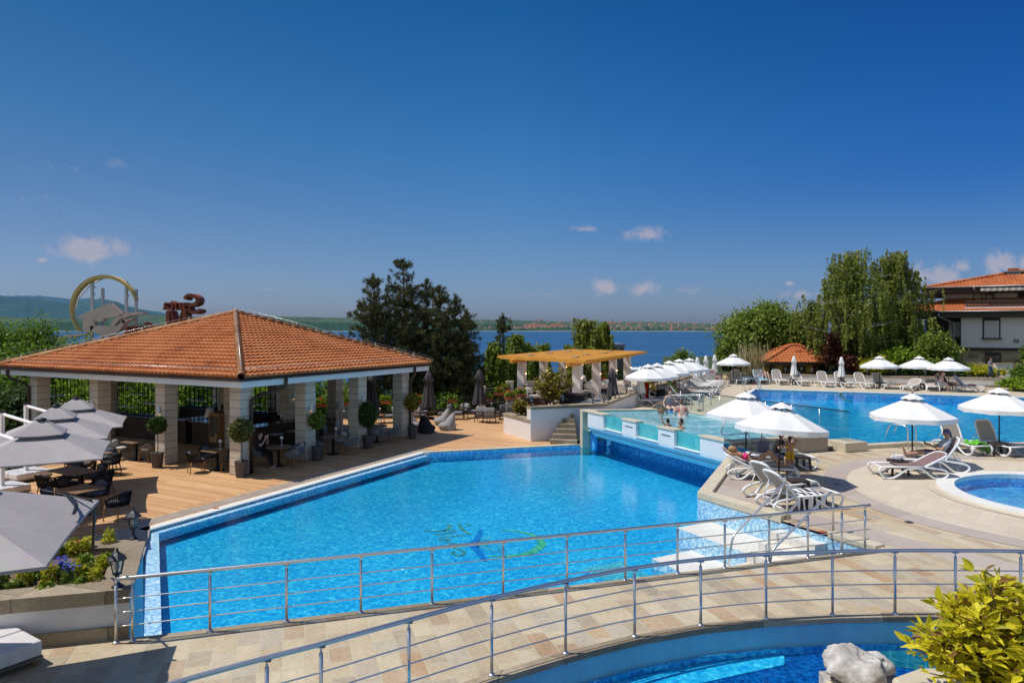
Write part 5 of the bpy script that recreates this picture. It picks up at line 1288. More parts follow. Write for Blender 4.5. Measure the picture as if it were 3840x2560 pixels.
GP = 'open white parasols'; rr = lambda: R.uniform(0, .7)
for u, v, z, lb, lean in ((2797, 1728, ZT, 'open white parasol shading the woman in the pink bikini', None), (2919, 1811, ZT, 'leaning open white parasol between the sunbather and the zebra towel', (rad(-2), rad(4.5), .3)), (3421, 1740, ZT, 'open white parasol over the man with a phone', None), (3747, 1694, ZT, 'open white parasol cut by the right frame edge', None),
                      (3298, 1455, ZU, 'open white parasol in front of the birches on the far wall', None), (3447, 1456, ZU, 'open white parasol left of the woman in the pink cap', None), (3557, 1466, ZU, 'open white parasol between the two sunbathing women', None), (2750, 1438, ZU, 'open white parasol at the litter bin in front of the trees', None)):
    parasol(lb, tuple(P(u, v, z)), rr(), GP, rot=lean)
for k, (u, v) in enumerate(((2431, 1368), (2465, 1364), (2510, 1355), (2547, 1348), (2586, 1345))):
    p = P(u, v, 3.37); p.z = ZU
    parasol(('first', 'second', 'third', 'fourth', 'fifth')[k] + ' open white parasol of the row along the terrace wall, counted from the pergola', tuple(p), rr(), GP)
GC = 'closed white parasols'
for u, v, lb in ((2402, 1521, 'closed white parasol next to the red towel at the row start'), (2615, 1451, 'closed white parasol just behind the last open one of the row'), (2647, 1439, 'closed white parasol left of the notice board'), (2680, 1431, 'closed white parasol right beside the notice board'), (2977, 1441, 'closed white parasol in front of the ochre hut'), (3155, 1449, 'closed white parasol right of the hut in front of the birch')):
    closed(lb, tuple(P(u, v, ZU)), rr(), GC, (False,))
GD = 'closed dark grey parasols'
for u, v, lb in ((1392, 1606, 'closed dark grey parasol seen between two pavilion pillars'), (1607, 1571, 'closed dark grey parasol just right of the pavilion corner'), (1797, 1560, 'closed dark grey parasol on the deck near the white gate posts')):
    closed(lb, tuple(P(u, v, 0)), rr(), GD, (True,))
closed('closed dark grey parasol at the pergola pillars', tuple(DP(2296, 35.6, .9)), .3, GD, (True,), .83)
# ---- grey cantilever parasols
CANR = rad(55)
def _canti(label, loc, rz, group, sc, rot):
    t = thing('cantilever_parasol', label, 'parasol', loc, rz, group, sc)
    h = 1.42; ze_, zt = 2.15, 2.78; mb = MB(); n = 10
    for k in range(4):
        c0 = V((h, -h, 0)); Rm = Matrix.Rotation(k * PI / 2, 3, 'Z'); c1 = V((h, h, 0)); rows = []
        for f in (.18, .4, .6, .8, 1.0):
            rows.append([Rm @ (c0.lerp(c1, j / n) * f * (1 - .035 * f * math.sin(PI * j / n))) + V((0, 0, zt - (zt - ze_) * f ** 1.04 - .03 * f * math.sin(PI * j / n))) for j in range(n + 1)])
        rows.append([p * 1.0 - V((0, 0, .035)) for p in rows[-1]]); mb.grid(rows, sm=False)
    ca = obj('canopy', mb.xf(Matrix.Rotation(CANR, 4, 'Z')), M['grey_canvas'], t)
    mb = MB()
    for k in range(4):
        Rm = Matrix.Rotation(k * PI / 2, 3, 'Z'); c0, c1 = V((.5, -.5, 0)), V((.5, .5, 0)); rows = []
        for f, z in ((.05, zt + .22), (.4, zt + .12), (1.0, zt - .10), (1.01, zt - .13)):
            rows.append([Rm @ (c0.lerp(c1, j / 6) * f) + V((0, 0, z - .02 * f * math.sin(PI * j / 6))) for j in range(7)])
        mb.grid(rows, sm=False)
    obj('vent', mb.xf(Matrix.Rotation(CANR, 4, 'Z')), M['grey_canvas'], ca)
    obj('hub_cap', MB().lathe([(.12, 0), (.12, .03), (.05, .06)], 14, (0, 0, zt + .21)), M['black_metal'], t)
    pp = V((-3.0, .0, 0))
    obj('pole', MB().box((-3.0, 0, 1.38), (.13, .10, 2.5)), M['white_paint'], t); obj('pole_cap', MB().box((-3.0, 0, 2.66), (.16, .13, .05)), M['black_metal'], t)
    obj('arm', MB().tube([V((-2.95, 0, 2.58)), V((-.2, 0, 2.30))], .055, 4, sm=False), M['white_paint'], t)
    for k in range(4):
        a = PI / 4 + k * PI / 2 + CANR; obj('rib', MB().tube([V((.1 * math.cos(a), .1 * math.sin(a), zt - .02)), V((h * 1.40 * math.cos(a), h * 1.40 * math.sin(a), ze_ - .03))], .016, 4), M['steel_dark'], t)
    f_ = obj('base_frame', MB().box((-3.0, 0, .1), (1.15, 1.15, .04)), M['steel_dark'], t)
    for x in (-1, 1):
        for y in (-1, 1):
            obj('slab', MB().box((-3.0 + x * .29, y * .29, .22), (.56, .56, .2)), M['marble'], t, bevel=.03)
            obj('wheel', MB().lathe([(.05, -.02), (.05, .02)], 12).xf(Matrix.Translation((-3.0 + x * .5, y * .5, .05)) @ Matrix.Rotation(PI / 2, 4, 'X')), M['wood_leg'], f_)
    return t
canti = Maker(_canti); GCP = 'grey cantilever parasols on the deck'
k_ = 5.3 / 4.8
for x, y, lb in ((-10.75, 15.6, 'grey cantilever parasol over the nearest dining tables, front of three'), (-12.3, 18.4, 'grey cantilever parasol in the middle of three over the dining tables'), (-13.1, 20.5, 'grey cantilever parasol closest to the pavilion, rear of three')):
    canti(lb, (x * k_, y * k_, 0), rad(-28), GCP)
pr4 = canti('big grey cantilever parasol in the left foreground above the flower bed', (-6.30, 7.36, ZB - .13), rad(-33), GCP, sc=.97)
for c_ in list(pr4.children):
    if c_.name.startswith(('pole', 'base_frame', 'slab')): c_.location = (2.0, .75, .13)
    elif c_.name.startswith('arm'): bpy.data.objects.remove(c_)
obj('arm', MB().tube([V((-.98, .75, 2.65)), V((-.1, .05, 2.45))], .055, 4, sm=False), M['white_paint'], pr4)
mb = MB().tube(bez([P(340, 1874, 3.05), P(352, 1935, 2.75), P(349, 2040, 2.2)], 5), .018, 6); obj('cord', mb, M['black_metal'], pr4, W=True)
mb = MB().tube(bez([P(150, 1834, 3.22), P(250, 1854, 3.16), P(338, 1876, 3.10)], 5), .022, 6, flat=.4); mb.tube(bez([P(250, 1854, 3.16), P(285, 1890, 3.13), P(276, 1926, 3.09)], 5), .022, 6, flat=.4); obj('tie_strap', mb, M['black_metal'], pr4, W=True)
# ---- rope dining chairs (facing +y)
def _chair(label, loc, rz, group, sc, rot, kind):
    t = thing('dining_chair', label, 'chair', loc, rz, group, sc)
    rope = M['rope_' + kind]; cu = M['blue_cushion'] if kind == 'black' else M['pale_cushion']
    for x in (-1, 1):
        obj('leg', MB().tube([V((x * .25, .23, 0)), V((x * .22, .20, .42))], [.016, .022], 8), M['wood_leg'], t); obj('leg', MB().tube([V((x * .24, -.26, 0)), V((x * .2, -.2, .42))], [.016, .022], 8), M['wood_leg'], t)
    obj('seat', MB().lathe([(.26, 0), (.30, .02), (.30, .05), (.25, .06)], 16, (0, 0, .39), sy=.92), rope, t)
    obj('seat_cushion', MB().lathe([(.25, 0), (.28, .03), (.27, .06), (.2, .075)], 16, (0, .02, .445), sy=.9), cu, t)
    mb = MB(); top = []
    for k in range(27):
        a = rad(-200 + 220 * k / 26) + 0; c, s_ = math.cos(a), math.sin(a)
        hh = .60 + .19 * max(0, -s_) ** .8
        p0 = V((c * .29, s_ * .27, .40)); p1 = V((c * .345, s_ * .33 - .02, hh)); top.append(p1)
        mb.tube([p0, p1], .021, 4, sm=False, flat=.6)
    bk = obj('backrest', mb, rope, t)
    obj('back_rail', MB().tube(top, .017, 6), rope, bk)
    obj('back_cushion', MB().ball((0, -.24, .64), .2, .075, .17, 10, 6).xf(Matrix.Translation((0, -.0, 0)) @ Matrix.Rotation(rad(-0), 4, 'X')), cu, t)
    return t
chair = Maker(_chair)
def _table(label, loc, rz, group, sc, rot, w, d, rnd):
    t = thing('dining_table', label, 'table', loc, rz, group, sc)
    if rnd: obj('table_top', MB().lathe([(w / 2 - .01, 0), (w / 2, .01), (w / 2, .035), (w / 2 - .01, .04)], 28, (0, 0, .72)), M['table_wood'], t)
    else:
        mb = MB(); n = max(5, int(w / .16))
        for k in range(n): mb.box((-w / 2 + w * (k + .5) / n, 0, .745), (w / n - .008, d - .16, .03))
        for y in (-1, 1): mb.box((0, y * (d / 2 - .04), .745), (w, .08, .034))
        obj('table_top', mb, M['table_wood'], t)
    for x in ((0,) if w < 1.3 else (-.45, .45)):
        obj('column', MB().box((x, 0, .37), (.085, .085, .71)), M['black_metal'], t); obj('foot', MB().lathe([(.28, 0), (.28, .012), (.06, .03)], 20, (x, 0, .002)), M['black_metal'], t)
    return t
table = Maker(_table)
def _tlamp(label, loc, rz, group, sc, rot):
    t = thing('table_lamp', label, 'lamp', loc, rz, group, sc)
    obj('base', MB().lathe([(.055, 0), (.055, .015), (.012, .02)], 14), M['white_paint'], t); obj('stem', MB().tube([V((0, 0, .02)), V((0, 0, .3))], .010, 6), M['white_paint'], t)
    obj('lamp_shade', MB().lathe([(.065, .27), (.055, .36), (.02, .365)], 14), M['white_paint'], t); return t
tlamp = Maker(_tlamp)
def setting(label, p, wdr, rz, chairs, kind, where, lamp=True, dist=.72):
    table(label, tuple(p), rz, 'dining tables on the deck', wdr)
    if lamp: tlamp('slim white lamp on ' + label, tuple(p + V((.08, .1, .762))), 0, 'cordless white table lamps')
    for dx, dy, desc in chairs:
        l_ = math.hypot(dx, dy); f = dist * (1.9 if 'sunlit' in desc else 1) if l_ < 1.2 else dist * 1.35
        chair(f'{"light grey" if kind == "grey" else kind} rope chair ' + desc + ' ' + where, (p.x + dx / l_ * f, p.y + dy / l_ * f, 0), rz_dir(-dx, -dy) + R.uniform(-.18, .18), f'{kind} rope dining chairs', (kind,))
sq = (.82, .82, False); rd = (.95, .95, True); rzp = math.atan2(PR.y, PR.x)
setting('square wood table left of the dark potted topiary', P(510, 1724, 0), sq, rzp, [(-1, .15, 'on the left'), (.85, -.4, 'on the right')], 'taupe', 'of the table by the left topiary', False)
setting('square wood table left of the near pavilion pillar', P(814, 1762, 0), sq, rzp, [(-.75, -.55, 'at the front left'), (-.7, .65, 'at the back left'), (.7, -.35, 'at the front right'), (.6, .7, 'at the back right')], 'black', 'of the table beside the drinks fridge')
setting('round wood table of the seated person in black', P(1045, 1746, 0), rd, 0, [(-.95, -.12, 'under the seated person'), (.85, -.4, 'at the front right'), (.7, .65, 'at the back right')], 'grey', 'of the round table by the near pillar')
setting('square wood table behind the second potted topiary', P(1250, 1702, 0), sq, rzp, [(-.85, -.5, 'at the front left'), (.95, -.1, 'on the right'), (.2, .9, 'at the back')], 'grey', 'of the table between the right pillars')
setting('round grey table by the third right hand pillar', P(1414, 1656, 0), rd, 0, [(.1, -.95, 'in front'), (.95, -.05, 'on the right'), (-.8, .5, 'at the back left')], 'grey', 'of the round table near the third pillar')
setting('square table deep inside under the pavilion roof', P(1196, 1618, 0), sq, rzp, [(.75, -.45, 'in front'), (.5, .8, 'at the back')], 'taupe', 'deep inside the pavilion', False)
for q, w, lb, ch in ((P(353, 1699, .75), (1.05, .8, False), 'rear wood table under the grey parasols', [(-1, -.1, 'on the left'), (.0, -.95, 'in front'), (0, .95, 'at the back'), (1.05, -.25, 'on the right')]),
                     (P(273, 1764, .75), (1.6, .85, False), 'long wood table under the grey parasols', [(-.45, -.85, 'at the front left'), (.35, -.9, 'at the front right'), (-.45, .85, 'at the back left'), (.4, .85, 'at the back right'), (1.3, -.1, 'at the right end')]),
                     (P(302, 1832, .75), (1.05, .8, False), 'front wood table under the grey parasols', [(-1, .0, 'on the left'), (.2, -.9, 'in front'), (.05, .95, 'at the back'), (1.05, -.35, 'sunlit on the right')])):
    q.z = 0; setting(lb, q, w, rad(152), ch, 'black', 'of the ' + lb.replace(' under the grey parasols', ' under the parasols'), False)
# ---- lounge armchairs (facing +y)
def _arm(label, loc, rz, group, sc, rot):
    t = thing('lounge_armchair', label, 'armchair', loc, rz, group, sc)
    for x in (-1, 1):
        mb = MB(); mb.tube(fillet([V((x * .36, .34, 0)), V((x * .36, .34, .60)), V((x * .36, -.36, .60)), V((x * .36, -.40, 0))], .06, 3), .018, 6)
        mb.tube([V((x * .36, .34, .28)), V((x * .36, -.38, .28))], .016, 6)
        for k in range(6):
            y = -.3 + .1 * k
            for s_ in (-1, 1): mb.tube(bez([V((x * .36, y, .29)), V((x * .365, y + .03 * s_, .44)), V((x * .36, y + .06 * 0, .59))], 2), .008, 4, sm=False)
        obj('arm_frame', mb, M['black_metal'], t)
    mb = MB(); mb.tube([V((-.36, .34, .28)), V((.36, .34, .28))], .018, 6); mb.tube([V((-.36, -.38, .28)), V((.36, -.38, .28))], .018, 6); mb.tube(fillet([V((-.36, -.37, .6)), V((-.3, -.42, .66)), V((.3, -.42, .66)), V((.36, -.37, .6))], .05, 3), .018, 6)
    for k in range(8):
        x = -.32 + .64 * k / 7; mb.tube([V((x, -.385, .28)), V((x + .03 * (-1) ** k, -.42, .65))], .008, 4, sm=False)
    obj('back_frame', mb, M['black_metal'], t)
    obj('seat_cushion', MB().box((0, 0, .37), (.64, .68, .15)), M['grey_cushion'], t, bevel=.05, bseg=3)
    o = obj('back_cushion', MB().box((0, 0, 0), (.62, .15, .44)).xf(Matrix.Translation((0, -.31, .66)) @ Matrix.Rotation(rad(-12), 4, 'X')), M['grey_cushion'], t, bevel=.05, bseg=3)
    return t
armch = Maker(_arm)
def _rtable(label, loc, rz, group, sc, rot):
    t = thing('coffee_table', label, 'table', loc, rz, group, sc)
    obj('table_top', MB().lathe([(.40, 0), (.41, .015), (.40, .03)], 24, (0, 0, .45)), M['wood_leg'], t)
    for k in range(3):
        a = k * 2.094; obj('leg', MB().tube([V((.34 * math.cos(a), .34 * math.sin(a), 0)), V((.24 * math.cos(a), .24 * math.sin(a), .45))], .015, 6), M['black_metal'], t)
    return t
rtable = Maker(_rtable)
sets = [((1626, 1571), [(1571, 1583, 'left of the round table before the dark parasol'), (1592, 1566, 'behind the round table beside the dark parasol'), (1668, 1572, 'in shade right above the bean bags'), (1714, 1571, 'on the right of the round table with sunlit cushions')], 'round wood coffee table among armchairs right of the pavilion'),
        ((1420, 1586), [(1458, 1584, 'between the third and last right hand pillars'), (1400, 1568, 'half behind the third pillar')], 'round wood coffee table seen between the third and fourth pillars'),
        ((1840, 1562), [(1769, 1566, 'with sunlit back left of the third dark parasol'), (1809, 1581, 'seen from behind under the third parasol'), (1881, 1570, 'facing front beside the red leaved planter'), (1905, 1577, 'in profile touching the white planter'), (1835, 1584, 'seen from behind left of the white planter')], 'small coffee table among armchairs left of the white planter'),
        ((1318, 1574), [(1302, 1566, 'glimpsed between the second and third pillars')], 'small round table glimpsed between the second and third pillars')]
for (u, v), chs, lb in sets:
    c = P(u, v, 0); rtable(lb, tuple(c), 0, 'round coffee tables')
    if u != 1318: tlamp('slim white lamp on the ' + lb.replace('wood ', ''), tuple(c + V((.05, .05, .482))), 0, 'cordless white table lamps')
    for uu, vv, d in chs:
        p = P(uu, vv, 0); d_ = (c - p); armch('black lattice armchair with grey cushions ' + d, tuple(p), rz_dir(d_.x, d_.y), 'lounge armchairs on the deck')
# ---- bean bags
def _bean(label, loc, rz, group, sc, rot, dark):
    prof = []; mb = MB(); rows = []
    for i in range(9):
        f = i / 8; z = .03 + .80 * f; yo = -.10 - .30 * f ** 1.5; w = .44 * (1 - .62 * f ** 1.6); d = .46 * (1 - .75 * f ** .9)
        rows.append([V((math.cos(2 * PI * k / 20) * w * (1 + .03 * math.sin(3 * k)), yo + .15 + math.sin(2 * PI * k / 20) * d * (1 + .02 * math.cos(4 * k)), z)) for k in range(20)])
    mb.grid(rows, closeu=True); mb.ball((0, .22, .22), .42, .34, .21, 14, 8); mb.ball((0, -.22, .84), .16, .09, .05)
    return single('bean_bag', mb, M['grey_cushion'] if not dark else pm('bean_navy', (.022, .026, .036), .9, var=.3), label, 'bean bag', loc, rz, group)
for u, v, dk, d, lb in ((1545, 1610, False, (.6, -.4), 'light grey bean bag right behind the last pavilion downpipe'), (1597, 1622, True, (.3, .9), 'dark navy bean bag in the pavilion roof shadow'), (1683, 1611, False, (-.85, -.3), 'grey bean bag in the sun, the nearer of two side by side'), (1664, 1592, False, (-.85, -.2), 'grey bean bag behind its sunlit twin')):
    _bean(lb, tuple(P(u, v, 0)), rz_dir(*d), 'bean bags on the deck', 1.05, None, dk)
# ---- bar stools
def _stool(label, loc, rz, group, sc, rot):
    t = thing('bar_stool', label, 'bar stool', loc, rz, group)
    obj('seat', MB().box((0, 0, .76), (.42, .40, .06)), M['grey_cushion'], t, bevel=.02)
    for x in (-1, 1):
        for y in (-1, 1): obj('leg', MB().tube([V((x * .21, y * .2, 0)), V((x * .17, y * .16, .74))], .013, 6), M['black_metal'], t)
    obj('footrest', MB().tube([V((-.2, -.19, .28)), V((.2, -.19, .28)), V((.2, .19, .28)), V((-.2, .19, .28))], .010, 6, closed=True), M['black_metal'], t); return t
stool = Maker(_stool)
for k, r_ in enumerate((3.9, 4.8, 5.7, 6.6)): stool(('first', 'second', 'third', 'fourth')[k] + ' backless bar stool along the right bar counter, from the near pillar', tuple(PV(r_, 2.35)), rzp, 'bar stools')
# ---- lamps
def _flamp(label, loc, rz, group, sc, rot, h):
    t = thing('floor_lamp' if h > 1 else 'shade_lamp', label, 'lamp', loc, rz, group, sc)
    obj('base', MB().lathe([(.16 if h > 1 else .1, 0), (.16 if h > 1 else .1, .02), (.02, .035)], 16), M['black_metal'], t); obj('stem', MB().tube([V((0, 0, .02)), V((0, 0, h - .2))], .014, 6), M['black_metal'], t)
    obj('lamp_shade', MB().lathe([(.23, h - .42), (.15, h), (.02, h)], 18), M['lampshade'], t); return t
flamp = Maker(_flamp)
GF = 'lamps with pale conical shades'
flamp('tall floor lamp beside the rear pavilion pillar', tuple(P(1276, 1622, 0)), 0, GF, (1.6,)); flamp('shorter shaded lamp on a dark stand beside the third pillar', tuple(P(1306, 1640, 0)), 0, GF, (1.35,))
flamp('shaded lamp standing on the bar counter left of the fridge', tuple(PV(3.6, 6.2, 1.09)), 0, GF, (.62,)); flamp('shaded lamp standing at the far end of the right bar counter', tuple(PV(6.6, 3.25, 1.09)), 0, GF, (.75,))
for u, v, lb in ((2187, 1405, 'shaded floor lamp furthest back under the pergola'), (2208, 1432, 'shaded floor lamp in the middle under the pergola'), (2269, 1422, 'shaded floor lamp behind the closed parasol under the pergola')):
    Y = {2187: 45, 2208: 39.5, 2269: 40.5}[u]; flamp(lb, tuple(DP(u, Y, .9)), 0, GF, (1.35,))
# ---- lanterns on the walls
def _lantern(label, loc, rz, group, sc, rot):
    t = thing('wall_lantern', label, 'lantern', loc, rz, group, sc)
    obj('stand', MB().lathe([(.075, 0), (.075, .015), (.045, .03), (.03, .08), (.022, .13), (.034, .16), (.03, .18)], 8), M['lantern_metal'], t)
    obj('glass', MB().lathe([(.055, .19), (.095, .39)], 6, cap=False, sm=False), M['lantern_glass'], t)
    mb = MB(); [mb.tube([V((.056 * math.cos(a), .056 * math.sin(a), .185)), V((.097 * math.cos(a), .097 * math.sin(a), .395))], .007, 4, sm=False) for a in [k * PI / 3 for k in range(6)]]
    mb.lathe([(.06, .18), (.06, .195)], 6, sm=False); obj('cage', mb, M['lantern_metal'], t)
    obj('roof', MB().lathe([(.135, .385), (.13, .40), (.075, .45), (.03, .485), (.015, .50), (.022, .515), (.004, .55)], 6, sm=False), M['lantern_metal'], t)
    obj('bulb', MB().ball((0, 0, .29), .034, .034, .055, 10, 8), M['bulb'], t); return t
lantern = Maker(_lantern); GLn = 'black post lanterns on the walls'
lantern('black lantern on the flower bed coping at the pool corner', tuple(P(500, 2020, ZP)), .2, GLn); lantern('black lantern on the flower bed coping beside the railing end', tuple(P(439, 2200, ZP)), .1, GLn)
def on_wall(u, line, ztop, off):
    k = (u - U0) / F
    for i in range(len(line) - 1):
        a, b = V(line[i]), V(line[i + 1]); d = b - a; den = d.x - k * d.y
        if abs(den) < 1e-6: continue
        t_ = (k * a.y - a.x) / den
        if -.001 <= t_ <= 1.001:
            p = a + d * t_; n_ = V((-d.y, d.x)).normalized() * off
            zt_ = ztop[i] + (ztop[i + 1] - ztop[i]) * t_
            return (p.x + n_.x, p.y + n_.y, zt_ + .002)
ordn = ['first', 'second', 'third', 'fourth', 'fifth', 'sixth', 'seventh', 'eighth', 'ninth', 'tenth', 'eleventh', 'twelfth', 'thirteenth']
for k, u in enumerate((1999, 2117, 2231, 2277, 2320, 2362, 2461, 2490, 2517, 2542, 2565, 2585)):
    q_ = on_wall(u, TW, [1.62, 1.62, 1.98, 1.95], .2)
    if q_: lantern(ordn[k] + ' black lantern along the terrace wall counted from its planter end', q_, 0, GLn)
for k, u in enumerate((2753, 2949, 3047, 3255, 3364, 3474, 3586, 3714, 3749)):
    q_ = on_wall(u, FWL[:4], [1.85] * 5, .25)
    if q_: lantern(ordn[k] + ' black lantern on the long far wall counted from the litter bin', q_, 0, GLn)
# ---- railings with bars, flower boxes
def barfence(label, line, z0s, h, gap=.13):
    t = thing('bar_fence', label, 'fence', (line[0][0], line[0][1], z0s[0]))
    P_ = [V((p[0], p[1], z)) for p, z in zip(line, z0s)]
    up = V((0, 0, 1))
    for i in range(len(P_) - 1):
        a, b = P_[i], P_[i + 1]; n = int((b - a).length / gap); mb = MB()
        for z in (.08, h * .82, h): mb.tube([a + up * z, b + up * z], .016 if z < h else .022, 4, sm=False)
        for k in range(n):
            p = a.lerp(b, (k + .5) / n); mb.tube([p + up * .08, p + up * h * .82], .008, 4, sm=False, cap=False)
            if k % 2 == 0: mb.tube([p + up * h * .82, a.lerp(b, (k + 1.5) / n) + up * h], .006, 4, sm=False, cap=False); mb.tube([a.lerp(b, (k + 1.5) / n) + up * h * .82, p + up * h], .006, 4, sm=False, cap=False)
        obj('bars', mb, M['black_metal'], t, W=True)
        m = max(1, int((b - a).length / 2.4))
        for k in range(m + 1):
            p = a.lerp(b, k / m); mb = MB().tube([p, p + up * (h + .08)], .03, 6); mb.ball(p + up * (h + .12), .045); obj('post', mb, M['black_metal'], t, W=True)
    return t
barfence('black iron fence with flower boxes along the back edge of the deck', [(-17.3, 36.6), (-10.6, 39.7), (-2.95, 41.9), (1.2, 43.0)], [0] * 4, 1.08)
barfence('black iron fence behind the marble parasol bases at the left', [(-24.5, 21.6), (-18.7, 25.4), (-17.5, 28.1)], [0] * 3, 1.0)
barfence('dark iron ramp railing with red flowers leading up to the pergola', [(-1.4, 39.5), (.9, 36.2)], [.25, .8], .95, .1)
barfence('dark iron rear ramp railing behind the flower boxes', [(-1.9, 43.0), (2.6, 42.2)], [.5, .9], 1.0, .1)
mb = MB()
for x, y, z, lb in ((-1.9, 42.6, 1.62, 'white rendered gate post with stone cap, left one'), (-.15, 45.2, 1.75, 'white rendered gate post with stone cap, middle one'), (1.2, 44.5, 1.8, 'white rendered gate post with stone cap behind the pergola pillar')):
    t = thing('gate_post', lb, 'gate post', (x, y, 0), .2); obj('shaft', MB().box((0, 0, z / 2), (.42, .42, z)), M['plaster'], t); obj('cap', MB().box((0, 0, z + .04), (.5, .5, .08)), M['cream_slab'], t)
# ---- information boards, bin
def board(label, p, w, h, z0, rz, hdr):
    t = thing('notice_board', label, 'sign', tuple(p), rz)
    obj('panel', MB().box((0, 0, z0 + h / 2), (w, .03, h)), M['white_paint'], t)
    red = pm('sign_print_red', (.50, .03, .03), .6); blk = pm('sign_print_dark', (.18, .10, .10), .6)
    if hdr: obj('red_header', MB().box((0, -.018, z0 + h * .80), (w * .86, .006, h * .09)), red, t)
    mb = MB(); g = random.Random(3)
    for r_ in range(9):
        z = z0 + h * (.70 - .072 * r_)
        if not hdr: z += h * .08
        x = -w * .4
        while x < w * .36:
            l_ = g.uniform(.03, .12); mb.box((x + l_ / 2, -.018, z), (l_, .005, .018)); x += l_ + .025
    obj('printed_lines', mb, red if not hdr else blk, t)
    for x in (-1, 1): obj('leg', MB().tube([V((x * w * .45, .02, 0)), V((x * w * .45, .02, z0 + .1))], .02, 6), M['steel'], t)
    return t
board('white notice board with red header and rows of small print', DP(2665, 51.2, ZU), .62, 1.0, .1, rad(-15), True); board('smaller white notice with red lines beside the litter bin', DP(2688, 51.4, ZU), .34, .45, .1, rad(-15), False)
t = thing('litter_bin', 'beige litter bin hung in a brown hooped frame', 'litter bin', tuple(DP(2722, 50.6, ZU)))
obj('drum', MB().lathe([(.2, .12), (.23, .66), (.22, .66), (.19, .2)], 18), pm('bin_beige', (.50, .38, .20), .6), t); obj('frame', MB().tube(fillet([V((-.34, 0, 0)), V((-.34, 0, .95)), V((.34, 0, .95)), V((.34, 0, 0))], .25, 6), .022, 8), M['wood_dark'], t)
# ---- pool ladders and handrails
def hrail(label, paths, r_=.024, loc=None):
    t = thing('pool_handrail', label, 'handrail', tuple(loc or paths[0][0]))
    for p in paths: obj('rail', MB().tube(fillet(p, .16, 6), r_, 10), M['steel'], t, W=True)
    return t
def ladder(label, a, d, dep=.95, h=.80, gap=.5, zin=None):
    """two hoops from deck point a towards water along d"""
    d = V((d[0], d[1], 0)).normalized(); s_ = V((-d.y, d.x, 0)) * gap; ps_ = []
    for k in (0, 1):
        p = a + s_ * k; ps_.append([p, p + V((0, 0, h)) + d * .03, p + d * dep * .75 + V((0, 0, h * 1.02)), p + d * (dep + .12) + V((0, 0, -.15 if zin is None else zin))])
    return hrail(label, ps_)
ladder('steel pool ladder hoops beyond the man with a phone', P(3406, 1682, ZT), (-.55, 1), .9, .80, -.48); ladder('steel pool ladder at the far corner of the upper pool', P(2792, 1463, ZU), (1, -.05), 1.1, .78, .5)
ladder('steel ladder hoops on the rear rim of the raised pool', P(2583, 1541, ZR) + V((.1, 0, 0)), (-.3, 1), -.75, .80, -.62, .3)
u_ = lambda u, v, z: P(u, v, z)
a = onE(s2 + .1, -.15, ZT); hrail('bent steel handrail on the left side of the pool steps', [[a, a + V((0, 0, .88)), onE(s2 + .12, 1.55, .95), onE(s2 + .12, 1.72, .10)]])
a = onE(s3 - .05, -.25, ZT); hrail('bent steel handrail on the right side of the pool steps', [[a, a + V((0, 0, .88)), onE(s3 - .05, 1.6, .95), onE(s3 - .05, 1.75, .10)]])
a = onE(s3 + .35, 2.2, .1); hrail('short bent handrail at the foot of the pool steps', [[a, a + V((0, 0, .75)), onE(s3 + .5, 3.2, .35), onE(s3 + .5, 3.4, -.3)]])
q0 = B_ + bc * .35 + nb * .55 + V((0, 0, ZT + .29)); q1 = B_ + bc * .35 - nb * .25
hrail('curved steel handrail entering the raised pool beside the steps', [[q0, q0 + V((0, 0, .62)), V((q1.x - .35, q1.y + .1, ZR + .12)), V((q1.x - .25, q1.y + .5, ZR + .30)), V((q1.x + .35, q1.y + 1.0, ZR + .95)), V((q1.x + 1.3, q1.y + .2, ZR + .95)), q0 + bc * .55 + V((0, 0, .9)), q0 + bc * .4]])
# ---- black storage box, sofas, chaise longues on the pergola terrace
t = thing('storage_box', 'big black lidded box standing behind the terrace wall lanterns', 'storage box', tuple(DP(2152, 35.6, .9)), rad(-20))
obj('body', MB().box((0, 0, .45), (1.3, .9, .9)), tilemat('black_slats', [(0, (.012, .012, .014)), (1, (.02, .02, .022))], 50, .09, .01, (.004, .004, .004), 0, .5, 1, .5, .3, .3, rot=(rad(90), 0, 0)), t, bevel=.01); obj('lid', MB().box((0, 0, .96), (1.4, 1.0, .12)), M['rope_black'], t, bevel=.04)
def _sofa(label, loc, rz, group, sc, rot):
    t = thing('sofa', label, 'sofa', loc, rz, group)
    obj('base', MB().box((0, 0, .18), (1.7, .75, .28)), M['rope_black'], t, bevel=.02)
    mb = MB(); mb.box((0, -.36, .55), (1.7, .06, .45)); [mb.box((x, 0, .45), (.06, .72, .28)) for x in (-.85, .85)]; obj('frame', mb, M['rope_black'], t)
    for x in (-.41, .41): obj('seat_cushion', MB().box((x, .03, .41), (.80, .66, .17)), M['pale_cushion'], t, bevel=.06, bseg=3); obj('back_cushion', MB().ball((x, -.24, .70), .38, .13, .22), M['pale_cushion'], t)
    for x in (-.7, .66): obj('throw_pillow', MB().ball((x, -.06, .64), .2, .1, .18), M['white_canvas'], t)
    return t
sofa = Maker(_sofa)
for u, Y, rz, lb in ((2010, 40.5, rad(200), 'cream cushioned wicker sofa behind the rust coloured shrub'), (2075, 42.5, rad(160), 'cream cushioned wicker sofa deeper under the pergola behind the shrub'), (2190, 43.5, rad(190), 'cream cushioned wicker sofa under the pergola between two lamps'), (2250, 46.5, rad(170), 'cream cushioned wicker sofa furthest right under the pergola')):
    sofa(lb, tuple(DP(u, Y, .9)), rz, 'sofas under the pergola')
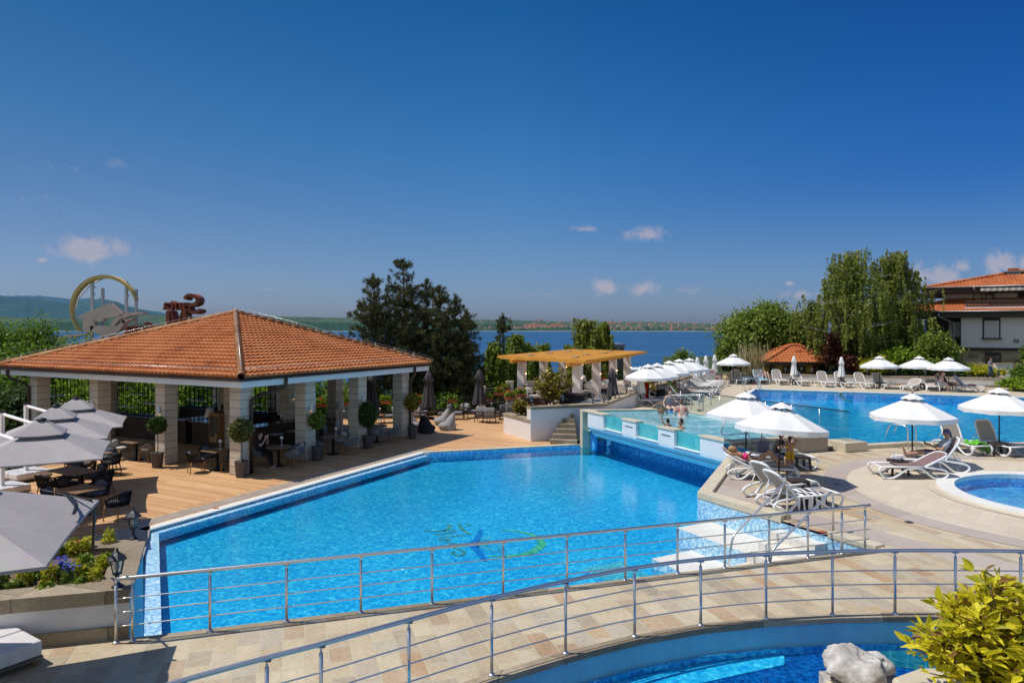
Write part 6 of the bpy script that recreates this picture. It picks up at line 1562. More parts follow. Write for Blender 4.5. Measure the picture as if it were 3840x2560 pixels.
def _chaise(label, loc, rz, group, sc, rot):
    rows = []
    for i in range(13):
        y = -.9 + 1.8 * i / 12; z = .32 + .5 * max(0, -y) ** 1.5 + .22 * math.exp(-((y - .25) / .35) ** 2)
        rows.append([V((x, y, z)) for x in (-.35, .35)])
    mb = MB().grid(rows); rows2 = [[V((p.x, p.y, max(.02, p.z - .4))) for p in r_] for r_ in rows]; mb.grid([[r_[0] for r_ in rows], [r_[0] for r_ in rows2]]); mb.grid([[r_[1] for r_ in rows], [r_[1] for r_ in rows2]])
    return single('chaise_longue', mb, pm('wave_grey', (.20, .235, .27), .5, var=.2, scale=6), label, 'chaise longue', loc, rz, group)
for u, Y, lb in ((2222, 34.9, 'pale grey wave shaped chaise behind the terrace wall, left one'), (2262, 35.6, 'pale grey wave shaped chaise behind the terrace wall, right one')): _chaise(lb, tuple(DP(u, Y, 1.12)), rad(70), 'wave chaises', 1, None)
# =============================================================== VEGETATION
def quads_mesh(name, c, t, b, mat_, parent=None, fold=0.0):
    """leaf-shaped quads: centres c, half length vectors t, half width vectors b"""
    n = len(c); v = np.empty((n, 4, 3), np.float32)
    v[:, 0] = c - t; v[:, 1] = c + b - t * .1; v[:, 2] = c + t; v[:, 3] = c - b - t * .1
    me = bpy.data.meshes.new(name); me.vertices.add(4 * n); me.vertices.foreach_set('co', v.reshape(-1))
    me.loops.add(4 * n); me.loops.foreach_set('vertex_index', np.arange(4 * n, dtype=np.int32))
    me.polygons.add(n); me.polygons.foreach_set('loop_start', np.arange(0, 4 * n, 4, dtype=np.int32)); me.polygons.foreach_set('loop_total', np.full(n, 4, np.int32))
    me.materials.append(mat_); me.update(calc_edges=True); me.validate()
    return link(me, name, parent)
def rvec(n):
    a = rng.normal(0, 1, (n, 3)); return a / np.linalg.norm(a, axis=1)[:, None]
def leaves(c, size, el=1.7, up=.35, hang=0.0, var=.35):
    n = len(c); nr = rvec(n); nr[:, 2] = np.abs(nr[:, 2]) + up; nr /= np.linalg.norm(nr, axis=1)[:, None]
    r = rvec(n); r[:, 2] -= hang; t = np.cross(nr, np.cross(r, nr)); t /= np.maximum(1e-6, np.linalg.norm(t, axis=1))[:, None]
    b = np.cross(nr, t); s = size * (1 + rng.uniform(-var, var, n))[:, None]
    return t * s * el * .5, b * s * .5
def limb(mb, a, b, r0, r1, bend=.15, seg=6):
    a, b = V(a), V(b); L_ = (b - a).length; m = a.lerp(b, .5) + V((R.uniform(-1, 1), R.uniform(-1, 1), R.uniform(0, 1))) * L_ * bend
    p = bez([a, m, b], 3); mb.tube(p, [r0 + (r1 - r0) * i / (len(p) - 1) for i in range(len(p))], seg)
    return p
def broad(name, label, base, h, rx, mat_, n=9000, leaf=.22, crown=.35, nclump=60, group=None, ry=None, bark='bark', cat='tree', flat=1.0, shell=.55):
    base = V(base); ry = ry or rx; t = thing(name, label, cat, tuple(base), group=group)
    rz_ = h * (1 - crown) / 2; cz = h * crown + rz_
    cl = []
    for i in range(nclump):
        d = rvec(1)[0]; r_ = R.uniform(shell, 1.0) ** .6
        if d[2] < -.3: d[2] *= .5
        cl.append((d[0] * rx * r_ * .86, d[1] * ry * r_ * .86, cz + d[2] * rz_ * r_ * .86 * flat))
    cl = np.array(cl); mb = MB(); tr = max(.03, h * .02)
    top = V((R.uniform(-.1, .1) * rx, R.uniform(-.1, .1) * rx, cz)); limb(mb, (0, 0, -.4), top, tr * 1.3, tr * .45, .03, 8)
    for i in range(0, nclump, max(1, nclump // 22)):
        s_ = V((0, 0, 0)).lerp(top, R.uniform(.45, .95)); limb(mb, s_, cl[i], tr * .38, tr * .08, .12, 5)
    obj('trunk', mb, M[bark], t)
    w = rng.uniform(.5, 1.5, nclump); idx = rng.choice(nclump, n, p=w / w.sum()); sg_ = np.array([rx, ry, rz_]) * .17 * (60 / nclump) ** .33
    c = cl[idx] + rng.normal(0, 1, (n, 3)) * sg_ * rng.uniform(.6, 1.2, nclump)[idx][:, None]
    c = c[c[:, 2] > .05]; tt, bb = leaves(c, leaf); quads_mesh('crown', c, tt, bb, mat_, t); return t
def birch(name, label, base, h, rx, n_str=420, leaf=.13, group=None, lean=0.0, ry=None, mat_='leaf_birch', low=.16):
    base = V(base); ry = ry or rx; t = thing(name, label, 'tree', tuple(base), group=group); mb = MB()
    pts = [V((lean * (i / 8) ** 1.5 * h + R.uniform(-.06, .06) * h * .3, R.uniform(-.1, .1), h * .97 * i / 8)) for i in range(9)]; pts[0] = V((0, 0, -.3))
    tk = bez(pts, 3); mb.tube(tk, [max(.015, h * .019 * (1 - i / len(tk)) ** .8) for i in range(len(tk))], 8)
    tips = []
    nb_ = 64
    for k in range(nb_):
        f = .20 + .78 * (k / nb_); s_ = tk[min(len(tk) - 1, int(f * len(tk)))]
        a = k * 2.4 + R.uniform(-.4, .4); prof = min(1, (1 - f) * 2.0 + .05) ** .85 * (.45 + .55 * R.random()) * (.75 if f < .3 else 1)
        e = s_ + V((math.cos(a) * rx * prof, math.sin(a) * ry * prof, h * (.02 + .16 * R.random()) * (1 - .4 * f)))
        e.z = min(e.z, h * 1.0)
        p = limb(mb, s_, e, .012 * h * (1 - f) ** .5 + .012, .012, .10, 5)
        for q in p[len(p) // 3:]: tips.append(q)
        for j in range(3):
            q = p[R.randrange(len(p) // 3, len(p))]; e2 = q + V((R.uniform(-1, 1), R.uniform(-1, 1), R.uniform(-.1, .5))) * rx * .3; p2 = limb(mb, q, e2, .015, .006, .1, 4); tips += p2[2:]
    obj('trunk', mb, M['bark_birch'], t)
    cs_ = []
    for k in range(n_str):
        p = tips[R.randrange(len(tips))]; L_ = h * R.uniform(.05, .26); m = int(L_ / .055); dx, dy = R.gauss(0, .10), R.gauss(0, .10)
        zz = np.linspace(0, 1, m); 
        x = p.x + R.gauss(0, .1) + dx * L_ * np.sin(zz * 1.5) + rng.normal(0, .05, m); y = p.y + R.gauss(0, .1) + dy * L_ * np.sin(zz * 1.5) + rng.normal(0, .05, m)
        cs_.append(np.stack([x, y, p.z - zz * L_ + rng.normal(0, .03, m)], 1))
    c = np.concatenate(cs_); c = c[c[:, 2] > h * low * rng.uniform(.5, 1.3, len(c))]; tt, bb = leaves(c, leaf, 1.5, .0, .9); quads_mesh('crown', c, tt, bb, M[mat_], t); return t
def pine(name, label, base, h, rx, group=None, n_wh=15, crown=.18, tuft=.34, dens=1.0, lean=0):
    base = V(base); t = thing(name, label, 'tree', tuple(base), group=group); mb = MB()
    tk = bez([V((lean * h * (i / 5) + R.uniform(-.1, .1), R.uniform(-.1, .1), h * i / 5)) for i in range(6)], 3); tk[0] = V((0, 0, -.5)); mb.tube(tk, [max(.02, h * .017 * (1 - i / len(tk)) ** .9) for i in range(len(tk))], 8)
    cen = []; dr = []
    for w in range(n_wh):
        f = crown + (1 - crown) * (w / (n_wh - 1)) * .965
        s0 = tk[min(len(tk) - 1, int(f * (len(tk) - 1)))]
        nb_ = R.randrange(5, 8) if f < .9 else 4
        for k in range(nb_):
            a = 2 * PI * k / nb_ + w * 1.1 + R.uniform(-.3, .3); ln = rx * (1 - (max(0, f - crown) / (1 - crown)) ** 1.25 * .9) * R.uniform(.55, 1.08)
            if f < crown + .1: ln *= R.uniform(.5, 1)
            d = V((math.cos(a), math.sin(a), 0)); e = s0 + d * ln + V((0, 0, ln * R.uniform(.05, .75) + (.3 if f > .85 else 0)))
            p = limb(mb, s0, e, .02 + .01 * ln, .012, .06, 5)
            m = max(3, int(ln * 4.5 * dens))
            for j in range(m):
                g = .30 + .70 * (j / m) ** .8; q = p[min(len(p) - 1, int(g * (len(p) - 1)))]; sp = .16 + .22 * ln * (1.1 - g) * .7
                cen.append(q + V((R.gauss(0, sp), R.gauss(0, sp), R.gauss(.06, sp * .8)))); dr.append((d * .6 + V((R.gauss(0, .5), R.gauss(0, .5), .55))).normalized())
            cen.append(e); dr.append((d * .5 + V((0, 0, .8))).normalized())
    for k in range(4): cen.append(tk[-1] + V((R.gauss(0, .08), R.gauss(0, .08), R.uniform(-.1, .25)))); dr.append(V((R.gauss(0, .3), R.gauss(0, .3), 1)).normalized())
    obj('trunk', mb, M['bark_pine'], t)
    cen = np.array([tuple(q) for q in cen]); dr = np.array([tuple(q) for q in dr]); k = 22; n = len(cen) * k
    c0 = np.repeat(cen, k, 0); d0 = np.repeat(dr, k, 0) * .75 + rvec(n) * .8; d0 /= np.linalg.norm(d0, axis=1)[:, None]
    ln = tuft * rng.uniform(.6, 1.1, n)[:, None]; c = c0 + np.repeat(dr, k, 0) * rng.uniform(-.1, .16, n)[:, None] + d0 * ln * .5; tt = d0 * ln * .5
    bb = np.cross(d0, rvec(n)); bb /= np.linalg.norm(bb, axis=1)[:, None]; bb *= .026
    quads_mesh('crown', c, tt, bb, M['leaf_pine'], t); return t
def spruce(name, label, base, h, rx, group=None):
    t = thing(name, label, 'tree', tuple(base), group=group); obj('trunk', MB().tube([V((0, 0, -.3)), V((0, 0, h))], [.16, .02], 7), M['bark_pine'], t); cs_ = []; ds = []
    for w in range(26):
        f = w / 26; z = h * (.04 + .95 * f)
        for k in range(11):
            a = 2 * PI * k / 11 + w * .6 + R.uniform(-.2, .2); ln = rx * (1 - f) ** .85 * R.uniform(.75, 1.1) + .08; m = max(3, int(ln * 9))
            for j in range(m):
                g = (j + .5) / m; cs_.append((math.cos(a) * ln * g, math.sin(a) * ln * g, z - .35 * ln * g + .12 * ln * g * g)); ds.append((math.cos(a), math.sin(a), -.25))
    cs_ = np.array(cs_); ds = np.array(ds); k = 9; n = len(cs_) * k
    d0 = np.repeat(ds, k, 0) + rvec(n) * .7; d0 /= np.linalg.norm(d0, axis=1)[:, None]; c = np.repeat(cs_, k, 0) + rng.normal(0, .06, (n, 3)); bb = np.cross(d0, rvec(n)) ; bb /= np.linalg.norm(bb, axis=1)[:, None]
    quads_mesh('crown', c, d0 * .11, bb * .03, M['leaf_spruce'], t); return t
GB = -3.2
GPn = 'dark pines behind the deck'
for u, vt, Y, rx, lb in ((1513, 986, 51, 3.9, 'tallest dark pine with open feathery top behind the deck'), (1405, 1052, 49, 3.6, 'dark pine on the left of the clump leaning over the pavilion roof'), (1600, 1064, 53, 2.6, 'dense dark pine just right of the tallest one'), (1650, 1084, 50, 2.5, 'dark pine third from the right of the clump'), (1706, 1126, 52, 2.4, 'dark pine second from the right of the clump'), (1748, 1190, 50, 2.2, 'lowest dark pine at the right end of the clump')):
    b_ = DP(u, Y, groundz(DP(u, Y, 0).x, Y)); h = ZV(vt, Y) - b_.z
    pine('pine_tree', lb, b_, h, rx, GPn, 20 if rx > 3 else 17, .25 if u < 1550 else .16, .36, 1.5 if u > 1550 else 1.15)
pine('pine_tree', 'ragged dark pine rising above the birches left of the pergola', DP(1890, 62, -4), ZV(1196, 62) + 4, 2.3, GPn, 14, .3, .36)
GBi = 'birches by the water'
for u, vt, Y, rx, lb, ns in ((1850, 1285, 55, 1.9, 'pale weeping birch left of the pergola next to the pines', 520), (1945, 1262, 57, 2.4, 'weeping birch under the ragged pine behind the pergola', 620), (2025, 1292, 58, 2.1, 'weeping birch above the left half of the pergola roof', 480), (2130, 1292, 60, 1.3, 'small birch left of the tall one behind the pergola', 240), (2195, 1202, 59, 2.0, 'tall birch behind the pergola, its left half', 520), (2262, 1216, 60, 1.7, 'drooping birch beside the dark building behind the pergola', 460)):
    b_ = DP(u, Y, -5); birch('birch_tree', lb, b_, ZV(vt, Y) + 5, rx, ns * 2, .17, GBi, 0, None, 'leaf_birch' if u > 2100 else 'leaf_mid', .12)
for u, vt, Y, rx, lb, ln in ((3170, 955, 55, 3.9, 'tall weeping birch with white leaning trunk behind the hut, left of the pair', .03), (3338, 946, 57, 3.0, 'tall weeping birch next to the house, right of the pair', .04)):
    b_ = DP(u, Y, 1.75); birch('birch_tree', lb, b_, ZV(vt, Y) - 1.75, rx, 1250, .125, 'birches beside the house', ln, None, 'leaf_birch', .14)
broad('broadleaf_tree', 'big rounded green tree to the left of the ochre hut', DP(2870, 62, 1.2), ZV(1142, 62) - 1.2, 4.2, M['leaf_mid'], 30000, .17, .06, 90, 'green trees by the hut')
broad('broadleaf_tree', 'lighter green tree at the sea side of the notice boards', DP(2772, 60, .4), ZV(1222, 60) - .4, 2.0, M['leaf_mid'], 12000, .17, .05, 50, 'green trees by the hut')
broad('broadleaf_tree', 'green tree filling the gap left of the birches', DP(2985, 64, 1.2), ZV(1170, 64) - 1.2, 2.9, M['leaf_mid'], 18000, .17, .08, 60, 'green trees by the hut')
spruce('spruce_tree', 'dark spruce standing between the hut and the left birch', DP(3045, 60, 1.75), ZV(1120, 60) - 1.75, 2.1); 
# leafy trees left and behind the pavilion
GL = 'leafy trees behind the pavilion'
for u, vt, Y, rx, n, m_, lb in ((-10, 1206, 62, 4.2, 24000, 'leaf_green', 'broad bright green tree at the left frame edge below the hills'), (95, 1204, 66, 4.0, 24000, 'leaf_green', 'broad bright green tree left of the rooftop sign'), (285, 1262, 60, 3.4, 18000, 'leaf_green', 'rounded green tree right under the rooftop sign'), (-150, 1215, 58, 4.5, 14000, 'leaf_green', 'green tree mostly beyond the left frame edge'), (110, 1300, 50, 3.4, 13000, 'leaf_green', 'lower green tree above the left end of the roof'),
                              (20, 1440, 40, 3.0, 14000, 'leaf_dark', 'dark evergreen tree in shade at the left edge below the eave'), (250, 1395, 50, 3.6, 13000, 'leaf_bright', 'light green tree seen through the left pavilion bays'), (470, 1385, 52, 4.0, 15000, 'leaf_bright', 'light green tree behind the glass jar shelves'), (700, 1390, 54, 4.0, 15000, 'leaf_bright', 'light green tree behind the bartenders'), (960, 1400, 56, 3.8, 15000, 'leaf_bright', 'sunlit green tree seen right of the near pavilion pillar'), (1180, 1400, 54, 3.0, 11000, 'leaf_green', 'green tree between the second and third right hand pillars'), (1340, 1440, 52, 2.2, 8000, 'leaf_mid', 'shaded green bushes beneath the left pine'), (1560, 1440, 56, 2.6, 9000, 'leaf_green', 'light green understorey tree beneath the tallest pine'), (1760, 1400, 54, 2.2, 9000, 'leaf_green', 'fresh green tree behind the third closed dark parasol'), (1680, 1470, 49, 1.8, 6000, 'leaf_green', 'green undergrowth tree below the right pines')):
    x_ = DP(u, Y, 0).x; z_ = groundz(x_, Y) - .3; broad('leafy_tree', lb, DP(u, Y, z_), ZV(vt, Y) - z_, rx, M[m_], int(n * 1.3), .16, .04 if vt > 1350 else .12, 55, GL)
# shrubs
def bush(label, p, h, rx, m_, n=2500, leaf=.12, ry=None, name='shrub', group=None): return broad(name, label, p, h, rx, M[m_], n, leaf, .02, 26, group, ry, 'bark', 'shrub', 1.0, .3)
broad('garden_tree', 'loose rust and green leaved shrub in front of the pergola', DP(2072, 35.4, .9), 2.35, 1.05, M['leaf_rust'], 1900, .10, .12, 40, None, .8, cat='shrub', shell=.35)
for u, v, lb in ((1955, 1535, 'red tipped shrub in the white planter, the taller one'), (1985, 1560, 'red tipped shrub at the back corner of the white planter')): bush(lb, DP(u, 34.1, .9), .9 if u < 1970 else .5, .42, 'leaf_rust', 700, .09)
for k, (u, Y) in enumerate(((2010, 34.6), (2040, 34.8), (2100, 35.0))): bush(('first', 'second', 'third')[k] + ' low reddish shrub behind the terrace wall lanterns, from the left', DP(u, Y, .9), .75, .45, 'leaf_purple', 600, .1)
for u, v, Y, h, rx, m_, lb in ((3120, 1410, 54, 3.4, .7, 'leaf_purple', 'dark purple leaved shrub right of the hut, left stem'), (3165, 1410, 54.5, 3.2, .8, 'leaf_purple', 'dark purple leaved shrub right of the hut, right stem'), (3185, 1412, 52, 1.6, .9, 'leaf_purple', 'low reddish shrub at the foot of the leaning birch'), (3280, 1412, 51, 1.5, 1.2, 'leaf_lime', 'lime green shrub below the first open far parasol'), (3370, 1412, 52, 2.2, 1.3, 'leaf_bright', 'light green shrub between the birch and the middle parasol'), (3440, 1412, 51.5, 1.5, 1.0, 'leaf_mid', 'low green shrub under the middle far parasol'), (3525, 1412, 53, 3.3, 1.5, 'leaf_mid', 'tall olive green shrub in front of the house'), (3495, 1412, 51, 1.3, .9, 'leaf_mid', 'small green shrub right of the middle far parasol'), (3620, 1412, 52, .9, 1.1, 'leaf_bright', 'low flowering plants below the stone house wall, left'), (3690, 1412, 51, .8, 1.2, 'leaf_lime', 'yellow green ground plants below the stone house wall, right'), (3832, 1400, 47, 1.7, .75, 'leaf_green', 'clipped dark green hedge at the right frame edge'), (3875, 1380, 52, 3.4, .7, 'leaf_green', 'green tree against the house at the right frame edge'), (3822, 1430, 45.2, .8, 1.3, 'leaf_bright', 'bright low hedge at the end of the far wall'), (3235, 1412, 58, 3.2, 2.0, 'leaf_dark', 'dark green shrub mass behind the birch trunks'), (3330, 1412, 62, 4.0, 2.2, 'leaf_dark', 'dark green shrub mass between birches and house'), (2560, 1400, 66, 3.2, 1.4, 'leaf_mid', 'green shrub beyond the row of open parasols'), (2440, 1420, 50, 1.6, 1.2, 'leaf_lime', 'yellow green shrub under the first open parasol of the row')):
    bush(lb, DP(u, Y, 1.7 if u > 2700 and u < 3790 else (1.2 if u > 3700 else 0)), h, rx, m_, int(2200 * rx * max(1, h * .5)), .13)
rd_ = thing('reeds', 'clump of dry tan pampas reeds behind the bin', 'grass clump', tuple(DP(2822, 52, 1.75)))
c = np.concatenate([np.stack([rng.normal(0, .35, 160) + rng.normal(0, .3, 160) * z, rng.normal(0, .3, 160), np.full(160, z) * rng.uniform(.6, 1.2, 160)], 1) for z in (.5, 1.0, 1.5, 1.9)]); tt = np.tile(np.array([0, 0, .42]), (len(c), 1)) + rng.normal(0, .06, (len(c), 3)); quads_mesh('stems', c, tt, np.cross(tt, rvec(len(c))) * .06, M['leaf_reed'], rd_)
# ---- potted topiary
def topiary(label, p, head_z, r_, m_, n=2600, leaf=.075, tall=1.0):
    t = thing('potted_topiary', label, 'potted plant', tuple(p), group='potted topiary on the deck')
    obj('pot', MB().lathe([(.17, 0), (.18, .01), (.235, .56), (.245, .58), (.215, .58), (.205, .5)], 22), M['pot_grey'], t)
    obj('soil', MB().lathe([(.02, .5), (.21, .5)], 16, cap=False), M['soil'], t)
    obj('stem', MB().tube(bez([V((0, 0, .45)), V((.02, .01, .9)), V((-.01, 0, head_z))], 4), .017, 6), M['bark'], t)
    d = rvec(n); q = d * (r_ * rng.uniform(.55, 1.06, n) ** .5)[:, None]; q[:, 2] *= tall; q[:, 2] += head_z; q += rng.normal(0, .02, (n, 3)); tt, bb = leaves(q, leaf, 2.0, .1); quads_mesh('crown', q, tt, bb, M[m_], t); return t
topiary('potted dark ball topiary at the second front pillar', P(590, 1752, 0), 1.62, .30, 'leaf_dark'); topiary('potted variegated topiary at the near pillar', P(905, 1788, 0), 1.66, .37, 'leaf_varieg', 2600, .09); topiary('potted round grey green topiary at the second right hand pillar', P(1190, 1726, 0), 1.60, .30, 'leaf_mid')
topiary('potted loose dark plant at the third right hand pillar', P(1379, 1680, 0), 1.50, .36, 'leaf_dark', 1800, .1, 1.5); topiary('potted sparse bush beside the last pavilion pillar', P(1546, 1643, 0), 1.75, .32, 'leaf_rust', 700, .09, 1.3)
# ---- flower boxes
def fbox(label, p, rz, red):
    t = thing('flower_box', label, 'flower box', tuple(p), rz, 'orange flower boxes on the railings')
    mb = MB(); a = [(-.28, -.09), (.28, -.09), (.28, .09), (-.28, .09)]; b_ = [(x * 1.1, y * 1.2) for x, y in a]; mb.add([(x, y, 0) for x, y in a] + [(x, y, .2) for x, y in b_], [(3, 2, 1, 0), (4, 5, 6, 7), (0, 1, 5, 4), (1, 2, 6, 5), (2, 3, 7, 6), (3, 0, 4, 7)]); obj('trough', mb, M['pot_terra'], t, bevel=.01)
    n = 190; c = np.stack([rng.uniform(-.3, .3, n), rng.normal(0, .08, n), .2 + np.abs(rng.normal(0, .14, n))], 1); tt, bb = leaves(c, .10, 1.3); quads_mesh('plant', c, tt, bb, M['leaf_bright'], t)
    if red: c = np.stack([rng.normal(0, .12, 40), rng.normal(0, .06, 40), .45 + rng.normal(0, .06, 40)], 1); tt, bb = leaves(c, .06, 1.1); quads_mesh('blossom', c, tt, bb, M['flower_red'], t)
    return t
for u, v, Y, red, lb in ((1203, 1524, 39.4, True, 'orange flower box with red blooms between the second and third pillars'), (1309, 1519, 40, False, 'orange flower box left of the third right hand pillar'), (1446, 1513, 40.4, False, 'orange flower box with broad leaves left of the last pillar'), (1569, 1510, 40.8, True, 'orange flower box with a red bloom left of the second dark parasol'), (1697, 1508, 41.2, False, 'orange flower box in the open between two dark parasols'), (1829, 1504, 41.8, False, 'orange flower box behind the third dark parasol'), (1871, 1482, 42.6, True, 'orange flower box at the top of the rear ramp railing'), (1896, 1468, 43, True, 'orange flower box in front of the middle gate post'), (1913, 1499, 37.8, True, 'orange flower box with pink flowers on the front ramp railing'), (1954, 1488, 37.0, True, 'orange flower box with red flowers by the first pergola pillar'), (2257, 1424, 50, True, 'orange flower box between the pergola pillars'), (2440, 1424, 49, True, 'orange flower box below the first open parasol of the row')):
    fbox(lb, DP(u, Y - .1, ZV(v, Y)), rad(12), red)
# ---- flower bed planting
def clump(label, p, h, r_, m_, n, leaf, name, fl=None):
    t = thing(name, label, 'plant', tuple(p)); ang = rng.uniform(0, 2 * PI, n); rr_ = np.sqrt(rng.uniform(0, 1, n)) * r_; zz = rng.uniform(.05, 1, n) * h * (1 - .5 * (rr_ / r_) ** 2); c = np.stack([np.cos(ang) * rr_, np.sin(ang) * rr_, zz], 1); tt, bb = leaves(c, leaf, 2.4, .1); quads_mesh('foliage', c, tt, bb, M[m_], t)
    if fl: m = 60; c = np.stack([rng.normal(0, r_ * .4, m), rng.normal(0, r_ * .4, m), h * rng.uniform(.75, 1.25, m)], 1); tt, bb = leaves(c, .035, 1.2); quads_mesh('blossom', c, tt, bb, M[fl], t)
    return t
gy = 'yellow leaved shrubs in the flower bed'
spots = [(205, 2060, 'leaf_lime', .40, 'beside the parasol edge'), (275, 2055, 'leaf_lime', .38, 'in the back row'), (325, 2050, 'leaf_lime', .42, 'at the far coping'), (405, 2030, 'leaf_lime', .45, 'with bare upright twigs at the far coping'), (90, 2165, 'leaf_lime', .40, 'left of the blue flowers'), (185, 2165, 'leaf_lime', .42, 'just left of the middle blue flowers'), (285, 2145, 'leaf_lime', .40, 'behind the middle blue flowers'), (355, 2170, 'leaf_lime', .42, 'by the near lantern'), (380, 2120, 'leaf_lime', .36, 'near the right coping')]
for u, v, m_, h, d in spots:
    o = clump('small yellow leaved shrub ' + d, P(u, v + 25, ZP - .1), h * .8, .11, m_, 150, .036, 'yellow_shrub'); o['group'] = gy
gn = 'green perennials in the flower bed'
for u, v, d in ((250, 2050, 'between yellow shrubs at the back'), (318, 2090, 'in the middle of the bed'), (393, 2085, 'close to the right coping'), (240, 2120, 'behind the middle blue flowers'), (330, 2130, 'right of the blue flowers'), (145, 2120, 'in the parasol shade'), (115, 2150, 'left in the parasol shade'), (300, 2180, 'at the front coping'), (170, 2200, 'at the front edge by the blue bud'), (55, 2190, 'by the left blue flowers')):
    o = clump('low green perennial ' + d, P(u, v + 25, ZP - .1), .17, .12, 'leaf_bright' if R.random() < .5 else 'leaf_mid', 120, .045, 'perennial'); o['group'] = gn
for u, v, d in ((232, 2150, 'middle of the bed, left stem'), (258, 2170, 'middle of the bed, right stem'), (8, 2180, 'left frame edge')):
    clump('blue flowering plant at the ' + d, P(u, v + 30, ZP - .1), .30, .10, 'leaf_mid', 130, .04, 'blue_flowers', 'flower_blue')
# ---- foreground right: yellow shrub, rock, planter edge
pe = thing('planter_edge', 'cream concrete planter edge below the yellow shrub in the right foreground', 'planter', (3.2, 4.4, 0))
mb = MB().prism([(2.75, 4.95), (3.05, 5.1), (5.2, 5.05), (5.2, 2.2), (2.2, 2.2), (2.35, 3.2)], 0.2, 2.78); obj('edge', mb, M['cream_slab'], pe, W=True, bevel=.03)
rk = MB().ball((0, 0, 0), .31, .24, .13, 60, 40)
from mathutils import noise as mn
vs = []
for p in rk.v:
    q = V(p); d = mn.fractal(q * 3.2 + V((3, 1, 7)), 1.0, 2.1, 5) * .07 + abs(mn.noise(q * 11)) * .03 - abs(mn.noise(q * 4.5 + V((9, 2, 1)))) * .13
    vs.append(tuple(q + q.normalized() * d))
rk.v = vs
M['rock'] = pm('rock', (.66, .63, .60), .85, scale=9, col2=(.30, .26, .22), bmp=.9, bscale=34)
single('limestone_rock', rk, M['rock'], 'craggy white limestone rock at the bottom beside the yellow shrub', 'rock', tuple(DP(3215, 5.35, 2.66)), .4)
rs = MB().box((0, 0, 0), (.42, .5, .12)); single('cream_slab', rs, M['cream_slab'], 'small cream stone slab under the rock at the bottom frame edge', 'slab', tuple(DP(3190, 5.0, 2.54)), .5, bevel=.02)
bs = MB().prism([(2.45, 5.45), (3.0, 5.5), (3.1, 5.1), (2.6, 4.2), (2.3, 4.4)], .2, 2.57); single('rock_bank', bs, M['rock'], 'pale stone bank carrying the rock at the bottom frame edge', 'bank', (0, 0, 0))
ys = thing('yellow_shrub', 'large golden yellow shrub with pointed leaves filling the lower right corner', 'shrub', tuple(DP(3800, 4.5, 2.60)))
stems = MB(); cs_ = []; ts = []
for k in range(120):
    a = R.uniform(0, 2 * PI); rr_ = R.uniform(.1, 1) ** .6; e = V((math.cos(a) * .62 * rr_, math.sin(a) * .48 * rr_, .22 + .86 * (1 - .72 * rr_ ** 2) * R.uniform(.75, 1.05)))
    p = bez([V((math.cos(a) * .1, math.sin(a) * .1, 0)), e * .5 + V((0, 0, .12)), e], 5); stems.tube(p, [.008 - .005 * i / len(p) for i in range(len(p))], 5)
    for i in range(3, len(p)):
        for j in range(7 if i > 6 else 4):
            d = V((R.gauss(0, 1), R.gauss(0, 1), R.uniform(-.2, 1.0))).normalized(); cs_.append(p[i] + d * .04); ts.append(d)
obj('stems', stems, M['bark'], ys)
c = np.array([tuple(q) for q in cs_]); d0 = np.array([tuple(q) for q in ts]); n = len(c); s_ = rng.uniform(.6, 1.15, n)[:, None] * .050 * rng.choice([.55, .8, 1.0, 1.15], n)[:, None]; nr = rvec(n); nr[:, 2] = np.abs(nr[:, 2]) + .9; bb = np.cross(d0, nr); bb /= np.linalg.norm(bb, axis=1)[:, None]; nr = np.cross(bb, d0)
# folded pointed leaves: six-sided with a midrib crease
vv = np.empty((n, 6, 3)); w = s_ * .43; cc = c + d0 * s_
vv[:, 0] = cc - d0 * s_; vv[:, 1] = cc - d0 * s_ * .3 + bb * w + nr * w * .35; vv[:, 2] = cc + d0 * s_ * .35 + bb * w * .8 + nr * w * .3; vv[:, 3] = cc + d0 * s_ * 1.05 - nr * s_ * .15; vv[:, 4] = cc + d0 * s_ * .35 - bb * w * .8 + nr * w * .3; vv[:, 5] = cc - d0 * s_ * .3 - bb * w + nr * w * .35
mb = MB(); mb.v = [tuple(q) for q in vv.reshape(-1, 3)]; mb.f = [f for i in range(n) for f in ((6 * i, 6 * i + 1, 6 * i + 2, 6 * i + 3), (6 * i, 6 * i + 3, 6 * i + 4, 6 * i + 5))]; mb.m = [0] * (2 * n); mb.s = [False] * (2 * n)
kind_ = rng.choice([0, 0, 0, 0, 0, 0, 0, 1, 1, 2], n); mb.m = [int(k) for k in np.repeat(kind_, 2)]; obj('foliage', mb, [M['leaf_yellow'], M['leaf_lime'], M['leaf_dead']], ys)
for k, (u, v) in enumerate(((2995, 2545), (3045, 2520))):
    o = clump('green leafy sprig at the bottom frame edge, ' + ('left' if k == 0 else 'right') + ' one beside the rock', DP(u, 5.0, 2.52), .16, .12, 'leaf_green', 40, .06, 'leafy_sprig')
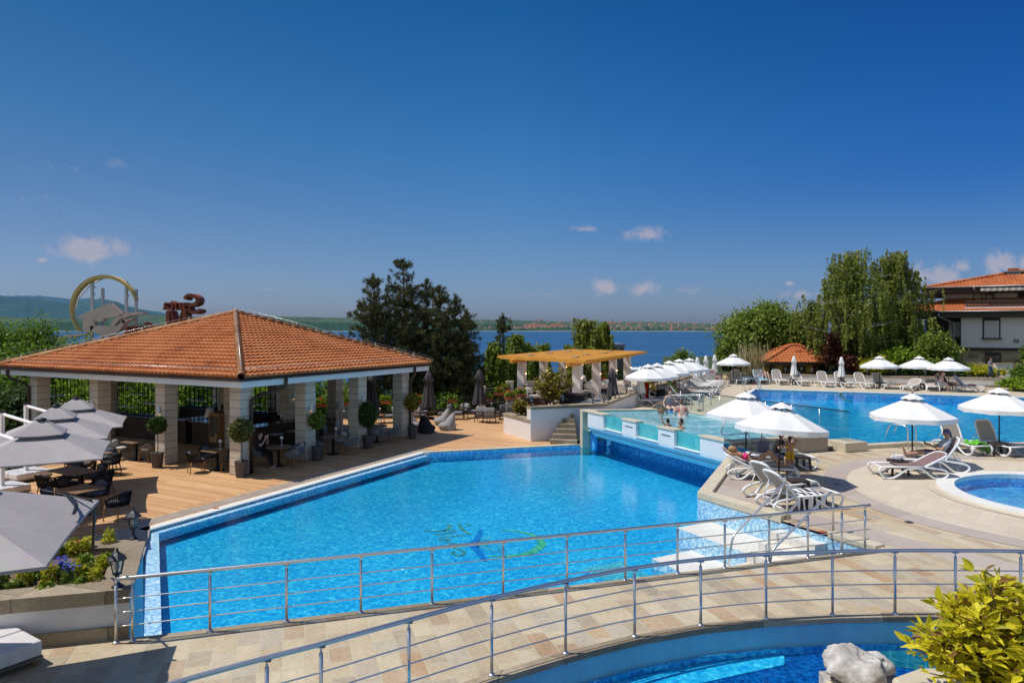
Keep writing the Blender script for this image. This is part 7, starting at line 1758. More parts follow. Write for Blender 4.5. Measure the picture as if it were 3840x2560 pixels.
# =============================================================== PEOPLE
SK = {'light': pm('skin_light', (.58, .36, .26), .55, var=.12, scale=6), 'tan': pm('skin_tan', (.44, .24, .15), .55, var=.12, scale=6), 'fair': pm('skin_fair', (.66, .43, .34), .55, var=.1, scale=6), 'dark': pm('skin_dark', (.26, .14, .09), .55, var=.12, scale=6)}
FAB = {}
def fab(name, c, c2=None, sc=8):
    if name not in FAB: FAB[name] = pm('cloth_' + name, c, .85, var=.25, scale=sc, col2=c2, bmp=.15, bscale=50)
    return FAB[name]
eye_m = pm('eye_dark', (.02, .015, .012), .2); lip_m = pm('lips', (.40, .13, .11), .5)
PEND = []
def caps(mb, a, b, ra, rb, seg=12):
    a, b = V(a), V(b); d = b - a
    if d.length < 1e-5: return mb.ball(a, ra, ra, ra, seg, 8)
    d.normalize(); p = []; r = []
    for t in (8, 35, 65, 90): p.append(a - d * ra * math.cos(rad(t))); r.append(ra * math.sin(rad(t)))
    for t in (90, 65, 35, 8): p.append(b + d * rb * math.cos(rad(t))); r.append(rb * math.sin(rad(t)))
    return mb.tube(p, r, seg)
def soft(name, mb, m, parent, vox=.011, it=4):
    o = obj(name, mb, m, parent); r_ = o.modifiers.new('r', 'REMESH'); r_.mode = 'VOXEL'; r_.voxel_size = vox; r_.use_smooth_shade = True
    s_ = o.modifiers.new('s', 'SMOOTH'); s_.factor = .5; s_.iterations = it; PEND.append(o); return o
def lerp(a, b, t): return V(a) * (1 - t) + V(b) * t
def person(label, loc, rz, sc, J, skin, wear, hair=None, build=1.0, hairlen=0.0, extra=None, group=None):
    """J: joints in metres for a 1.7 m adult; x right-hand side positive, y forwards"""
    t = thing('person', label, 'person', tuple(loc), rz, group, sc); J = {k: V(v) for k, v in J.items()}; b = build
    pe_, nk, hd = J['pelvis'], J['neck'], J['head']; ax = (nk - pe_).normalized(); lat = J.get('lat', V((1, 0, 0))).normalized(); fw = J.get('face', V((0, 1, 0))).normalized()
    sw, hw_ = J.get('sw', V((.17, 0, 0))).x, .092
    sh = {s: nk - ax * .055 + lat * (s * sw) for s in (1, -1)}; hp = {s: pe_ + lat * (s * hw_) for s in (1, -1)}
    if 'shR' in J: sh[1] = J['shR']
    if 'shL' in J: sh[-1] = J['shL']
    mb = MB()
    hu = (hd - nk).normalized(); hl = fw.cross(hu).normalized(); fw = hu.cross(hl)
    Mh = Matrix((hl, fw, hu)).transposed().to_4x4()
    mb.ball(hd, .076, .095, .115, 14, 10, M=Mh); mb.ball(hd + fw * .03 - hu * .055, .054, .06, .062, 12, 8, M=Mh)
    caps(mb, hd + fw * .088 - hu * .0, hd + fw * .104 - hu * .03, .010, .014, 8)
    for s in (1, -1): mb.ball(hd + hl * (.078 * s) - hu * .01 - fw * .01, .012, .02, .03, 8, 6, M=Mh)
    caps(mb, nk - ax * .04, hd - hu * .06, .055, .05)
    wst = lerp(pe_, nk, .36)
    for s in (1, -1):
        caps(mb, sh[s], lerp(nk, pe_, .08), .058 * b, .07 * b); caps(mb, lerp(sh[s], pe_, .28) - lat * (s * .05), lerp(hp[s], nk, .30) - lat * s * .01, .093 * b, .086 * b)
        caps(mb, lerp(hp[s], nk, .3) - lat * s * .01, hp[s] * .92 + pe_ * .08, .084 * b, .105 * b)
        el, wr = J['el' + 'RL'[s < 0]], J['wr' + 'RL'[s < 0]]
        caps(mb, sh[s], el, .052 * b, .040 * b); caps(mb, el, wr, .040 * b, .027)
        hdv = (wr - el).normalized(); hv = J.get('hd' + 'RL'[s < 0], hdv).normalized(); hs = hv.cross(V((0, 0, 1)) if abs(hv.z) < .9 else lat).normalized(); hn = hs.cross(hv)
        caps(mb, wr + hv * .02, wr + hv * .075, .030, .034)
        for k in range(4):
            o = hs * ((k - 1.5) * .0195); l1 = (.036, .042, .040, .030)[k]; p0 = wr + hv * .085 + o; p1 = p0 + hv * l1 - hn * .010; p2 = p1 + hv * l1 * .7 - hn * .022
            caps(mb, p0, p1, .0105, .0095, 8); caps(mb, p1, p2, .0095, .008, 8)
        p0 = wr + hv * .035 - hs * .028; p1 = p0 + hv * .03 - hs * .026; caps(mb, p0, p1, .013, .011, 8); caps(mb, p1, p1 + hv * .03 - hs * .004, .011, .009, 8)
        kn, an, to = J['kn' + 'RL'[s < 0]], J['an' + 'RL'[s < 0]], J['to' + 'RL'[s < 0]]
        caps(mb, hp[s], kn, .090 * b, .056 * b); caps(mb, kn, lerp(kn, an, .4), .054 * b, .056 * b); caps(mb, lerp(kn, an, .35), an, .056 * b, .036)
        fd = (to - an); caps(mb, an - V((0, 0, .025)) - fd.normalized() * .04, an - V((0, 0, .028)) + fd * .55, .036, .036); caps(mb, an - V((0, 0, .028)) + fd * .5, to, .034, .022)
    caps(mb, wst, lerp(pe_, nk, .75), .095 * b, .10 * b)
    soft('body', mb, SK[skin], t)
    for s in (1, -1): obj('eye', MB().ball(hd + hl * (.030 * s) + fw * .083 + hu * .008, .012, .010, .009, 8, 6), eye_m, t)
    obj('mouth', MB().ball(hd + fw * .083 - hu * .062, .022, .010, .007, 8, 6, M=Mh), lip_m, t)
    if hair:
        hm = pm('hair', hair, .6, var=.4, scale=30, stretch=(1, 1, .2)); mb = MB(); mb.ball(hd - fw * .022 + hu * .028, .084, .095, .105, 14, 10, M=Mh); mb.ball(hd - fw * .05 - hu * .03, .075, .06, .08, 12, 8, M=Mh)
        if hairlen: caps(mb, hd - fw * .06, hd - fw * .085 - hu * hairlen, .06, .035)
        soft('hair', mb, hm, t, .012, 2)
    for w in wear:
        k, m = w[0], w[1]; mb = MB(); g = 1.10 if k not in ('bikini_bottom', 'bikini_top', 'swimsuit') else 1.06
        if k in ('shirt', 't_shirt', 'swimsuit', 'vest'):
            for s in (1, -1):
                caps(mb, lerp(sh[s], pe_, .28) - lat * (s * .05), lerp(hp[s], nk, .30), .097 * b * g, .092 * b * g); caps(mb, lerp(hp[s], nk, .3), hp[s] * .92 + pe_ * .08, .09 * b * g, .108 * b * g)
                if k != 'swimsuit': caps(mb, sh[s], lerp(nk, pe_, .10), .06 * b * g, .07 * b * g)
                el = J['el' + 'RL'[s < 0]]; wr = J['wr' + 'RL'[s < 0]]
                if k == 't_shirt': caps(mb, sh[s], lerp(sh[s], el, .55), .058 * b * g, .054 * b * g)
                if k == 'shirt': caps(mb, sh[s], el, .058 * b * g, .046 * b * g); caps(mb, el, lerp(el, wr, .8), .046 * b * g, .036 * g)
            caps(mb, wst, lerp(pe_, nk, .72), .10 * b * g, .104 * b * g)
        if k in ('trousers', 'shorts', 'trunks', 'bikini_bottom'):
            f = {'trousers': 1, 'shorts': .75, 'trunks': .38, 'bikini_bottom': .06}[k]
            for s in (1, -1):
                kn, an = J['kn' + 'RL'[s < 0]], J['an' + 'RL'[s < 0]]
                caps(mb, hp[s], hp[s] * .85 + pe_ * .15 + (ax * (.07 if k != 'bikini_bottom' else .01)), .106 * b * g, .10 * b * g); caps(mb, hp[s], lerp(hp[s], kn, f), .095 * b * g, (.095 - .036 * f) * b * g + (.012 if k == 'shorts' else 0))
                if k == 'trousers': caps(mb, kn, an - (an - kn) * .05, .062 * b * g, .048 * g)
        if k == 'bikini_top':
            for s in (1, -1): caps(mb, lerp(sh[s], pe_, .30) - lat * (s * .075) + fw * .03, lerp(sh[s], pe_, .30) - lat * (s * .02), .093 * b * 1.08, .093 * b * 1.05)
        if k == 'cap': mb.ball(hd + hu * .045 - fw * .01, .09, .105, .085, 14, 10, M=Mh); caps(mb, hd + hu * .045 + fw * .08, hd + hu * .03 + fw * .15, .035, .02)
        if k == 'sun_hat':
            mb.ball(hd + hu * .06, .10, .11, .085, 14, 10, M=Mh); rows = [[hd + hu * (.05 + dz) + (hl * math.cos(q) + fw * math.sin(q)) * r_ for q in [2 * PI * i / 20 for i in range(20)]] for r_, dz in ((.08, .0), (.2, -.015), (.2, .012), (.08, .03), (.08, 0))]; mb.grid(rows, closeu=True)
        if k == 'bandana': mb.ball(hd + hu * .035 - fw * .015, .09, .105, .098, 14, 10, M=Mh); caps(mb, hd - fw * .08 - hu * .02, hd - fw * .10 - hu * .14, .05, .03)
        if k == 'goggles': mb.ball(hd + fw * .085 + hu * .01, .066, .022, .024, 10, 6, M=Mh); caps(mb, hd + hl * .085 + hu * .02, hd - hl * .085 + hu * .02 , .012, .012)
        if k == 'shoes':
            for s in (1, -1): an, to = J['an' + 'RL'[s < 0]], J['to' + 'RL'[s < 0]]; fd = to - an; caps(mb, an - V((0, 0, .03)) - fd.normalized() * .045, an - V((0, 0, .03)) + fd * .55, .046, .046); caps(mb, an - V((0, 0, .03)) + fd * .5, to, .044, .032)
        soft(k, mb, m, t, .012, 3)
    return t
def pose(**k):
    d = dict(pelvis=(0, 0, .92), neck=(0, 0, 1.44), head=(0, .02, 1.61), elR=(.26, -.02, 1.12), elL=(-.26, -.02, 1.12), wrR=(.28, .08, .88), wrL=(-.28, .08, .88), knR=(.1, .02, .49), knL=(-.1, .02, .49), anR=(.1, -.02, .07), anL=(-.1, -.02, .07), toR=(.12, .16, .025), toL=(-.12, .16, .025)); d.update(k); return d
def seated(h=.45, lean=0.0, **k):
    d = dict(pelvis=(0, 0, h + .09), neck=(0, lean * .5, h + .60), head=(0, lean * .6 + .03, h + .77), elR=(.25, .08, h + .30), elL=(-.25, .08, h + .30), wrR=(.14, .30, h + .18), wrL=(-.14, .30, h + .18), knR=(.12, .42, h + .05), knL=(-.12, .42, h + .05), anR=(.12, .42, .07), anL=(-.12, .42, .07), toR=(.14, .60, .025), toL=(-.14, .60, .025)); d.update(k); return d
black = fab('black', (.016, .016, .018)); blk2 = fab('dark_grey', (.03, .03, .034))
def rzd(d): return rz_dir(d[0], d[1])
# 1 sunbather
cA = P(2850, 1793, ZT); rA = rzd((.97, -.22))
person('woman in a pink bikini lying on a lounger with an arm behind her head', cA, rA, .98, dict(pelvis=(0, -.14, .48), neck=(0, -.60, .70), head=(.0, -.75, .82), face=(.1, .45, .9), elR=(.30, -.84, .74), wrR=(.12, -.97, .83), elL=(-.27, -.40, .55), wrL=(-.05, -.28, .69), knR=(.10, .24, .80), knL=(-.08, .28, .76), anR=(.10, .52, .44), anL=(-.10, .60, .43), toR=(.11, .72, .40), toL=(-.11, .80, .40)), 'tan', [('bikini_top', fab('hot_pink', (.75, .045, .22))), ('bikini_bottom', fab('hot_pink', (.75, .045, .22)))], (.52, .34, .14), .93, .10)
# 2 man in black, 3 girl in yellow
person('man in black shirt sitting on a lounger braiding the girl\'s hair', (7.88, 20.45, ZT), rzd((.75, -.66)), .95, seated(.40, .28, elR=(.24, .22, .76), elL=(-.24, .22, .78), wrR=(.08, .44, .92), wrL=(-.08, .44, .95), knR=(.2, .42, .46), knL=(-.2, .40, .46), anR=(.22, .44, .07), anL=(-.2, .44, .07), toR=(.26, .62, .03), toL=(-.24, .62, .03)), 'light', [('t_shirt', blk2), ('shorts', fab('navy', (.02, .028, .06)))], (.30, .27, .25), 1.06)
person('little girl in a yellow frilled bikini standing with her back turned', P(2962, 1783, ZT), rad(-8), .66, pose(head=(0, .02, 1.63), elR=(.34, .10, 1.52), wrR=(.14, .08, 1.70), elL=(-.32, .06, 1.24), wrL=(-.14, .16, 1.40), hdR=(-.8, 0, .4)), 'tan', [('bikini_top', fab('yellow', (.75, .42, .02))), ('trunks', fab('yellow', (.75, .42, .02)))], (.07, .04, .025), .95, .12)
# 4 man with phone
person('man in grey t-shirt and checked shorts reclining with a phone', P(3492, 1762, ZT), rzd((-.96, .28)), 1.0, dict(pelvis=(0, -.20, .48), neck=(0, -.44, .95), head=(0, -.40, 1.13), face=(0, 1, -.25), elR=(.25, -.20, .66), elL=(-.25, -.20, .66), wrR=(.07, .05, .76), wrL=(-.07, .05, .76), knR=(.10, .24, .55), knL=(-.10, .26, .53), anR=(.09, .66, .46), anL=(-.09, .70, .46), toR=(.10, .74, .66), toL=(-.10, .78, .66)), 'tan', [('t_shirt', fab('pale_grey', (.46, .49, .56))), ('shorts', fab('plaid', (.035, .04, .10), (.16, .10, .12), 16)), ('bandana', fab('navy_print', (.02, .03, .08), (.12, .15, .25), 22))], None, 1.02)
# spa bathers
zw = ZR - .09
person('woman with red hair in a patterned swimsuit sitting on the raised pool rim', (7.18, 31.25, ZR - .42), rad(180) + .15, .98, seated(.45, .22, elR=(.27, .04, .72), elL=(-.27, .04, .72), wrR=(.27, .22, .50), wrL=(-.26, .22, .50), anR=(.08, .34, .05), anL=(-.08, .34, .05), toR=(.1, .5, .02), toL=(-.1, .5, .02)), 'fair', [('swimsuit', fab('print', (.08, .08, .13), (.50, .48, .52), 16))], (.17, .035, .02), 1.2, .03)
person('boy standing waist deep scratching his head in the raised pool', (6.62, 30.3, zw - 1.06), rad(185), .95, pose(elR=(.44, .02, 1.42), wrR=(.15, .02, 1.60), hdR=(-1, 0, .2), elL=(-.27, .1, 1.12)), 'tan', [('trunks', black)], (.05, .03, .02), .95)
person('woman in a pink bikini seen from behind in the raised pool', (7.32, 29.4, zw - .98), rad(-5), 1.0, pose(neck=(0, .14, 1.40), head=(0, .24, 1.54), elR=(.30, .16, 1.12), elL=(-.30, .16, 1.12), wrR=(.22, .36, .98), wrL=(-.22, .36, .98)), 'fair', [('bikini_top', fab('dusty_pink', (.55, .16, .16))), ('bikini_bottom', fab('pink_print', (.65, .30, .34), (.75, .6, .6), 20))], (.14, .07, .035), 1.18)
tb = t_u(2470)
pb = onAB(tb, -.55); person('boy with blue goggles raising one hand by the middle glass window', tuple(pb + V((-.10, 0, zw - 1.03))), rad(35), .80, pose(elR=(.28, .06, 1.24), elL=(-.30, .08, 1.62), wrL=(-.32, .1, 1.86), hdL=(0, 0, 1)), 'tan', [('trunks', fab('orange', (.80, .13, .03))), ('goggles', fab('goggle_blue', (.05, .16, .60)))], (.02, .015, .012), .92)
pb = onAB(t_u(2492), -.75); person('dark haired boy in profile beside the boy with blue goggles', tuple(pb + V((0, 0, zw - 1.05))), rad(110), .80, pose(), 'tan', [('trunks', black)], (.02, .015, .012), .92)
person('girl with pale goggles and a thin braid alone in the raised pool', tuple(P(2555, 1581, zw + .22).to_tuple()[:2]) + (zw - 1.03,), rad(75), .80, pose(), 'tan', [('goggles', fab('goggle_pale', (.55, .78, .78))), ('swimsuit', fab('teal', (.10, .32, .40)))], (.10, .05, .03), .9, .12)
# upper deck
person('man in red cap and yellow t-shirt sitting beside the red towel', tuple(P(2447, 1508, ZU)), rzd((.9, -.35)), .98, seated(.40, .06), 'tan', [('t_shirt', fab('bright_yellow', (.80, .52, .02))), ('shorts', black), ('cap', fab('red', (.62, .02, .02)))], None, 1.12)
person('little girl in a white top sitting on a lounger by the wall', tuple(P(2570, 1486, ZU) + V((0, 0, .22))), rzd((.9, -.4)), .68, seated(.22, .15, knR=(.14, .42, .30), knL=(-.14, .42, .30), anR=(.12, .8, .26), anL=(-.12, .8, .26), toR=(.12, .9, .4), toL=(-.12, .9, .4)), 'light', [('t_shirt', fab('white', (.72, .70, .70)))], (.16, .09, .05), .95, .14)
person('dark haired woman reading on the lounger behind the green towel', tuple(P(2530, 1488, ZU)), rzd((.9, -.4)), .98, seated(.40, -.05, wrR=(.1, .36, .78), wrL=(-.1, .36, .78)), 'tan', [('swimsuit', black)], (.05, .03, .025), 1.0, .1)
person('person sunbathing on the blue towel lounger, knees raised', tuple(P(2866, 1436, ZU)), rad(180), 1.0, dict(pelvis=(0, .02, .48), neck=(0, -.30, .90), head=(0, -.36, 1.07), face=(0, 1, .2), elR=(.27, -.05, .6), elL=(-.27, -.05, .6), wrR=(.15, .2, .58), wrL=(-.15, .2, .58), knR=(.1, .40, .86), knL=(-.1, .38, .84), anR=(.1, .66, .44), anL=(-.1, .66, .44), toR=(.1, .84, .40), toL=(-.1, .84, .40)), 'light', [('trunks', fab('steel_blue', (.15, .25, .40)))], (.08, .05, .03), 1.05)
sw_ = P(3153, 1480, ZBW); person('swimmer in a straw hat crossing the upper pool', (sw_.x, sw_.y, ZBW - 1.02), rad(20), .68, pose(pelvis=(0, -.3, 1.15), neck=(0, .0, 1.46), head=(0, .03, 1.64), elR=(.35, .3, 1.45), elL=(-.35, .3, 1.45), wrR=(.6, .45, 1.46), wrL=(-.5, .5, 1.46), knR=(.1, -.75, 1.0), knL=(-.1, -.75, 1.0), anR=(.1, -1.1, .95), anL=(-.1, -1.1, .95), toR=(.1, -1.25, .9), toL=(-.1, -1.25, .9)), 'light', [('sun_hat', fab('straw', (.62, .48, .24)))], (.12, .07, .04), 1.0)
person('woman in a pink cap sitting sideways on a low lounger', tuple(P(3526, 1466, ZU)), rzd((.75, -.55)), .98, seated(.38, .2), 'fair', [('swimsuit', fab('floral', (.55, .40, .40), (.7, .62, .6), 20)), ('shorts', fab('grey_print', (.35, .35, .38), (.6, .6, .6), 18)), ('cap', fab('cap_pink', (.75, .35, .36)))], (.30, .2, .12), 1.2)
cp = P(3606, 1468, ZU) - V((.35, -.95, 0)).normalized() * .95
person('woman lying on a pink towel with both arms behind her head', tuple(cp), rzd((.35, -.95)), .98, dict(pelvis=(0, -.16, .48), neck=(0, -.44, .92), head=(0, -.47, 1.09), face=(0, 1, .1), elR=(.36, -.50, 1.16), elL=(-.36, -.50, 1.16), wrR=(.12, -.56, 1.14), wrL=(-.12, -.56, 1.14), hdR=(-1, 0, 0), hdL=(1, 0, 0), knR=(.13, .22, .56), knL=(-.13, .22, .56), anR=(.06, .58, .46), anL=(-.06, .58, .46), toR=(.1, .66, .62), toL=(-.1, .66, .62)), 'light', [('swimsuit', fab('olive_black', (.05, .05, .05)))], (.06, .04, .03), 1.1)
person('man in grey t-shirt and jeans standing on the far wall by the house', tuple(on_wall(3720, FWL[:4], [1.85] * 5, .3)[:2]) + (1.852,), rad(200), .80, pose(knL=(-.14, .10, .5), wrR=(.12, .30, 1.05), wrL=(-.12, .30, 1.05), head=(0, .06, 1.6)), 'light', [('t_shirt', fab('mid_grey', (.28, .31, .36))), ('trousers', fab('denim', (.05, .10, .22)))], (.10, .06, .04))
# pavilion
person('bartender in black with back turned behind the slatted bar counter', tuple(PV(4.6, 6.6)), rzd((.3, .9)), 1.0, pose(), 'dark', [('shirt', black), ('trousers', black)], (.012, .010, .010), 1.05)
person('bartender in black leaning over the back counter beside the fridge', tuple(PV(5.6, 5.2)), rzd((.8, .5)), 1.0, pose(neck=(0, .32, 1.30), head=(0, .46, 1.42), elR=(.25, .40, 1.08), elL=(-.25, .40, 1.08), wrR=(.2, .55, .98), wrL=(-.2, .55, .98), pelvis=(0, -.05, .90)), 'dark', [('shirt', black), ('trousers', black)], (.012, .010, .010), 1.05)
T3 = P(1045, 1746, 0); ps3 = T3 + V((-.70, -.10, 0))
person('person in black clothes and white sneakers sitting behind the near pillar with a phone', tuple(ps3), rzd((1, -.25)), 1.0, seated(.44, .0, elR=(.22, .2, .84), elL=(-.22, .2, .84), wrR=(.06, .30, 1.08), wrL=(-.06, .30, 1.08), hdR=(0, .1, 1), hdL=(0, .1, 1), anR=(.12, .62, .07), anL=(-.16, .42, .07), toR=(.16, .80, .03), toL=(-.2, .60, .03)), 'light', [('t_shirt', black), ('trousers', black), ('shoes', fab('sneaker', (.70, .68, .68), (.5, .1, .12), 14))], (.05, .035, .03), 1.0, .1)
bpy.context.view_layer.update(); dg = bpy.context.evaluated_depsgraph_get()
for o in PEND:
    me = bpy.data.meshes.new_from_object(o.evaluated_get(dg)); me.name = o.name; old = o.data
    if len(me.materials) == 0: me.materials.append(old.materials[0])
    o.modifiers.clear(); o.data = me
# =============================================================== SMALL THINGS
def drape(name, label, cat, fn, nu, nv, m, loc, rz=0, th=.012):
    """cloth laid over something: fn(u, v) -> local point"""
    rows = [[fn(i / nu, j / nv) for j in range(nv + 1)] for i in range(nu + 1)]
    o = single(name, MB().grid(rows), m, label, cat, tuple(loc), rz); s = o.modifiers.new('Solid', 'SOLIDIFY'); s.thickness = th; return o
wob = lambda a, b: .012 * math.sin(a * 17 + b * 5) + .010 * math.sin(b * 23)
# zebra towel on the near lounger
def striped(name, a, b, rot, sc, dist, bd='X'):
    m, nt, bs, out = newmat(name); mp = mapping(nt, rot); w = N(nt, 'ShaderNodeTexWave', wave_type='BANDS', bands_direction=bd); w.inputs['Scale'].default_value = sc; w.inputs['Distortion'].default_value = dist; w.inputs['Detail'].default_value = 2; w.inputs['Detail Scale'].default_value = .7
    L(nt, mp.outputs[0], w.inputs[0]); r = ramp(nt, [(.46, a), (.52, b)]); L(nt, w.outputs[0], r.inputs[0]); L(nt, r.outputs[0], bs.inputs['Base Color']); bs.inputs['Roughness'].default_value = .9; return m
cC = P(2992, 1904, ZT); rC = rzd((.965, .26))
def ztow(u, v):
    y = -.25 + .80 * u + .05 * math.sin(v * 9); s = v * 1.35
    if s < .64: return V((-.32 + s, y, .375 + wob(u, v)))
    d = s - .64; return V((.33 + .04 * math.sin(u * 14) + .03 * d, y + .08 * d * math.sin(u * 3), max(.03, .375 - d)))
drape('beach_towel', 'black and white zebra striped towel hanging over a lounger by the steps', 'towel', ztow, 24, 30, striped('zebra', (.015, .015, .018), (.72, .71, .72), 0, 1.8, .7, 'Y'), cC, rC)
def flat_towel(u, v, a, y0=-.3, y1=.8, back=.75, w=.30):
    s = -back + (back + y1 - y0) * u
    if s < 0: return V((-w + 2 * w * v, y0 + s * math.cos(a), .385 - s * math.sin(a) + wob(u, v) * .6))
    return V((-w + 2 * w * v, y0 + s, .385 + wob(u, v) * .6))
drape('beach_towel', 'mauve towel lying along the empty lounger nearest the round pool', 'towel', lambda u, v: flat_towel(u, v, rad(27), y0=-.28, y1=.42, back=.72) + V((0, 0, 0)) - V((0, 0, max(0, v - .93) * 3)), 30, 12, pm('mauve_terry', (.24, .15, .15), .95, var=.2, scale=12, bmp=.3), P(3408, 1788, ZT), rzd((-1, .05)))
dF = V((.12, -1, 0)).normalized(); cF = P(3683, 1712, ZT) - dF * .95
drape('beach_towel', 'bright green towel crumpled on the seat of a lounger by the kerb', 'towel', lambda u, v: V((-.40 + .62 * u, .32 + .5 * v + .05 * math.sin(u * 8), .40 + .05 * math.sin(u * 9 + v * 4) + .04 * math.sin(v * 13) - max(0, .13 - u) * 2.2)), 20, 16, pm('green_terry', (.16, .52, .05), .95, var=.25, scale=9, bmp=.3), cF, rzd(dF))
dB = V((0, -1, 0)); cB = P(2868, 1442, ZU) - dB * .95
drape('beach_towel', 'light blue towel spread over the back of a far lounger', 'towel', lambda u, v: flat_towel(u, v, rad(58), w=.36), 20, 8, pm('blue_terry', (.16, .42, .68), .95, var=.2), cB, rzd(dB))
dP_ = V((.35, -.95, 0)).normalized(); cP_ = P(3606, 1468, ZU) - dP_ * .95
drape('beach_towel', 'hot pink towel covering the lounger of the woman with arms behind her head', 'towel', lambda u, v: flat_towel(u, v, rad(55), w=.38), 20, 8, pm('pink_terry', (.55, .09, .20), .95, var=.2), cP_, rzd(dP_))
dS = V((.6, -.8, 0)).normalized(); cS = P(3690, 1470, ZU) - dS * .95
drape('beach_towel', 'navy and white striped towel over the raised back of the last far lounger', 'towel', lambda u, v: flat_towel(u, v, rad(50), w=.36, y1=-.1), 20, 8, striped('navy_stripe', (.02, .02, .06), (.70, .68, .68), 0, 2.2, 0), cS, rzd(dS))
drape('beach_towel', 'small pink cloth on the seat of the last far lounger', 'towel', lambda u, v: V((-.2 + .5 * u, .1 + .35 * v, .41 + .05 * math.sin(u * 8 + v * 5))), 10, 8, pm('pink_cloth', (.70, .16, .20), .95), cS, rzd(dS))
dG = V(wd_ + (0,)).normalized(); cG = P(2628, 1505, ZU) - dG * .95
drape('beach_towel', 'olive green towel hung over the raised back of a lounger by the wall', 'towel', lambda u, v: V((-.34 + .68 * v, -.28 - (.1 + .8 * (1 - abs(2 * u - 1))) * math.cos(rad(48)) - .05 * (u > .5), .40 + (.1 + .8 * (1 - abs(2 * u - 1))) * math.sin(rad(48)))), 16, 8, pm('olive_terry', (.20, .24, .06), .95, var=.2), cG, rzd(dG))
drape('beach_towel', 'brown towel over a lounger back next to the little girl', 'towel', lambda u, v: V((-.3 + .6 * v, -.55 - .15 * u, .35 + .62 * u + .03 * math.sin(v * 9))), 10, 8, pm('brown_terry', (.17, .085, .055), .95, var=.2), P(2552, 1484, ZU), rzd(wd_))
drape('beach_towel', 'red towel draped over the lounger back of the man in the red cap', 'towel', lambda u, v: V((-.30 + .6 * u, .0 + .18 * math.sin(v * 2) + .03 * math.sin(u * 15), 1.02 * (1 - v) + .12 - .12 * (2 * u - 1) ** 2)), 12, 14, pm('red_terry', (.60, .025, .02), .95, var=.2), P(2418, 1511, ZU), rad(10))
drape('beach_towel', 'blue towel hanging over a lounger behind the sunbather', 'towel', lambda u, v: V((-.55 + 1.1 * u, .12 * math.sin(u * 5), .66 - .30 * u - .28 * v + .03 * math.sin(u * 13))), 16, 8, pm('teal_terry', (.03, .20, .42), .95, var=.35, scale=7), P(2782, 1742, ZT), rad(-8))
# bags, shoes, bottles
def bag(label, p, rz, m, sx=.34, sy=.2, sz=.36):
    t = thing('bag', label, 'bag', tuple(p), rz); obj('body', MB().box((0, 0, sz / 2), (sx, sy, sz)), m, t, bevel=.06, bseg=3)
    obj('handle', MB().tube(bez([V((-.08, 0, sz - .02)), V((-.06, 0, sz + .10)), V((.06, 0, sz + .10)), V((.08, 0, sz - .02))], 4), .012, 6), m, t)
    obj('pocket', MB().box((0, -sy / 2 - .02, sz * .35), (sx * .7, .05, sz * .45)), m, t, bevel=.02); return t
bag('grey and lilac beach bag standing beside the sunbather', P(2862, 1730, ZT) + V((0, 0, .3)), .2, pm('bag_lilac', (.26, .20, .28), .8, var=.5, scale=14))
bag('black backpack leaning on the terrace wall beside the red towel', P(2392, 1516, ZU), .3, black, .36, .22, .5); bag('big black bag in the lap of the man in red cap', P(2453, 1512, ZU) + V((.35, -.1, .42)), .5, black, .46, .26, .38); bag('dark bag on the brown side table by the blue towel', P(2827, 1434, ZU) + V((0, 0, .43)), 0, black, .4, .2, .2)
single('water_bottle', MB().lathe([(.02, 0), (.055, .01), (.055, .26), (.02, .33), (.02, .37)], 12), glass('bottle_blue', (.45, .75, .85), .3), 'big pale blue water bottle behind the red haired woman', 'bottle', tuple(P(2490, 1488, ZU) + V((0, 0, .43))))
def shoes(label, p, rz, m, n=2):
    t = thing('sandals', label, 'sandals', tuple(p), rz)
    for k in range(n):
        s_ = obj('sandal', MB().box((k * .14, k * .05, .015), (.095, .25, .022)), m, t, bevel=.01); obj('strap', MB().tube(bez([V((k * .14 - .04, k * .05 + .04, .02)), V((k * .14, k * .05 + .06, .06)), V((k * .14 + .04, k * .05 + .04, .02))], 4), .01, 5), m, s_)
    return t
shoes('turquoise flip flops on the paving right of the pool steps', P(3008, 1714, ZT) + V((.2, -.1, .003)), .9, pm('flip_teal', (.10, .42, .38), .6)); shoes('tan sandals on the deck by the far pool ladder', P(2812, 1459, ZU) + V((0, 0, .005)), .4, pm('tan_leather', (.28, .16, .08), .6)); shoes('brown sandals on the rim of the raised pool by the ladder hoops', P(2622, 1541, ZR) + V((0, 0, .005)), .6, pm('brown_leather', (.10, .045, .02), .6))
t = thing('sneakers', 'dark and white shoes on the woven side table', 'shoes', tuple(P(3366, 1778, ZT) + V((0, 0, .43))), .8)
for k in (0, 1): mb = MB(); caps(mb, (k * .13 - .1, -.09, .045), (k * .13 - .1, .1, .04), .05, .042); mb.v = [(x, y, max(0, z)) for x, y, z in mb.v]; obj('shoe', mb, fab('shoe_navy', (.10, .12, .18), (.5, .5, .55), 12), t)
t = thing('phone', 'dark phone held by the reclining man in grey', 'phone', tuple(P(3492, 1762, ZT)), rzd((-.96, .28))); obj('case', MB().box((0, 0, 0), (.16, .012, .09)).xf(Matrix.Translation((0, .17, .83)) @ Matrix.Rotation(rad(-25), 4, 'X')), black, t)
t = thing('book', 'open white book on the belly of the sunbather', 'book', tuple(cA), rA); mb = MB(); mb.box((-.07, -.10, .62), (.13, .19, .012), 0); mb.box((.07, -.10, .63), (.13, .19, .012), .1); obj('pages', mb, M['white_paint'], t)
single('float', MB().lathe([(.10, -.03), (.22, -.04), (.26, 0), (.22, .04), (.10, .03)], 18), pm('float_blue', (.04, .30, .72), .4), 'blue inflatable float between the boy and the woman in the raised pool', 'pool float', tuple(P(2517, 1543, ZR - .07)))
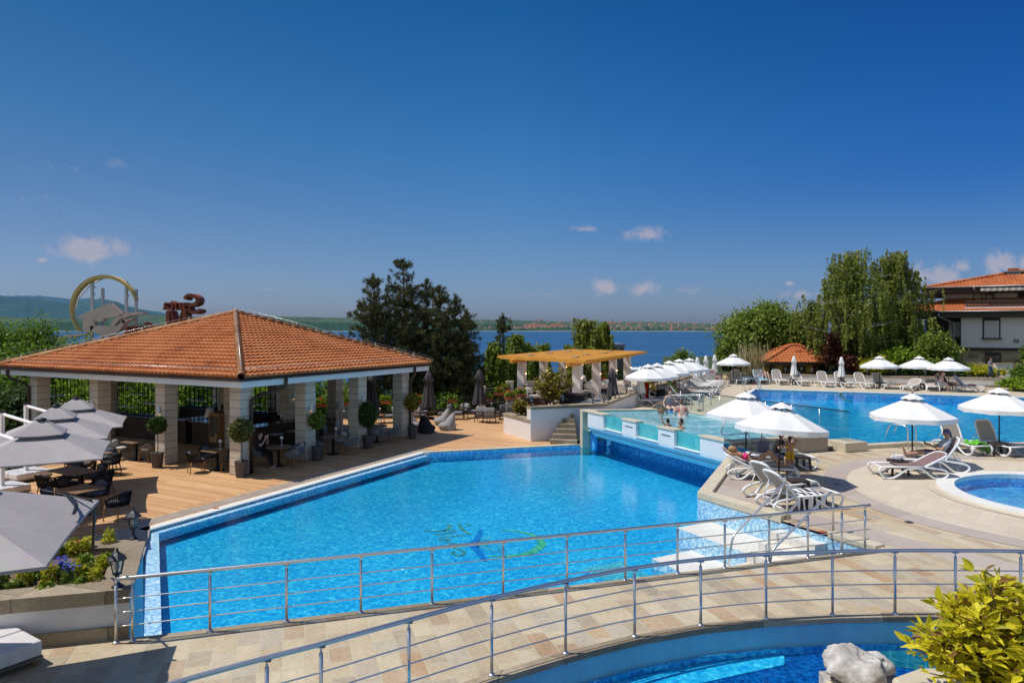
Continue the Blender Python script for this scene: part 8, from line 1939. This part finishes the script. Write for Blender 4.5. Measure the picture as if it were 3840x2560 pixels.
single('beach_ball', MB().ball((0, 0, .08), .08), pm('ball_pink', (.75, .15, .25), .5), 'small pink ball under the blue towel lounger', 'ball', tuple(P(2829, 1442, ZU)))
# boulders between terrace wall lanterns and upper pergola edge
single('stones_pile', MB().ball((0, 0, .08), .3, .2, .14, 14, 8), M['rock'], 'pale stones on the terrace wall beside the closed parasol', 'stones', on_wall(2382, TW, [1.62, 1.62, 1.98, 1.95], .22))
# power socket post at steps, drain covers
for u, v, lb in ((3138, 1814, 'small square drain grate in the grey paving, upper one'), (3408, 1956, 'small square drain grate in the grey paving, lower one')): single('drain_grate', MB().box((0, 0, .002), (.14, .14, .006)), M['steel_dark'], lb, 'drain', tuple(P(u, v, ZT + .012)))
for u, v, z, lb in ((810, 1905, .012, 'small red deck plate on the stone strip by the long pool edge'), (300, 2028, ZP, 'small red plate on the flower bed coping'), (3084, 1993, ZT + .012, 'small red plate on the coping by the pool steps')): single('red_plate', MB().box((0, 0, .004), (.16, .12, .008)), pm('plate_red', (.45, .10, .05), .6), lb, 'plate', tuple(P(u, v, z)), .4)
# a few birds far off
for u, v in ((223, 810), (2537, 1118), (2703, 1182)):
    p = DP(u, 160, ZV(v, 160)); single('bird', MB().add([(-.5, 0, .12), (0, .1, 0), (0, -.3, -.02), (.5, 0, .14), (0, .35, 0)], [(0, 2, 1), (3, 1, 2), (1, 4, 2)]), black, 'tiny dark bird flying ' + ('above the rooftop sign' if u < 1000 else ('above the far town' if u < 2600 else 'low over the bay')), 'bird', tuple(p))
SUN_E = 4.1; SKY_S = .13; SKY_SAT = 1.1
SKY_RAMP = [(0, (.335, .455, .87)), (.024, (.335, .455, .86)), (.06, (.325, .45, .78)), (.115, (.295, .44, .70)), (.253, (.17, .44, .70)), (.423, (.075, .355, .61)), (.7, (.08, .33, .62)), (1, (.3, .5, .75))]
# =============================================================== CAMERA, LIGHT, SKY
cam = bpy.data.cameras.new('camera'); cam.lens = 24; cam.sensor_width = 36; cam.shift_y = -48 / 3840; cam.clip_start = .1; cam.clip_end = 90000
co_ = bpy.data.objects.new('camera', cam); COL.objects.link(co_); co_.location = (0, 0, CH); co_.rotation_euler = (rad(90), 0, 0); SC.camera = co_
sl = bpy.data.lights.new('sun', 'SUN'); sl.energy = SUN_E; sl.angle = rad(.53); sl.color = (1, .945, .86)
so = bpy.data.objects.new('sun', sl); COL.objects.link(so); so.rotation_euler = SUN.to_track_quat('Z', 'Y').to_euler(); so.location = (0, 0, 60)
wd = bpy.data.worlds.new('World'); SC.world = wd; wd.use_nodes = True; nt = wd.node_tree; nt.nodes.clear()
wo = N(nt, 'ShaderNodeOutputWorld'); bg = N(nt, 'ShaderNodeBackground'); bg.inputs[1].default_value = SKY_S; L(nt, bg.outputs[0], wo.inputs[0])
sk = N(nt, 'ShaderNodeTexSky', sky_type='NISHITA'); sk.sun_disc = False; sk.sun_elevation = math.asin(SUN.z); sk.sun_rotation = math.atan2(SUN.x, SUN.y)
sk.altitude = 30; sk.air_density = 1.15; sk.dust_density = .9; sk.ozone_density = 2.2
gm_ = N(nt, 'ShaderNodeGamma'); gm_.inputs[1].default_value = 1.0; 
hs = N(nt, 'ShaderNodeHueSaturation'); hs.inputs['Saturation'].default_value = SKY_SAT; hs.inputs['Value'].default_value = 1.0; L(nt, sk.outputs[0], hs.inputs['Color'])
tc = N(nt, 'ShaderNodeTexCoord'); sx = N(nt, 'ShaderNodeSeparateXYZ'); L(nt, tc.outputs['Generated'], sx.inputs[0])
yy = math_(nt, 'MAXIMUM', sx.outputs[1], .02); ca = math_(nt, 'DIVIDE', sx.outputs[0], yy); cb = math_(nt, 'DIVIDE', sx.outputs[2], yy)
# polarised darkening of the upper sky, haze towards the horizon
zr_ = ramp(nt, SKY_RAMP); L(nt, sx.outputs[2], zr_.inputs[0])
xr_ = ramp(nt, [(0, (.9, .70, .66)), (.22, (.92, .73, .68)), (.5, (.84, .86, .86)), (.78, (.38, .59, .81)), (1, (.36, .57, .8))]); L(nt, math_(nt, 'MULTIPLY_ADD', sx.outputs[0], .5), xr_.inputs[0]); xr_.inputs[0].links[0].from_node.inputs[2].default_value = .5
side = mixc(nt, math_(nt, 'MULTIPLY', sx.outputs[2], 5.0, True), (.86, .86, .86), xr_.outputs[0])
skc = mixc(nt, 1.0, mixc(nt, 1.0, hs.outputs[0], zr_.outputs[0], 'MULTIPLY'), side, 'MULTIPLY')
br_ = N(nt, 'ShaderNodeVectorMath', operation='SCALE'); br_.inputs['Scale'].default_value = 1.16; L(nt, skc, br_.inputs[0]); skc = br_.outputs[0]
# brighter sky added behind the viewer as fill for surfaces facing the camera
bk = N(nt, 'ShaderNodeMapRange', interpolation_type='SMOOTHSTEP'); bk.inputs[1].default_value = .05; bk.inputs[2].default_value = -.45; L(nt, sx.outputs[1], bk.inputs[0])
skc = mixc(nt, bk.outputs[0], skc, mixc(nt, 1.0, sk.outputs[0], (1.0, .95, .88), 'MULTIPLY'))
mask = None
cv = N(nt, 'ShaderNodeCombineXYZ'); L(nt, ca, cv.inputs[0]); L(nt, cb, cv.inputs[1])
for (u, v, hu, hv, w) in ((340, 935, 224, 87, 1.0), (155, 975, 50, 20, 0.8), (2417, 880, 147, 56, 0.85), (2190, 858, 140, 22, 0.55), (2270, 1075, 77, 67, 0.9), (2417, 1082, 140, 48, 0.7), (2560, 1090, 119, 42, 0.5), (3510, 1040, 210, 87, 0.85), (3610, 1000, 84, 56, 0.75), (3745, 990, 112, 77, 0.95), (3850, 985, 56, 70, 0.9), (2010, 1104, 154, 20, 0.5), (2960, 1062, 36, 14, 0.7), (3000, 1105, 168, 28, 0.45), (300, 625, 364, 56, 0.32), (1000, 1085, 84, 17, 0.4), (130, 745, 280, 84, 0.25)):
    dx = math_(nt, 'MULTIPLY', math_(nt, 'SUBTRACT', ca, (u - U0) / F), F / hu); dy = math_(nt, 'MULTIPLY', math_(nt, 'SUBTRACT', cb, (V0 - v) / F), F / hv)
    q = math_(nt, 'SUBTRACT', 1.0, math_(nt, 'SQRT', math_(nt, 'ADD', math_(nt, 'MULTIPLY', dx, dx), math_(nt, 'MULTIPLY', dy, dy))), True)
    q = math_(nt, 'MULTIPLY', q, w); mask = q if mask is None else math_(nt, 'MAXIMUM', mask, q)
cn = noise(nt, cv.outputs[0], 30, 10, .68, .5)
cl = math_(nt, 'SUBTRACT', math_(nt, 'ADD', math_(nt, 'MULTIPLY', mask, 1.0), math_(nt, 'MULTIPLY', cn.outputs[0], 1.7)), 1.13, True)
cl = math_(nt, 'MULTIPLY', math_(nt, 'MULTIPLY', cl, math_(nt, 'POWER', mask, .5)), 3.0, True); cl = math_(nt, 'MULTIPLY', cl, .66)
fin = mixc(nt, cl, skc, tuple(c / SKY_S for c in (.47, .43, .49))); L(nt, fin, bg.inputs[0])
SC.view_settings.view_transform = 'Standard'; SC.view_settings.look = 'None'; SC.view_settings.exposure = 0
SC.render.engine = 'CYCLES'; SC.cycles.max_bounces = 8; SC.cycles.transparent_max_bounces = 16; SC.cycles.diffuse_bounces = 3; SC.cycles.glossy_bounces = 3; SC.cycles.use_denoising = True
SC.cycles.sample_clamp_indirect = 6; SC.cycles.caustics_reflective = False; SC.cycles.caustics_refractive = False
